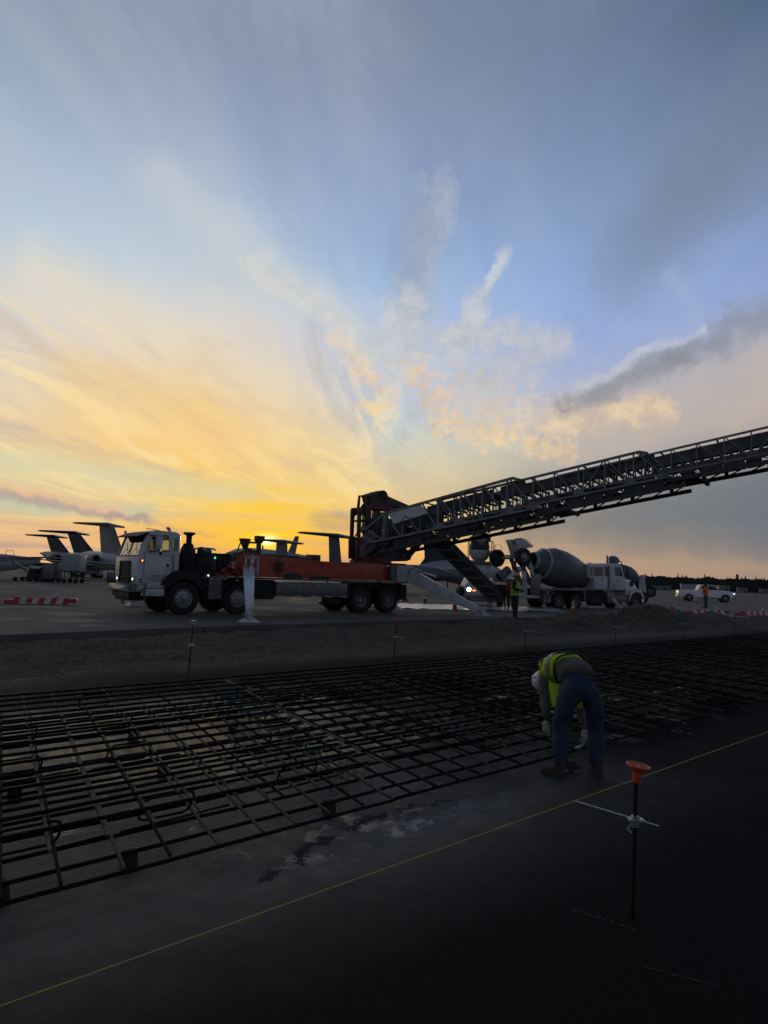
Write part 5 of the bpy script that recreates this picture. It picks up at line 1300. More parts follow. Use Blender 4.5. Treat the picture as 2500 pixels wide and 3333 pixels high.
    b = T(); b.box(-.45, -.15, .13, .15, 1.78, 2.08); b.cyl((-.25, .12, 1.85), (-.25, .16, 1.85), .12, n=14); b.build('hood_vent', M_['black'], MX)
    b = T(); b.box(.32, .42, .02, .1, 1.44, 1.50); b.build('marker_lamp', M_['lampsoft'], MX)
    b = T(); b.box(.55, .72, .05, 2.35, .62, .92); b.build('bumper', M_['chrome'], MX, bevel=.02)
    b = T(); b.ball((-1.0, -.12, 2.26), (.08, .05, .10)); b.box(-1.02, -.92, -.18, -.1, 2.3, 2.75); b.tube([(-.95, .1, 2.3), (-.95, -.12, 2.3)], .015, 5); b.build('mirror', M_['black'], MX)
    b = T(); b.box(-2.45, -.60, .02, .35, 1.14, 1.19); b.box(-2.45, -.60, -.02, .3, .86, .92); b.box(-2.45, -.62, .05, .45, .66, 1.14)
    b.box(-2.55, -2.0, .0, .5, .66, 1.30); b.build('step_tank', M_['galv'], MX, bevel=.01)
    # rear frame, hopper, chutes
    b = T(); 
    for y in (.35, 1.95):
        b.prism([(-8.15, .95), (-8.35, 2.2), (-8.65, 3.35), (-8.52, 3.4), (-8.15, 2.3), (-7.95, .95)], y, y + .12); b.prism([(-8.9, 1.1), (-9.05, 2.4), (-8.75, 2.4), (-8.62, 1.1)], y, y + .1)
    b.box(-8.6, -7.8, .2, 2.2, .85, 1.0)
    b.build('rear_frame', M_['white_dirty'], MX, bevel=.01)
    b = T(); b.box(-8.55, -7.85, .12, .2, 1.05, 2.28); b.box(-7.9, -7.86, .12, .9, 1.05, 2.28); b.build('water_tank_panel', M_['galv'], MX, bevel=.02)
    b = T(); b.prism([(-9.32, 4.26), (-8.9, 4.33), (-8.5, 4.24), (-8.0, 3.94), (-7.95, 3.85), (-8.45, 3.80), (-8.6, 3.2), (-8.85, 3.2), (-9.12, 3.86)], .75, 1.65); hp = b.build('charge_hopper', M_['white_dirty'], MX, bevel=.03)
    b = T(); b.tube([(-9.32, .9, 4.05), (-9.1, .9, 4.15)], .10, 10); b.box(-9.35, -9.2, .85, 1.0, 4.0, 4.2); b.tube([(-9.36, .7, 4.28), (-8.9, .7, 4.35), (-8.5, .7, 4.27), (-7.95, .7, 3.92)], .03, 6); b.build('hopper_rim', M_['galv'], hp)
    b = T(); b.add([(-8.45, .75, 2.62), (-8.35, 1.65, 2.62), (-9.6, 1.65, 1.80), (-9.7, .75, 1.80), (-8.45, .75, 2.72), (-8.35, 1.65, 2.72), (-9.6, 1.65, 1.9), (-9.7, .75, 1.9)], [(0, 1, 2, 3), (7, 6, 5, 4), (0, 4, 5, 1), (1, 5, 6, 2), (2, 6, 7, 3), (3, 7, 4, 0)])
    b.lathe([(.24, 0), (.26, 0), (.26, .85), (.24, .85)], (-10.1, 1.2, 2.0), unit((.75, 0, .5)), 14, closed=True)
    b.build('chute', M_['galv'], MX)
    b = T(); b.tube([(-9.25, .2, 2.5), (-9.2, .2, 3.85), (-8.9, .2, 3.9), (-8.75, .2, 2.6)], .02, 6)
    for k in range(4): b.tube([(-9.22, .2, 2.7 + k * .3), (-8.8, .2, 2.7 + k * .3)], .018, 5)
    b.tube([(-9.2, .2, 3.6), (-9.75, .2, 3.6), (-9.8, .2, 3.2)], .018, 5); b.tube([(-9.0, .9, 1.3), (-9.15, .9, 3.6)], .05, 6)
    b.build('ladder', M_['darkred'], MX)
    # raised booster axle: arm, axle, two wheels
    b = T(); b.beam((-8.0, .75, 1.6), (-8.95, .85, 3.2), .16, .22); b.beam((-8.0, 1.65, 1.6), (-8.95, 1.55, 3.2), .16, .22); b.cyl((-9.15, .05, 3.2), (-9.45, 2.3, 3.15), .08, n=10)
    b.cyl((-9.15, .05, 3.32), (-9.5, 1.5, 3.30), .05, n=8)
    ba = b.build('booster_arm', M_['galv'], MX)
    wheel(MX, -9.16, -.02, 3.21, .52, .30, -1, 'alu', 'front', .27, name='booster_wheel'); wheel(MX, -9.48, 2.35, 3.16, .52, .30, 1, 'alu', 'front', .27, name='booster_wheel')
    lift(MX)
    return MX
MXA = mixer((16.36, 44.0, GZ - .03), R(28), 'concrete mixer truck with grey drum and white cab facing right', 'concrete mixer trucks')

# third mixer, half hidden behind the cab: seen from its rear quarter
MC = thing('mixer_truck', (20.7, 58.5, GZ), R(8), 'partly hidden mixer truck whose dark drum shows past the white cab of the nearer mixer', 'mixer truck', 'concrete mixer trucks')
b = MB(); b.lathe([(0, 0), (.45, 0), (.66, .5), (.82, 1.1), (.86, 1.6), (.74, 2.1), (.45, 2.6), (0, 2.65)], (-.7, 1.2, 2.95), unit((1, -.1, -.42)), 30); b.build('drum', M_['slate'], MC, smooth=True)
b = MB(); b.lathe([(0, 0), (.50, 0), (.58, .1), (.5, .25), (.25, .45), (0, .45)], (-.55, 1.0, 3.50), unit((-.5, -.6, .6)), 20); b.tube([(-.5, .6, 3.7), (-.0, .5, 3.5), (.05, .5, 3.0)], .05, 6); b.cyl((-.5, 1.1, 2.6), (-.55, 1.0, 3.55), .22); b.build('charge_hopper', M_['galv'], MC, smooth=True)
for y in (.2, 2.0): MB().prism([(1.5, .7), (1.5, 1.9), (1.65, 2.45), (2.0, 2.45), (2.15, .9)], y, y + .15).build('rear_frame', M_['white_dirty'], MC)
b = MB(); b.box(-3.5, 2.2, .8, 1.0, .7, 1.05); b.box(-3.5, 2.2, 1.5, 1.7, .7, 1.05); b.box(2.1, 2.6, .9, 1.5, .85, 1.0); b.cyl((-.6, .9, 1), (-.6, .9, 2.4), .2); b.cyl((1.2, .9, 1), (1.2, .9, 2), .2); b.build('chassis', M_['black'], MC)
for x in (.4, 1.7):
    wheel(MC, x, 0, .51, .51, .3, -1, 'steelrim', 'rear', .29); wheel(MC, x, 2.4, .51, .51, .3, 1, 'steelrim', 'rear', .29)
wheel(MC, 2.75, .5, 1.05, .50, .28, -1, 'steelrim', 'rear', .29, name='booster_wheel')

# second mixer, seen end-on behind the feed conveyor, headlamp lit
MF = thing('mixer_truck', (6.0, 42.0, GZ), R(0), 'mixer truck seen end on behind the feed conveyor, its headlamp lit', 'mixer truck', 'concrete mixer trucks')
z0 = -GZ; b = MB(off=(0, 0, z0)); b.loft([[(-.95 + x, -1.3, .85) for x in (0, 1.9)] + [(.95, 1.2, .85), (-.95, 1.2, .85)], [(-1.05, -1.3, 1.42), (1.1, -1.3, 1.42), (1.1, 1.2, 1.42), (-1.05, 1.2, 1.42)], [(-.75, -.9, 1.75), (.7, -.9, 1.75), (.9, 1.2, 1.95), (-.8, 1.2, 1.95)]])
b.build('cab', M_['white_dirty'], MF, bevel=.04)
b = MB(off=(0, 0, z0)); b.box(-1.15, 1.15, -1.42, -1.28, .66, .86); b.tube([(-.75, -1.5, .62), (.45, -1.5, .60), (.5, -1.5, .45)], .10, 8); b.build('bumper', M_['galv'], MF, bevel=.02)
b = MB(off=(0, 0, z0)); b.cyl((-.82, -1.34, 1.19), (-.82, -1.30, 1.19), .17, n=18); b.cyl((.82, -1.34, 1.19), (.82, -1.30, 1.19), .17, n=18); b.build('headlight_bezel', M_['chrome'], MF)
b = MB(off=(0, 0, z0)); b.ball((-.82, -1.34, 1.20), (.135, .05, .13)); b.build('headlight', M_['lamp'], MF, smooth=True)
b = MB(off=(0, 0, z0)); b.box(-.60, -.42, -1.35, -1.31, 1.12, 1.17); b.build('side_lamp', M_['amber'], MF)
b = MB(off=(0, 0, z0)); b.box(-.55, .85, -.9, .6, .5, 1.0); b.box(-.9, .9, -.8, 1.5, .55, .8); b.build('chassis', M_['black'], MF)
for x, s_ in ((-1.2, -1), (1.2, 1)):
    b = MB(off=(0, 0, z0)); b.lathe([(.3, 0), (.52, .02), (.55, .08), (.55, .28), (.52, .34), (.3, .34)], (x - .17, -.2, .80), (1, 0, 0), 24, closed=True); b.build('wheel', M_['rubber'], MF, smooth=True)
b = MB(off=(0, 0, z0)); b.loft([[(-.50, -.6, 1.4), (.50, -.6, 1.4), (.52, .3, 1.4), (-.52, .3, 1.4)], [(-.52, -.6, 2.72), (.56, -.6, 2.72), (.56, .3, 2.72), (-.52, .3, 2.72)]]); b.build('chute_column', M_['white_dirty'], MF, bevel=.04)
b = MB(off=(0, 0, z0)); b.box(-.72, .85, -.75, .9, 2.74, 2.90)
for k in range(4): b.box(-.45 + k * .22, -.33 + k * .22, -.77, -.7, 2.76, 2.82)
b.build('platform', M_['galv'], MF, bevel=.01)
b = MB(off=(0, 0, z0)); b.lathe([(.30, 0), (.50, .18), (.66, .50), (.68, .68), (.64, .68), (.60, .5), (.42, .2)], (-.02, .1, 2.92), (0, 0, 1), 28); b.build('hopper_bowl', M_['white_dirty'], MF, smooth=True)
b = MB(off=(0, 0, z0)); b.lathe([(0, 0), (.45, .0), (.58, .25), (.62, .55), (.55, .85), (.3, 1.0), (0, 1.02)], (-.02, .35, 3.3), unit((0, -.25, 1)), 26); b.build('drum_mouth', M_['boomdark'], MF, smooth=True)
b = MB(off=(0, 0, z0)); b.lathe([(.50, -.1), (.52, .1), (.46, .34), (.28, .52), (0, .58)], (-.04, .0, 4.20), (0, 0, 1), 26)
b.add([(-.30, -.5, 4.32), (.28, -.5, 4.36), (.16, -.55, 3.86), (-.16, -.55, 3.90), (0, -.6, 4.1)], [(0, 1, 4), (1, 2, 4), (2, 3, 4), (3, 0, 4)]); 
b.build('hopper_hood', M_['galv'], MF, smooth=True)
b = MB(off=(0, 0, z0))
for s_ in (-1, 1): b.loft([[(-.04 + s_ * .30, -.35, 4.20), (-.04 + s_ * .30, .2, 4.20), (-.04 + s_ * .30, .2, 4.34), (-.04 + s_ * .30, -.35, 4.34)], [(-.04 + s_ * .62, -.35, 4.12), (-.04 + s_ * .62, .2, 4.12), (-.04 + s_ * .62, .2, 4.42), (-.04 + s_ * .62, -.35, 4.42)]])
b.build('hood_wing', M_['boomdark'], MF, smooth=True)
b = MB(off=(0, 0, z0))
for x in (-.78, -.70, .66, .76): b.tube([(x, -.2, 2.8), (x, -.2, 4.12), (x * .9, -.1, 4.2)], .025, 6)
for x in (-.74, .71):
    for k in range(6): b.box(x - .05, x + .05, -.22, -.18, 2.9 + k * .22, 2.92 + k * .22)
b.build('ladder', M_['darkred'], MF)
b = MB(off=(0, 0, z0)); b.tube([(.8, -.3, 2.9), (.82, -.3, 3.95), (1.18, -.3, 3.95), (1.24, -.3, 3.85), (1.26, -.3, 3.6)], .018, 6); b.tube([(.8, -.3, 3.45), (1.2, -.3, 3.45)], .015, 5); b.tube([(.9, -.3, 2.9), (.9, -.3, 3.95)], .015, 5)
for k in range(4): b.box(.72, 1.02, -.3, -.2, 1.75 + k * .26, 1.79 + k * .26)
b.build('handrail', M_['galv'], MF)

# ============================================================ cones, barricades, plastic sheet
def cone(loc, h, label, rz=0):
    o = thing('traffic_cone', loc, rz, label, 'traffic cone', 'orange cones on the apron')
    r0 = h * .19; b = MB(); b.lathe([(0, .03), (r0, .03), (r0 * .18, h - .01), (r0 * .12, h), (0, h)], (0, 0, 0), (0, 0, 1), 20); c = b.build('cone_body', M_['cone'], o, smooth=True)
    b = MB()
    for f0, f1 in ((.42, .58), (.70, .84)):
        def rr(f): return r0 * (1 - (f * h - .03) / (h - .04) * .82) + .002
        b.lathe([(rr(f0), f0 * h), (rr(f1), f1 * h)], (0, 0, 0), (0, 0, 1), 20)
    b.build('reflective_band', M_['reflw'], o, smooth=True)
    b = MB(); b.box(-h * .26, h * .26, -h * .26, h * .26, 0, .035); b.build('cone_base', M_['black'] if h > .8 else M_['cone'], o, bevel=.008)
    return o
cone((2.64, 41.27, GZ), .74, 'cone standing farthest back, left of the white outrigger leg'); cone((3.58, 33.3, GZ), .70, 'bright orange cone on the pale sheet behind the rear outrigger leg')
cone((9.32, 33.35, GZ), .74, 'cone in front of the rear wheels of the grey drum mixer', .3); cone((12.21, 34.59, GZ), .76, 'cone beside the hose behind the gravel heap, in front of the mixer steps', .2)
cone((14.67, 36.69, GZ), .84, 'tall dark based cone standing alone right of the mixer front wheel', .1); cone((17.9, 42.2, GZ), .80, 'cone standing behind the left end of the two right hand barricades', .1)
def barricade(a, c, label, flip=False):
    a = Vector(a); c = Vector(c); L = (c - a).length; rz = math.atan2(c.y - a.y, c.x - a.x)
    o = thing('barricade', (a.x, a.y, GZ), rz, label, 'barricade', 'low red and white barricades')
    b = MB(); n = 9; w = .2
    for k in range(n):
        x0 = .12 * L + (L * .76) * k / n; x1 = .12 * L + (L * .76) * (k + 1) / n; s_ = .05 if not flip else -.05
        b.mat(k % 2 if not flip else (k + 1) % 2)
        b.add([(x0, -w, .02), (x1, -w, .02), (x1 + s_, -w * .55, .26), (x0 + s_, -w * .55, .26), (x0, w, .02), (x1, w, .02), (x1 + s_, w * .55, .26), (x0 + s_, w * .55, .26)], [(0, 1, 2, 3), (7, 6, 5, 4), (3, 2, 6, 7), (0, 4, 5, 1), (0, 3, 7, 4), (1, 5, 6, 2)])
    b.build('striped_body', [M_['barred'], M_['reflw']], o)
    b = MB(); b.box(0, .125 * L, -.16, .16, .02, .17); b.box(.875 * L, L, -.16, .16, .09, .25); b.box(.12 * L, .90 * L, -.10, .10, .255, .275); b.build('end_block', M_['barred'], o, bevel=.02)
    b = MB(); b.cyl((.72 * L, 0, .27), (.72 * L, 0, .37), .07, n=12); b.ball((.72 * L, 0, .38), (.07, .07, .04)); b.box(.30 * L, .34 * L, -.21, -.17, .02, .06); b.box(.58 * L, .62 * L, -.21, -.17, .02, .06); b.build('warning_lamp', M_['reflw'], o)
    return o
barricade((-14.35, 26.3, GZ), (-11.9, 27.0, GZ), 'low red and white striped barricade alone on the apron at the far left')
barricade((17.4, 39.1, GZ), (20.3, 40.3, GZ), 'white topped striped barricade at right, below the man in orange', True)
barricade((20.5, 39.6, GZ), (23.3, 40.9, GZ), 'striped red barricade nearest the right edge, beside the white topped one')
barricade((-3.2, 35.5, GZ), (-1.0, 36.2, GZ), 'red barricade seen under the deck of the conveyor truck'); barricade((-.4, 40.5, GZ), (1.6, 41.3, GZ), 'red barricade behind the rear wheels of the conveyor truck')
M_['plastic'] = bpy.data.materials.new('wet_plastic_sheet'); M_['plastic'].use_nodes = True
pb = M_['plastic'].node_tree.nodes['Principled BSDF']; pb.inputs['Base Color'].default_value = (.42, .42, .41, 1); pb.inputs['Roughness'].default_value = .22; pb.inputs['Specular IOR Level'].default_value = .8
b = MB(); vs = []; fs = []; N1, N2 = 110, 60
cor = [Vector((.9, 33.6, 0)), Vector((9.4, 35.2, 0)), Vector((10.4, 41.0, 0)), Vector((.9, 39.6, 0))]
for i in range(N1 + 1):
    for j in range(N2 + 1):
        s_, t_ = i / N1, j / N2
        wob = .05 * mnoise.noise(Vector((s_ * 7, t_ * 5, 3)))
        s2 = s_ + wob * (1 if t_ < .5 else -1) * .6; p = (cor[0] * (1 - s2) + cor[1] * s2) * (1 - t_ - wob) + (cor[3] * (1 - s2) + cor[2] * s2) * (t_ + wob)
        ds = abs(mnoise.noise(Vector((p.x * 1.7, p.y * 1.7, 1)))) + .5 * abs(mnoise.noise(Vector((p.x * 4.1, p.y * 4.1, 8))))
        vs.append((p.x, p.y, GZ + .006 + .075 * ds))
for i in range(N1):
    for j in range(N2): a = i * (N2 + 1) + j; fs.append((a, a + N2 + 1, a + N2 + 2, a + 1))
b.add(vs, fs); tag(b.build('plastic_sheet', M_['plastic'], smooth=True, auto=80), 'crumpled pale plastic sheet spread on the apron behind the rear outrigger', 'plastic sheet')
b = MB(); b.tube([(9.9, 31.9, GZ + .02), (10.6, 32.1, GZ + .02), (11.4, 31.8, GZ + .02), (12.0, 32.2, GZ + .02), (11.6, 32.9, GZ + .02), (10.7, 33.1, GZ + .02), (10.2, 32.7, GZ + .02)], .03, 7); tag(b.build('hose', M_['black'], smooth=True), 'black hose coiled on the apron edge behind the tallest gravel heap', 'hose')

# ============================================================ pickup
PK = thing('pickup_truck', (34.2, 76.6, GZ), R(-15), 'white crew cab pickup truck parked beyond the man in orange', 'pickup truck')
b = MB(); b.prism([(-.95, .55), (-1.0, .75), (-.98, 1.22), (.95, 1.26), (1.05, 1.30), (1.25, 1.80), (1.5, 1.88), (2.5, 1.88), (2.75, 1.82), (3.5, 1.30), (4.55, 1.18), (4.78, 1.0), (4.80, .55), (4.6, .42), (-.85, .42)], 0, 1.95)
body = b.build('body', M_['whiter'], PK, bevel=.07)
cuts = [MB().cyl((x, -1, .42), (x, 3, .42), .47, n=20).build('c', M_['black'], PK) for x in (.18, 3.85)] + [MB().box(-.9, .95, .12, 1.83, .75, 2.2).build('c', M_['black'], PK)]
bpy.context.view_layer.update(); carve(body, cuts)
b = MB(); b.prism([(1.36, 1.34), (1.50, 1.76), (2.02, 1.80), (2.02, 1.34)], -.01, 1.96); b.prism([(2.10, 1.34), (2.10, 1.80), (2.62, 1.76), (3.18, 1.34)], -.01, 1.96); b.build('side_window', M_['darkglass'], PK)
b = MB(); b.add([(2.80, .15, 1.80), (3.50, .1, 1.33), (3.50, 1.85, 1.33), (2.80, 1.8, 1.80)], [(0, 1, 2, 3)]); b.build('windshield', M_['darkglass'], PK)
for x in (.18, 3.85):
    for y, s_ in ((.0, -1), (1.95, 1)): wheel(PK, x, y, .40, .40, .26, s_, 'alu', 'front', .24)
b = MB(); b.box(4.76, 4.84, .3, 1.65, .72, 1.05); b.build('grille', M_['black'], PK, bevel=.02)
b = MB(); b.box(4.62, 4.80, -.01, .3, .92, 1.04); b.box(4.62, 4.80, 1.65, 1.96, .92, 1.04); b.build('headlight', M_['lampsoft'], PK, bevel=.01)
b = MB(); b.box(-1.05, -.95, .1, 1.85, .45, .68); b.box(4.72, 4.9, .05, 1.9, .42, .66); b.build('bumper', M_['galv'], PK, bevel=.02)
b = MB(); b.box(.9, 3.3, -.06, .02, .38, .44); b.box(1.2, 1.32, -.02, 0, 1.18, 1.22); b.box(2.3, 2.42, -.02, 0, 1.18, 1.22); b.build('running_board', M_['black'], PK)
b = MB(); b.box(3.2, 3.35, -.2, -.02, 1.3, 1.48); b.build('mirror', M_['black'], PK, bevel=.02)

# ============================================================ parked aircraft
def section(x, r_, zc, n=20, yc=0, ry=None): ry = ry or r_; return [(x, yc + ry * math.cos(2 * math.pi * k / n), zc + r_ * math.sin(2 * math.pi * k / n)) for k in range(n)]
def foil(b, A, B_, ca, cb, th, vertical=False):
    """tapered surface from A (root leading edge) to B_ (tip leading edge); chords run aft (-x)"""
    A = Vector(A); B_ = Vector(B_); rings = []
    for P, c in ((A, ca), (B_, cb)):
        t = th * c
        prof = [(0, 0), (-.08, .8), (-.3, 1), (-.7, .6), (-1, 0), (-.7, -.6), (-.3, -1), (-.08, -.8)]
        rings.append([P + (Vector((x * c, z * t, 0)) if vertical else Vector((x * c, 0, z * t))) for x, z in prof])
    b.loft(rings)
def jet(loc, rz, label, fin, stab, fus, mats, group='parked aircraft on the far apron', cat='aircraft', name='aircraft', engine=True, wing=True, tmark=False):
    """fin: (x_root, z_root, chord, x_tip, z_tip, chord); stab: (x, z, half span, sweep, chord, tip chord) ; fus: list of (x, r, z)"""
    o = thing(name, loc, rz, label, cat, group)
    b = MB(); b.loft([section(x, r_, z) for x, r_, z in fus]); fb = b.build('fuselage', M_[mats[0]], o, smooth=True)
    b = MB(); foil(b, (fin[0], 0, fin[1]), (fin[3], 0, fin[4]), fin[2], fin[5], .06, True); fo = b.build('fin', M_[mats[1]], o, smooth=True, auto=50)
    if tmark:
        b = MB(); b.box(fin[3] - fin[5] * .75, fin[3] - fin[5] * .3, -.16, -.13, fin[4] - .42, fin[4] - .34); b.build('tail_number', M_['reflw'], fo)
    if stab:
        x, z, hs, sw, c, ct = stab
        for s_ in (-1, 1):
            b = MB(); foil(b, (x, 0, z), (x - sw, s_ * hs, z - .03), c, ct, .13); b.build('stabiliser', M_[mats[1]], o, smooth=True, auto=50)
    if wing:
        xw = fus[len(fus) // 2][0]; zw = fus[len(fus) // 2][2] - .6
        for s_ in (-1, 1):
            b = MB(); foil(b, (xw + 2, s_ * .5, zw), (xw - 1.5, s_ * 8.5, zw + .7), 3.2, 1.1, .05); b.build('wing', M_[mats[0]], o, smooth=True, auto=50)
    if engine:
        xe = fus[1][0] + 3.2; ze = fus[len(fus) // 2][2] + .25
        for s_ in (-1, 1):
            b = MB(); b.lathe([(.45, 0), (.58, .1), (.62, 1.1), (.42, 2.0), (.3, 2.3), (0, 2.1)], (xe + 1.1, s_ * 1.7, ze), (-1, 0, 0), 20); b.build('engine', M_[mats[1]], o, smooth=True)
    b = MB(); xg = fus[len(fus) // 2][0]; zb = fus[len(fus) // 2][2] - fus[len(fus) // 2][1]
    for y in (-1.6, 1.6): b.cyl((xg, y, .4), (xg, y * .7, zb + .4), .07); b.cyl((xg, y - .14, .36), (xg, y + .14, .36), .36, n=16)
    xn = fus[-2][0] - .5; b.cyl((xn, 0, .3), (xn, 0, zb + .3), .06); b.cyl((xn, -.1, .28), (xn, .1, .28), .28, n=14)
    b.build('landing_gear', M_['black'], o)
    return o
# z below is measured from the apron, root sits on the apron
FA1 = [(-1.6, .12, 3.3), (0, .55, 3.05), (2.0, .95, 2.65), (4.5, 1.12, 2.35), (9.0, 1.15, 2.3), (15, 1.15, 2.3), (17, .9, 2.2), (18.6, .45, 2.0), (19.4, .1, 1.9)]
jet((-48.8, 100, GZ), R(-25), 'dark tailed jet farthest left of the row of T tails', (4.9, 3.0, 4.1, 1.6, 5.75, 2.3), (1.2, 5.80, 3.4, 1.4, 1.8, .8), FA1, ('planew', 'navy'), tmark=True)
jet((-50.6, 110, GZ), R(-25), 'dark tailed jet second from the left, taller than its neighbour', (6.6, 3.3, 5.0, 2.3, 6.85, 2.7), (1.7, 6.90, 4.6, 2.2, 2.1, 1.1), FA1, ('planew', 'navy'), tmark=True)
jet((-38.5, 90, GZ), R(-35), 'pale grey jet whose tall T tail stands just left of the white cab', (7.6, 3.1, 5.0, 4.9, 7.0, 3.2), (4.2, 7.02, 3.5, 2.0, 2.2, .9), FA1, ('planew', 'planeg'))
# middle group behind the deck of the conveyor truck
FB = [(-1.2, .12, 3.25), (0, .45, 3.05), (2.0, .85, 2.75), (4.0, 1.05, 2.5), (9.0, 1.1, 2.45), (14, 1.1, 2.45), (16, .8, 2.35), (17.4, .35, 2.2), (18, .08, 2.1)]
FS = [(-1.2, .1, 2.3), (0, .35, 2.2), (2.0, .6, 2.1), (4.0, .75, 2.0), (9.0, .78, 2.0), (13, .78, 2.0), (15, .6, 1.9), (16.2, .3, 1.8), (16.8, .08, 1.8)]
jet((-12.0, 71, GZ), R(-32), 'pale jet with a small T tail standing in front of the sun', (2.9, 2.3, 1.7, 2.65, 4.75, 1.45), (2.65, 4.78, 3.3, .5, 1.5, .8), FS, ('planew', 'planeg'))
FBB = [(-1.2, .12, 3.5), (0, .45, 3.35), (1.5, .85, 3.2), (3.5, 1.2, 3.1), (6, 1.42, 3.05), (8.2, 1.36, 3.0), (9.4, 1.0, 2.85), (10.1, .5, 2.7), (10.4, .1, 2.65)]
jet((-9.4, 82, GZ), R(176), 'long white jet behind the truck deck with a narrow swept fin', (2.2, 3.6, 1.1, 1.2, 6.05, .5), None, FBB, ('planew', 'planeg'))
jet((-6.8, 72, GZ), R(-35), 'grey jet with a wide T tail just left of the conveyor turret', (3.3, 2.3, 1.7, 2.75, 5.60, 1.4), (2.9, 5.62, 4.7, .9, 1.7, .9), FS, ('slate', 'slate'))
# blue tailed aircraft behind the feed conveyor
FR = [(-.5, .1, 2.95), (.2, .38, 2.85), (1.2, .75, 2.75), (2.4, 1.0, 2.62), (4.2, 1.22, 2.50), (6.2, 1.26, 2.45), (7.4, 1.1, 2.4), (8.4, .7, 2.2), (9.0, .2, 2.1)]
RJ = jet((4.6, 75, GZ), R(4), 'white and navy aircraft with an upright navy fin behind the feed conveyor', (2.9, 3.3, 2.85, 1.35, 6.4, 1.5), None, FR, ('planew', 'navy'), engine=False, wing=False)
b = MB(); b.prism([(-.5, 2.6), (-.5, 3.0), (.15, 3.9), (.9, 3.9), (.8, 3.0), (1.2, 2.35), (.2, 2.45)], -.12, .12); b.build('tail_cone', M_['navy'], RJ, smooth=True)
b = MB(); b.loft([section(x, r_ * .99 + .012, z - .35, yc=0, ry=r_ * 1.0 + .012) for x, r_, z in FR[2:6]], caps=False); b.build('belly', M_['planeg'], RJ, smooth=True)
b = MB(); b.prism([(.9, 2.60), (1.2, 2.80), (5.5, 2.76), (5.5, 2.62), (3.0, 2.58)], -1.32, -1.30); b.build('cheat_line', M_['reflw'], RJ)
# far-left aircraft: wing and white cabin roof reaching into the frame
LW = thing('aircraft', (-41.5, 68, GZ), R(0), 'aircraft at the left edge with a dark wing over the ground equipment', 'aircraft', 'parked aircraft on the far apron')
b = MB(); foil(b, (1.5, 1.2, 1.75), (8.0, -1.2, 2.28), 4.8, .5, .06); b.loft([[(-3, -1, 1.2), (-3, 1, 1.2), (-3, 1, 2.1), (-3, -1, 2.1)], [(3.2, -1, 1.62), (3.2, 1, 1.62), (3.2, 1, 2.18), (3.2, -1, 2.18)], [(8.2, -.3, 2.26), (8.2, .3, 2.26), (8.2, .3, 2.38), (8.2, -.3, 2.38)]]); b.build('wing', M_['planeg'], LW, smooth=True, auto=50)
b = MB(); b.loft([section(-6, 1.1, 1.7), section(-1, 1.1, 1.65), section(2.5, .98, 1.62), section(5.0, .75, 1.68), section(7.5, .25, 1.95)]); b.build('fuselage', M_['planew'], LW, smooth=True)
b = MB(); b.tube([(-1.0, -1.15, 2.4), (1.4, -1.15, 2.0)], .07, 6); b.beam((-1.0, -.2, 3.2), (2.5, .1, 4.9), .25, .06, h2=.03)
for x in (3.0, 4.4): b.tube([(x, -.6, 2.2), (x + .05, -.6, 2.85), (x + .8, -.6, 2.85), (x + .85, -.6, 2.2)], .03, 5)
b.build('door_rail', M_['black'], LW)
b = MB(); b.cyl((0, -1, .4), (0, -1, 1.4), .08); b.cyl((0, -1.2, .38), (0, -.8, .38), .38, n=16); b.cyl((-2, 1, .38), (-2, 1.3, .38), .38, n=16); b.build('landing_gear', M_['black'], LW)
# ground equipment
def cart(loc, rz, label, w, h, zb, m, ribs):
    o = thing('cargo_cart', loc, rz, label, 'cargo cart', 'ground equipment by the parked jets')
    b = MB(); b.box(0, w, 0, 1.6, zb, zb + h)
    for k in range(ribs + 1): x = w * k / ribs; b.box(x - .025, x + .025, -.04, .002, zb, zb + h)
    b.build('container', m, o, bevel=.01)
    b = MB(); b.box(-.05, w + .05, -.05, 1.65, zb - .12, zb - .002)
    for x in (.25, w - .25):
        for y in (.1, 1.5): b.cyl((x, y - .1, .2), (x, y + .1, .2), .2, n=14); b.cyl((x, y, .2), (x, y, zb - .1), .05, n=6)
    b.tube([(w, .8, .35), (w + .7, .8, .2)], .04, 6); b.build('cart_frame', M_['black'], o)
    return o
cart((-28.95, 62.0, GZ), R(2), 'pale ribbed cargo container on a cart in front of the grey jet', 1.55, 1.45, 1.10, M_['planew'], 6)
cart((-30.65, 62.0, GZ), R(0), 'dark boxy cart left of the pale container', 1.05, 1.4, .35, M_['galv'], 2)
cart((-25.6, 64.0, GZ), R(4), 'low grey covered cart nearest the white cab', 2.3, .75, .35, M_['galv'], 4)
BL_ = thing('belt_loader', (-33.2, 62.5, GZ), R(0), 'dark belt loader with a raised belt below the wing at left', 'belt loader', 'ground equipment by the parked jets')
b = MB(); b.box(.9, 2.5, 0, 1.4, .25, .75); b.box(1.0, 1.7, .1, .8, .75, 1.2); b.box(1.9, 2.4, .2, 1.2, .75, 1.35); b.box(-.1, .9, .5, .7, .28, .38); b.build('body', M_['black'], BL_, bevel=.03)
b = MB(); b.beam((-.6, .3, 1.75), (1.3, .3, .65), .5, .12); b.beam((-.3, 1.0, 1.75), (1.6, 1.0, .7), .08, .08); b.build('belt', M_['boomdark'], BL_)
b = MB()
for x, r_ in ((-.15, .2), (1.15, .28), (2.3, .28)):
    for y in (.05, 1.35): b.cyl((x, y - .1, r_), (x, y + .1, r_), r_, n=14)
b.build('wheel', M_['rubber'], BL_)
b = MB(); b.ball((1.9, .5, 1.05), (.12, .12, .12)); b.tube([(.6, .1, .75), (.65, .1, 1.2), (1.2, .1, 1.25)], .03, 5); b.build('controls', M_['galv'], BL_)
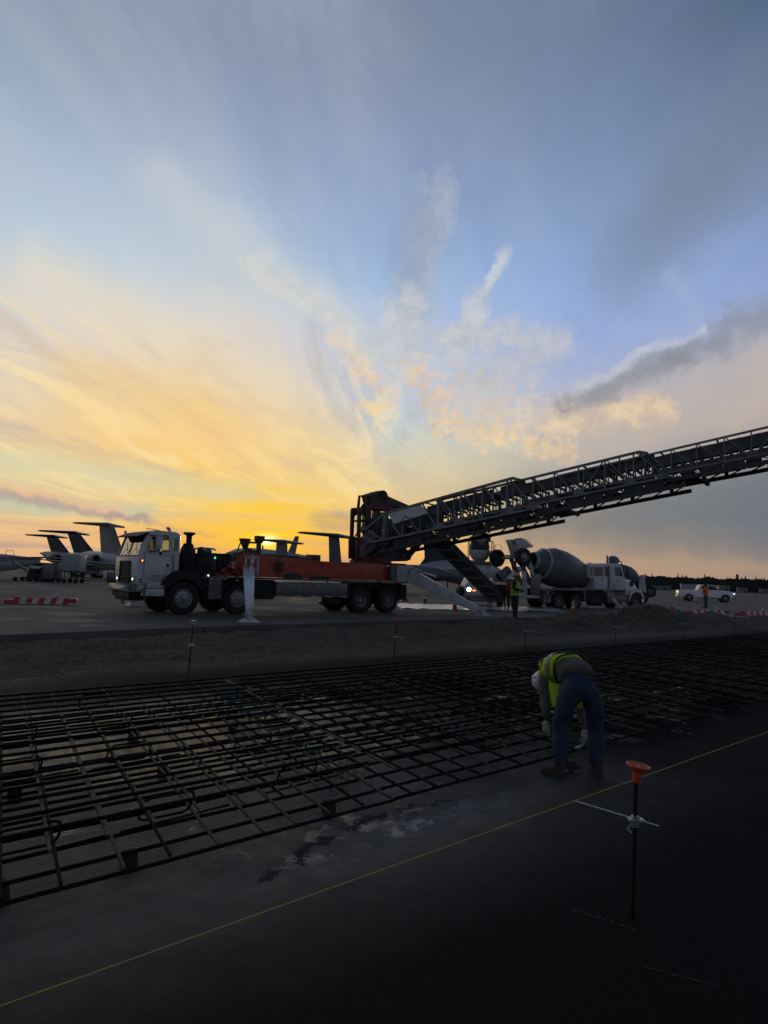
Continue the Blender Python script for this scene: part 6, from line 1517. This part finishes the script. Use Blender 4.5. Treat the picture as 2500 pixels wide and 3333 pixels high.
CARS = [(-44.0, 96, 'planew', 'pale van under the wing at the left edge'), (-27.8, 92, 'planew', 'pale car between the container and the grey jet'), (-31.5, 97, 'planew', 'white van seen right behind the dark cart')]
for x, y, m, lb in CARS:
    o = thing('parked_van', (x, y, GZ), R(5), lb, 'van')
    b = MB(); b.prism([(0, .35), (0, 1.1), (.9, 1.35), (1.4, 1.85), (4.2, 1.9), (4.4, 1.2), (4.4, .35)], 0, 1.8); b.build('body', M_[m], o, bevel=.06)
    b = MB(); b.prism([(1.15, 1.3), (1.55, 1.75), (4.0, 1.78), (4.05, 1.3)], -.01, 1.81); b.build('window', M_['darkglass'], o)
    b = MB()
    for xx in (.8, 3.6):
        for yy in (0, 1.8): b.cyl((xx, yy - .1, .33), (xx, yy + .1, .33), .33, n=14)
    b.build('wheel', M_['rubber'], o)

# ============================================================ tree line and far buildings
M_['conifer'] = mat('conifer_foliage', (.022, .034, .024), .95, var=.5, scale=.25)
b = MB(); rs = random.Random(33)
for k in range(2300):
    a = R(rs.uniform(14.5, 62)); d = rs.uniform(405, 470); x, y = math.sin(a) * d, math.cos(a) * d
    h = rs.uniform(6.4, 8.8) * (1 + .22 * mnoise.noise(Vector((a * 40, 0, 0)))) + (rs.random() < .12) * rs.uniform(1, 2.6)
    if rs.random() < .6: h *= .8
    r_ = h * rs.uniform(.10, .17); broad = rs.random() < .35
    for s_ in range(5):
        f0 = s_ / 5; zc0 = h * (.08 + .92 * f0); zc1 = min(h, zc0 + h * .30); rr = r_ * ((1 - f0) ** (.45 if broad else .95)) * rs.uniform(.8, 1.2); n = 5; ph = rs.uniform(0, 6)
        vs = [(x + rr * rs.uniform(.6, 1.3) * math.cos(ph + 2 * math.pi * i / n), y + rr * rs.uniform(.6, 1.3) * math.sin(ph + 2 * math.pi * i / n), zc0 + rs.uniform(-.2, .2)) for i in range(n)] + [(x + rs.uniform(-.1, .1), y, zc1)]
        b.add(vs, [(i, (i + 1) % n, n) for i in range(n)])
for row, (d, hb_) in enumerate(((402, 6.0), (430, 7.2), (462, 7.9))):   # closed canopy behind the spires
    vs = []; fs = []; N = 520
    for k in range(N + 1):
        a = R(14 + 49 * k / N); h = hb_ + 1.3 * mnoise.noise(Vector((k * .11, row * 5, 0))) + .9 * mnoise.noise(Vector((k * .9, row, 3))) + rs.uniform(-.3, .3)
        x, y = math.sin(a) * d, math.cos(a) * d
        vs += [(x, y, -.5), (x, y, max(h, 1)), (x * 1.02, y * 1.02, h * .9)]
    for k in range(N): fs += [(3 * k, 3 * k + 3, 3 * k + 4, 3 * k + 1), (3 * k + 1, 3 * k + 4, 3 * k + 5, 3 * k + 2)]
    b.add(vs, fs)
tag(b.build('conifer_wood', M_['conifer']), 'dark line of distant conifers along the horizon at right', 'wood', kind='stuff')
BUILD = [(131, 300, 9.4, 2.15, 'planew', 'long white flat roofed shed before the trees, behind the pickup bed'), (147.5, 300, 4.4, 2.0, 'planeg', 'grey shed with dark doorway behind the pickup cab'),
         (156, 300, 3.8, 1.2, 'planeg', 'small low grey shed right of the pickup'), (118.5, 300, 7.5, .9, 'galv', 'low grey building seen just right of the mixer'), (166, 300, 5.5, .9, 'galv', 'low shed nearest the right edge before the trees')]
for x, y, w, h, m, lb in BUILD:
    o = thing('shed', (x, y, GZ), R(-20), lb, 'shed', 'sheds before the tree line')
    b = MB(); b.box(0, w, 0, 5, 0, h * .95 + .9); b.build('wall', M_[m], o)
    b = MB(); b.box(-.2, w + .2, -.2, 5.2, h * .95 + .9, h * .95 + 1.05); b.build('roof', M_['planew'], o)
    b = MB(); b.box(w * .62, w * .75, -.05, 0, 0, h * .8); b.build('door', M_['black'], o)

# ============================================================ people
M_['skin'] = mat('skin', (.16, .09, .06), .55, var=.1)
M_['denim'] = mat('blue_denim', (.018, .036, .072), .85, var=.35, scale=9, bump=.006, bscale=35)
M_['shirt'] = mat('grey_brown_workshirt', (.105, .095, .080), .9, var=.25, scale=7, bump=.008, bscale=22)
M_['darkcloth'] = mat('dark_work_clothes', (.022, .022, .024), .9, var=.25, scale=7, bump=.006, bscale=22)
M_['khaki'] = mat('khaki_trousers', (.10, .085, .065), .9, var=.2, scale=7)
M_['boot'] = mat('dusty_leather_boot', (.05, .04, .032), .7, var=.3, scale=12)
M_['glove'] = mat('pale_work_glove', (.36, .36, .34), .85, var=.2, scale=18, bump=.004)
M_['helmet'] = mat('white_hard_hat', (.62, .62, .60), .35, var=.08, dirt=(.25, .23, .2))
M_['helmety'] = mat('cream_hard_hat', (.50, .44, .26), .4, var=.08)
M_['cap'] = mat('dark_cap', (.02, .02, .022), .8)
M_['orangeshirt'] = mat('orange_hi_vis_shirt', (.95, .13, .02), .7, var=.1)
def vestmat(name, base, stripe):
    m = mat(name, base, .75, var=.12, scale=9, bump=.004, bscale=30); return m
M_['vest'] = vestmat('lime_hi_vis', (.50, .72, .02), None)
M_['silver'] = mat('silver_reflective_tape', (.17, .18, .17), .35, var=.15, scale=20)
def ellring(c, ax, lat, rw, rt, n=20, p=2.4):
    """superellipse ring: centre, axis direction, lateral direction, half width, half thickness"""
    c = Vector(c); ax = Vector(ax).normalized(); lat = Vector(lat); lat = (lat - ax * lat.dot(ax)).normalized(); th = ax.cross(lat); out = []
    for k in range(n):
        a = 2 * math.pi * k / n; ca, sa = math.cos(a), math.sin(a)
        out.append(c + lat * (math.copysign(abs(ca) ** (2 / p), ca) * rw) + th * (math.copysign(abs(sa) ** (2 / p), sa) * rt))
    return out
def hand_chains(w, d, nrm, s=1.0, curl=.5, side=1):
    """wrist w, pointing direction d, palm normal nrm"""
    w = Vector(w); d = Vector(d).normalized(); nrm = Vector(nrm); nrm = (nrm - d * nrm.dot(d)).normalized(); lt = d.cross(nrm) * side
    def pt(v, r_): return (v.x, v.y, v.z, r_)
    palm = w + d * .085 * s
    ch = [[pt(w, .026 * s), pt(w + d * .04 * s, .034 * s), pt(palm, .036 * s)]]
    for i, (o, L) in enumerate(((-.032, .066), (-.011, .076), (.011, .072), (.031, .058))):
        b0 = palm + lt * o * s; k1 = b0 + (d * math.cos(curl * .6) + nrm * math.sin(curl * .6)) * L * .45 * s
        k2 = k1 + (d * math.cos(curl * 1.5) + nrm * math.sin(curl * 1.5)) * L * .32 * s; k3 = k2 + (d * math.cos(curl * 2.3) + nrm * math.sin(curl * 2.3)) * L * .25 * s
        ch.append([pt(palm, .036 * s), pt(b0 + d * .012 * s, .011 * s), pt(k1, .0095 * s), pt(k2, .009 * s), pt(k3, .008 * s)])
    t0 = w + d * .04 * s; t1 = t0 + (d * .5 - lt * 1.0 + nrm * .25).normalized() * .045 * s; t2 = t1 + (d * 1.0 - lt * .35 + nrm * .5).normalized() * .035 * s
    ch.append([pt(t0, .034 * s), pt(t1, .013 * s), pt(t2, .010 * s)])
    return ch
def face(b, c, fwd, up, r_=.1):
    """nose, brow, mouth, ears on a head"""
    fwd = Vector(fwd).normalized(); up = Vector(up); up = (up - fwd * up.dot(fwd)).normalized(); lt = fwd.cross(up); c = Vector(c)
    b.beam(c + fwd * r_ * .88 + up * r_ * .15, c + fwd * r_ * 1.18 - up * r_ * .18, .018, .022)
    for s_ in (-1, 1):
        b.ball(c + fwd * r_ * .86 + lt * r_ * .36 * s_ + up * r_ * .12, .013, 8, 6); b.ball(c + lt * r_ * .82 * s_, (.014, .02, .03), 8, 6)
    b.beam(c + fwd * r_ * .95 - up * r_ * .42 - lt * .025, c + fwd * r_ * .95 - up * r_ * .42 + lt * .025, .008, .01)
def boot(b, heel, toe, h=.12, w=.052):
    heel = Vector(heel); toe = Vector(toe); d = (toe - heel); d.z = 0; d.normalize(); s_ = Vector((-d.y, d.x, 0)); z0 = min(heel.z, toe.z); L = (toe - heel).length
    rings = []
    for t, hh, ww in ((-.02, .085, .8), (.12, .10, 1), (.35, .095, .95), (.6, .075, 1.0), (.85, .055, 1.0), (1.0, .035, .7)):
        c = heel + d * L * t; c.z = z0; ww *= w
        rings.append([c - s_ * ww, c - s_ * ww * 1.02 + Vector((0, 0, .03)), c - s_ * ww * .7 + Vector((0, 0, hh)), c + s_ * ww * .7 + Vector((0, 0, hh)), c + s_ * ww * 1.02 + Vector((0, 0, .03)), c + s_ * ww])
    b.loft(rings); c = heel + d * L * .18; c.z = z0 + .06; b.tube([c, c + Vector((0, 0, .09))], [.052, .056], 10)
    return b
# ---- the bending worker
root = skin('person', [
    [(1.865, 6.50, .84, .11), (1.862, 6.62, .94, .12), (1.80, 6.80, .96, .13), (1.72, 6.95, .92, .09), (1.675, 7.03, .855, .055), (1.645, 7.08, .80, .095), (1.625, 7.10, .735, .075)],
    [(1.865, 6.50, .84, .11), (1.745, 6.45, .79, .085), (1.685, 6.53, .43, .055), (1.683, 6.46, .10, .04), (1.66, 6.50, .05, .035), (1.57, 6.54, .04, .025)],
    [(1.865, 6.50, .84, .11), (1.985, 6.47, .79, .085), (2.055, 6.56, .43, .055), (2.03, 6.46, .10, .04), (2.04, 6.54, .05, .035), (2.07, 6.64, .035, .025)],
    [(1.72, 6.95, .92, .09), (1.615, 6.90, .915, .06), (1.628, 6.86, .63, .042), (1.622, 6.81, .43, .03)],
    [(1.72, 6.95, .92, .09), (1.90, 7.03, .88, .06), (2.01, 7.0, .58, .042), (2.045, 6.90, .33, .03)]] , M_['skin'], sub=1)
tag(root, 'bending worker in lime vest, blue jeans and white hard hat, tying rebar', 'person')
orig = Vector((1.85, 6.5, 0))
for v_ in root.data.vertices: v_.co -= orig
root.location = orig
bpy.context.view_layer.update(); PB = root
b = MB(); face(b, (1.633, 7.09, .77), (-.15, .1, -1), (-.6, .6, .2), .09); b.build('face', M_['skin'], PB, world=True, smooth=True)
def tubecloth(path, n=18, lat=(1, 0, 0), p=2.2):
    """path: (x, y, z, half width, half thickness)"""
    rings = []; P = [Vector(q[:3]) for q in path]
    for i, q in enumerate(path):
        d = P[min(i + 1, len(P) - 1)] - P[max(i - 1, 0)]; rings.append(ellring(P[i], d, lat, q[3], q[4], n, p))
    return rings
def wrinkle(o, amp, sc_, seed=0.0):
    me = o.data
    for v in me.vertices:
        p = Vector(v.co) * sc_ + Vector((seed, 0, 0)); v.co += v.normal * (mnoise.noise(p) * amp + mnoise.noise(p * 2.7) * amp * .5)
def cloth(name, rings_list, m, parent, amp=.007, sc_=9, sub=2, thick=.0):
    b = MB()
    for r_ in rings_list: b.loft(r_)
    o = b.build(name, m, parent, world=True, smooth=True)
    o.modifiers.new('s', 'SUBSURF').levels = sub
    bpy.context.view_layer.update(); dg_ = bpy.context.evaluated_depsgraph_get(); me = bpy.data.meshes.new_from_object(o.evaluated_get(dg_), depsgraph=dg_); o.modifiers.clear(); o.data = me
    for q in me.polygons: q.use_smooth = True
    wrinkle(o, amp, sc_); return o
# jeans: seat and two legs in one garment
sk = lambda *a: skin(*a)
jeans = skin('jeans', [
    [(1.862, 6.64, .935, .135), (1.865, 6.53, .865, .155), (1.775, 6.46, .80, .125), (1.715, 6.485, .62, .105), (1.688, 6.525, .45, .088), (1.680, 6.50, .28, .082), (1.683, 6.46, .135, .080), (1.683, 6.455, .085, .078)],
    [(1.865, 6.53, .865, .155), (1.958, 6.47, .80, .125), (2.022, 6.50, .62, .105), (2.050, 6.555, .45, .088), (2.042, 6.51, .28, .082), (2.030, 6.46, .135, .078), (2.03, 6.455, .085, .076)]], M_['denim'], PB, True, 2)
wrinkle(jeans, .016, 9); wrinkle(jeans, .008, 24, 3.0)
b = MB(); b.tube([tuple(p) for p in ellring((1.863, 6.625, .925), (0, .75, .66), (1, 0, 0), .172, .148, 24, 2.2)], .016, 6, closed=True)
for dx in (-.07, .05): b.beam((1.865 + dx, 6.535, 1.01), (1.865 + dx, 6.60, 1.055), .012, .01)
b.build('belt', M_['boot'], PB, world=True, smooth=True)
b = MB()
for x0 in (-.105, .035):
    b.add([(1.862 + x0, 6.435, .93), (1.862 + x0 + .085, 6.428, .93), (1.862 + x0 + .08, 6.40, .83), (1.862 + x0 + .042, 6.395, .81), (1.862 + x0 + .005, 6.40, .83)], [(0, 1, 2, 3, 4)])
for q in []: pass
b.build('back_pocket', M_['denim'], jeans, world=True)
# shirt: trunk and sleeves
shirt = cloth('shirt', [tubecloth([(1.865, 6.54, .90, .178, .150), (1.863, 6.60, .95, .182, .148), (1.845, 6.70, .975, .185, .14), (1.79, 6.83, .975, .195, .135), (1.735, 6.94, .935, .175, .115), (1.695, 7.0, .89, .085, .075), (1.675, 7.03, .86, .06, .06)], lat=(.93, .35, .05), p=2.5)], M_['shirt'], PB, .018, 11)
sl_ = skin('sleeve', [[(1.70, 6.93, .93, .08), (1.625, 6.90, .915, .085), (1.620, 6.885, .78, .072), (1.628, 6.865, .64, .062), (1.624, 6.83, .52, .052), (1.622, 6.81, .455, .046)]], M_['shirt'], PB, True, 2)
wrinkle(sl_, .014, 15)
sr_ = skin('sleeve', [[(1.76, 6.98, .91, .08), (1.895, 7.03, .885, .078), (1.955, 7.02, .73, .066), (2.01, 7.0, .58, .056), (2.03, 6.95, .45, .048), (2.042, 6.91, .37, .044)]], M_['shirt'], PB, True, 2)
wrinkle(sr_, .014, 15)
# vest over the upper back
VS = [(1.838, 6.715, .985, .205, .158), (1.812, 6.78, .99, .212, .155), (1.775, 6.86, .975, .215, .15), (1.738, 6.935, .942, .205, .135), (1.712, 6.98, .91, .15, .105), (1.700, 6.995, .895, .115, .09)]
vest = cloth('vest', [tubecloth(VS, lat=(.93, .35, .05), p=2.6)], M_['vest'], PB, .014, 9)
b = MB()   # vest flap hanging open on the left side
b.add([(1.64, 6.80, 1.00), (1.60, 6.90, .98), (1.66, 6.76, .78), (1.635, 6.86, .74), (1.705, 6.74, .60), (1.67, 6.83, .57), (1.735, 6.72, .84), (1.76, 6.70, .98)], [(0, 1, 3, 2), (2, 3, 5, 4), (0, 2, 6, 7), (2, 4, 6)])
fl = b.build('vest_flap', M_['vest'], vest, world=True, smooth=True)
b = MB(); b.add([(1.96, 6.83, .70), (2.02, 6.80, .70), (1.99, 6.80, .58), (1.95, 6.82, .57), (1.92, 6.82, .62)], [(0, 1, 2, 3, 4)]); b.build('vest_flap', M_['vest'], vest, world=True)
def band(t0, t1, grow, name, m, par):
    def at(t):
        t = max(0, min(len(VS) - 1.001, t)); i = int(t); f = t - i; return [VS[i][k] * (1 - f) + VS[i + 1][k] * f for k in range(5)]
    ps = [at(t0 + (t1 - t0) * k / 3) for k in range(4)]
    ps = [(p[0], p[1], p[2], p[3] + grow, p[4] + grow) for p in ps]
    b = MB(); b.loft(tubecloth(ps, 40, lat=(.93, .35, .05), p=2.6), caps=False); return b.build(name, m, par, world=True, smooth=True)
band(1.15, 1.75, .012, 'reflective_band', M_['silver'], vest); band(2.75, 3.2, .012, 'reflective_band', M_['silver'], vest)
b = MB(); b.tube([tuple(p) for p in ellring(VS[0][:3], (VS[1][0] - VS[0][0], VS[1][1] - VS[0][1], VS[1][2] - VS[0][2]), (.93, .35, .05), .205, .158, 40, 2.6)], .010, 6, closed=True); b.build('vest_hem', M_['blacktext'], vest, world=True, smooth=True)
# hard hat, boots, gloves
hc = Vector((1.648, 7.10, .815)); hup = Vector((-.62, .35, .30)).normalized()
hc = Vector((1.640, 7.07, .80)); hup = Vector((-.35, .45, -.55)).normalized()
hup = Vector((-.75, -.05, .35)).normalized()
b = MB(); b.lathe([(.135, -.02), (.135, -.005), (.112, 0), (.108, .05), (.085, .095), (.045, .118), (0, .124)], hc - hup * .01, hup, 26); b.tube([hc + hup * .112 + Vector((0, -.05, 0)), hc + hup * .126, hc + hup * .112 + Vector((0, .05, 0))], .012, 6)
b.build('hard_hat', M_['helmet'], PB, world=True, smooth=True)
b = MB(); boot(b, (1.70, 6.42, .0), (1.50, 6.50, .0), w=.055); b.build('boot', M_['boot'], PB, world=True, smooth=True, auto=50)
b = MB(); boot(b, (2.03, 6.40, .0), (2.06, 6.66, .0), w=.055); b.build('boot', M_['boot'], PB, world=True, smooth=True, auto=50)
skin('glove', hand_chains((1.622, 6.81, .44), (-.05, -.02, -1), (.8, .4, 0), 1.12, .45), M_['glove'], PB, True, 2)
skin('glove', hand_chains((2.045, 6.90, .35), (-.05, -.1, -1), (-.8, .3, 0), 1.05, .9, -1), M_['glove'], PB, True, 2)
# tie-wire pliers in the right hand
PLR = thing('tie_wire_pliers', (1.97, 6.86, .15), 0, 'pliers with pale handles held in the right glove of the bending worker', 'pliers')
b = MB(); b.tube([(2.04, 6.88, .27), (2.015, 6.87, .21), (1.985, 6.86, .165)], .010, 6); b.tube([(2.06, 6.88, .26), (2.02, 6.87, .19), (1.985, 6.86, .165)], .008, 6); b.build('handle', M_['glove'], PLR, world=True, smooth=True)
b = MB(); b.beam((1.99, 6.86, .17), (1.925, 6.85, .155), .022, .03, w2=.01, h2=.015); b.build('jaw', M_['rod'], PLR, world=True)
b = MB(); b.lathe([(0, 0), (.045, 0), (.05, .01), (.05, .05), (.045, .06), (0, .06)], (1.825, 6.62, .055), (.3, -1, 0), 20); b.tube([(1.86, 6.6, .045), (1.93, 6.585, .03)], .012, 6)
tag(b.build('wire_reel', M_['boot'], smooth=True), 'dark tie wire reel with a short handle on the ground between the boots', 'wire reel')

# the figure is a little shorter than laid out
PS, PO = .94, Vector((1.87, 6.53, 0))
PB.scale = (PS,) * 3; PB.location = PO
for o_ in (PLR,):
    o_.location = PO + (Vector(o_.location) - orig) * PS; o_.scale = (PS,) * 3
bpy.context.view_layer.update()
# ---- standing figures
def stander(loc, rz, label, h, top, legs, vest_, hat, armpose='down', bootm='boot'):
    """local frame: faces -y, x to its left; z from the ground"""
    k = h / 1.80
    def c(*p): return tuple(v * k for v in p)
    fx = .02
    arms = {'down': ([(.19, 0, 1.44, .055), (.235, .03, 1.14, .042), (.215, -.04, .90, .032)], [(-.19, 0, 1.44, .055), (-.235, .03, 1.14, .042), (-.215, -.04, .90, .032)]),
            'front': ([(.19, 0, 1.44, .055), (.25, -.02, 1.16, .042), (.12, -.22, 1.12, .032)], [(-.19, 0, 1.44, .055), (-.25, -.02, 1.16, .042), (-.12, -.22, 1.14, .032)])}[armpose]
    ch = [[(0, 0, .95, .12), (0, .01, 1.15, .12), (0, 0, 1.38, .135), (0, -.01, 1.52, .06), (0, -.02, 1.60, .075), (0, -.03, 1.69, .095)],
          [(0, 0, .95, .12), (.095, 0, .88, .08), (.11, -.01, .48, .055), (.115, .02, .10, .04), (.12, -.03, .05, .035), (.13, -.14, .04, .03)],
          [(0, 0, .95, .12), (-.095, 0, .88, .08), (-.10, -.03, .48, .055), (-.11, -.01, .10, .04), (-.12, -.05, .05, .035), (-.14, -.16, .04, .03)],
          [(0, 0, 1.38, .135)] + arms[0], [(0, 0, 1.38, .135)] + arms[1]]
    ch = [[tuple(v * k for v in p) for p in q] for q in ch]
    for s_, a in ((1, arms[0]), (-1, arms[1])):
        w = Vector(a[-1][:3]) * k; d = (Vector(a[-1][:3]) - Vector(a[-2][:3])).normalized()
        hc_ = hand_chains(w, d, (-s_, 0, 0) if armpose == 'down' else (0, 0, 1), k, .5, s_)
        hc_[0][0] = (w.x, w.y, w.z, a[-1][3] * k); ch += hc_
    o = skin('person', ch, M_['skin'], sub=1); tag(o, label, 'person')
    o.location = loc; o.rotation_euler = (0, 0, rz); o.matrix_world = Matrix.Translation(loc) @ Matrix.Rotation(rz, 4, 'Z')
    M0 = o.matrix_world
    b = MB(); face(b, c(0, -.03, 1.69), (0, -1, 0), (0, 0, 1), .095 * k); b.build('face', M_['skin'], o, smooth=True)
    def sc2(q): return [[tuple(v * k for v in p) for p in r_] for r_ in q]
    tr_ = skin('trousers', sc2([[(0, .01, 1.02, .15), (0, .01, .93, .155), (.09, 0, .84, .115), (.108, -.01, .5, .085), (.114, .02, .25, .078), (.116, .02, .09, .08)], [(0, .01, .93, .155), (-.09, 0, .84, .115), (-.102, -.02, .5, .085), (-.11, 0, .25, .078), (-.112, -.01, .09, .08)]]), legs, o, False, 2); wrinkle(tr_, .008, 10)
    sh = skin('jacket', sc2([[(0, .01, .92, .165), (0, .01, 1.12, .165), (0, 0, 1.36, .17), (0, -.005, 1.50, .075)], [(0, 0, 1.36, .17)] + [(p[0], p[1], p[2], p[3] + .022) for p in arms[0]], [(0, 0, 1.36, .17)] + [(p[0], p[1], p[2], p[3] + .022) for p in arms[1]]]), top, o, False, 2); wrinkle(sh, .008, 10)
    if vest_ is not None:
        P = [(0, .01, .93, .20, .165), (0, .01, 1.1, .198, .168), (0, .0, 1.3, .20, .168), (0, 0, 1.43, .19, .14), (0, 0, 1.505, .11, .09)]
        b = MB(); b.loft([[Vector(p) * k for p in r_] for r_ in tubecloth(P, 20, (1, 0, 0), 2.6)], caps=False); v_ = b.build('vest', vest_, o, smooth=True)
        for z in (1.02, 1.20):
            b = MB(); b.loft([[Vector(p) * k for p in r_] for r_ in tubecloth([(0, .01, z, .204, .172), (0, .01, z + .05, .204, .172)], 24, (1, 0, 0), 2.6)], caps=False); b.build('reflective_band', M_['silver'], v_, smooth=True)
        for x in (-.11, .11):
            b = MB(); b.beam(Vector((x, -.175, 1.0)) * k, Vector((x * .9, -.15, 1.45)) * k, .045 * k, .008, up=(0, 1, 0)); b.beam(Vector((x, .19, 1.0)) * k, Vector((x * .9, .15, 1.45)) * k, .045 * k, .008, up=(0, 1, 0)); b.build('reflective_strap', M_['silver'], v_)
    b = MB(); b.lathe([(.135, -.01), (.135, .0), (.112, .005), (.108, .06), (.08, .105), (.04, .122), (0, .126)], Vector(c(0, -.03, 1.71)), (0, -.05, 1), 24); b.build('hard_hat' if hat != 'cap' else 'cap', M_[hat], o, smooth=True)
    for q0, q1 in (((.115, .06, 0), (.13, -.20, 0)), ((-.11, .03, 0), (-.14, -.22, 0))):
        b = MB(); boot(b, Vector(q0) * k, Vector(q1) * k, w=.052); b.build('boot', M_[bootm], o, smooth=True, auto=50)
    return o
stander((5.44, 27.85, GZ), R(62), 'standing worker in a green vest and cream hard hat at the apron edge', 1.84, M_['darkcloth'], M_['darkcloth'], M_['vest'], 'helmety', 'front')
stander((24.75, 52.4, GZ), R(205), 'distant man in an orange hi vis shirt and khaki trousers beside the white pickup', 1.80, M_['orangeshirt'], M_['khaki'], None, 'cap', 'front')
stander((6.9, 36.6, GZ), R(170), 'half hidden man in dark clothes and white boots behind the feed hopper', 1.72, M_['darkred'], M_['darkcloth'], None, 'helmet', 'down', 'glove')
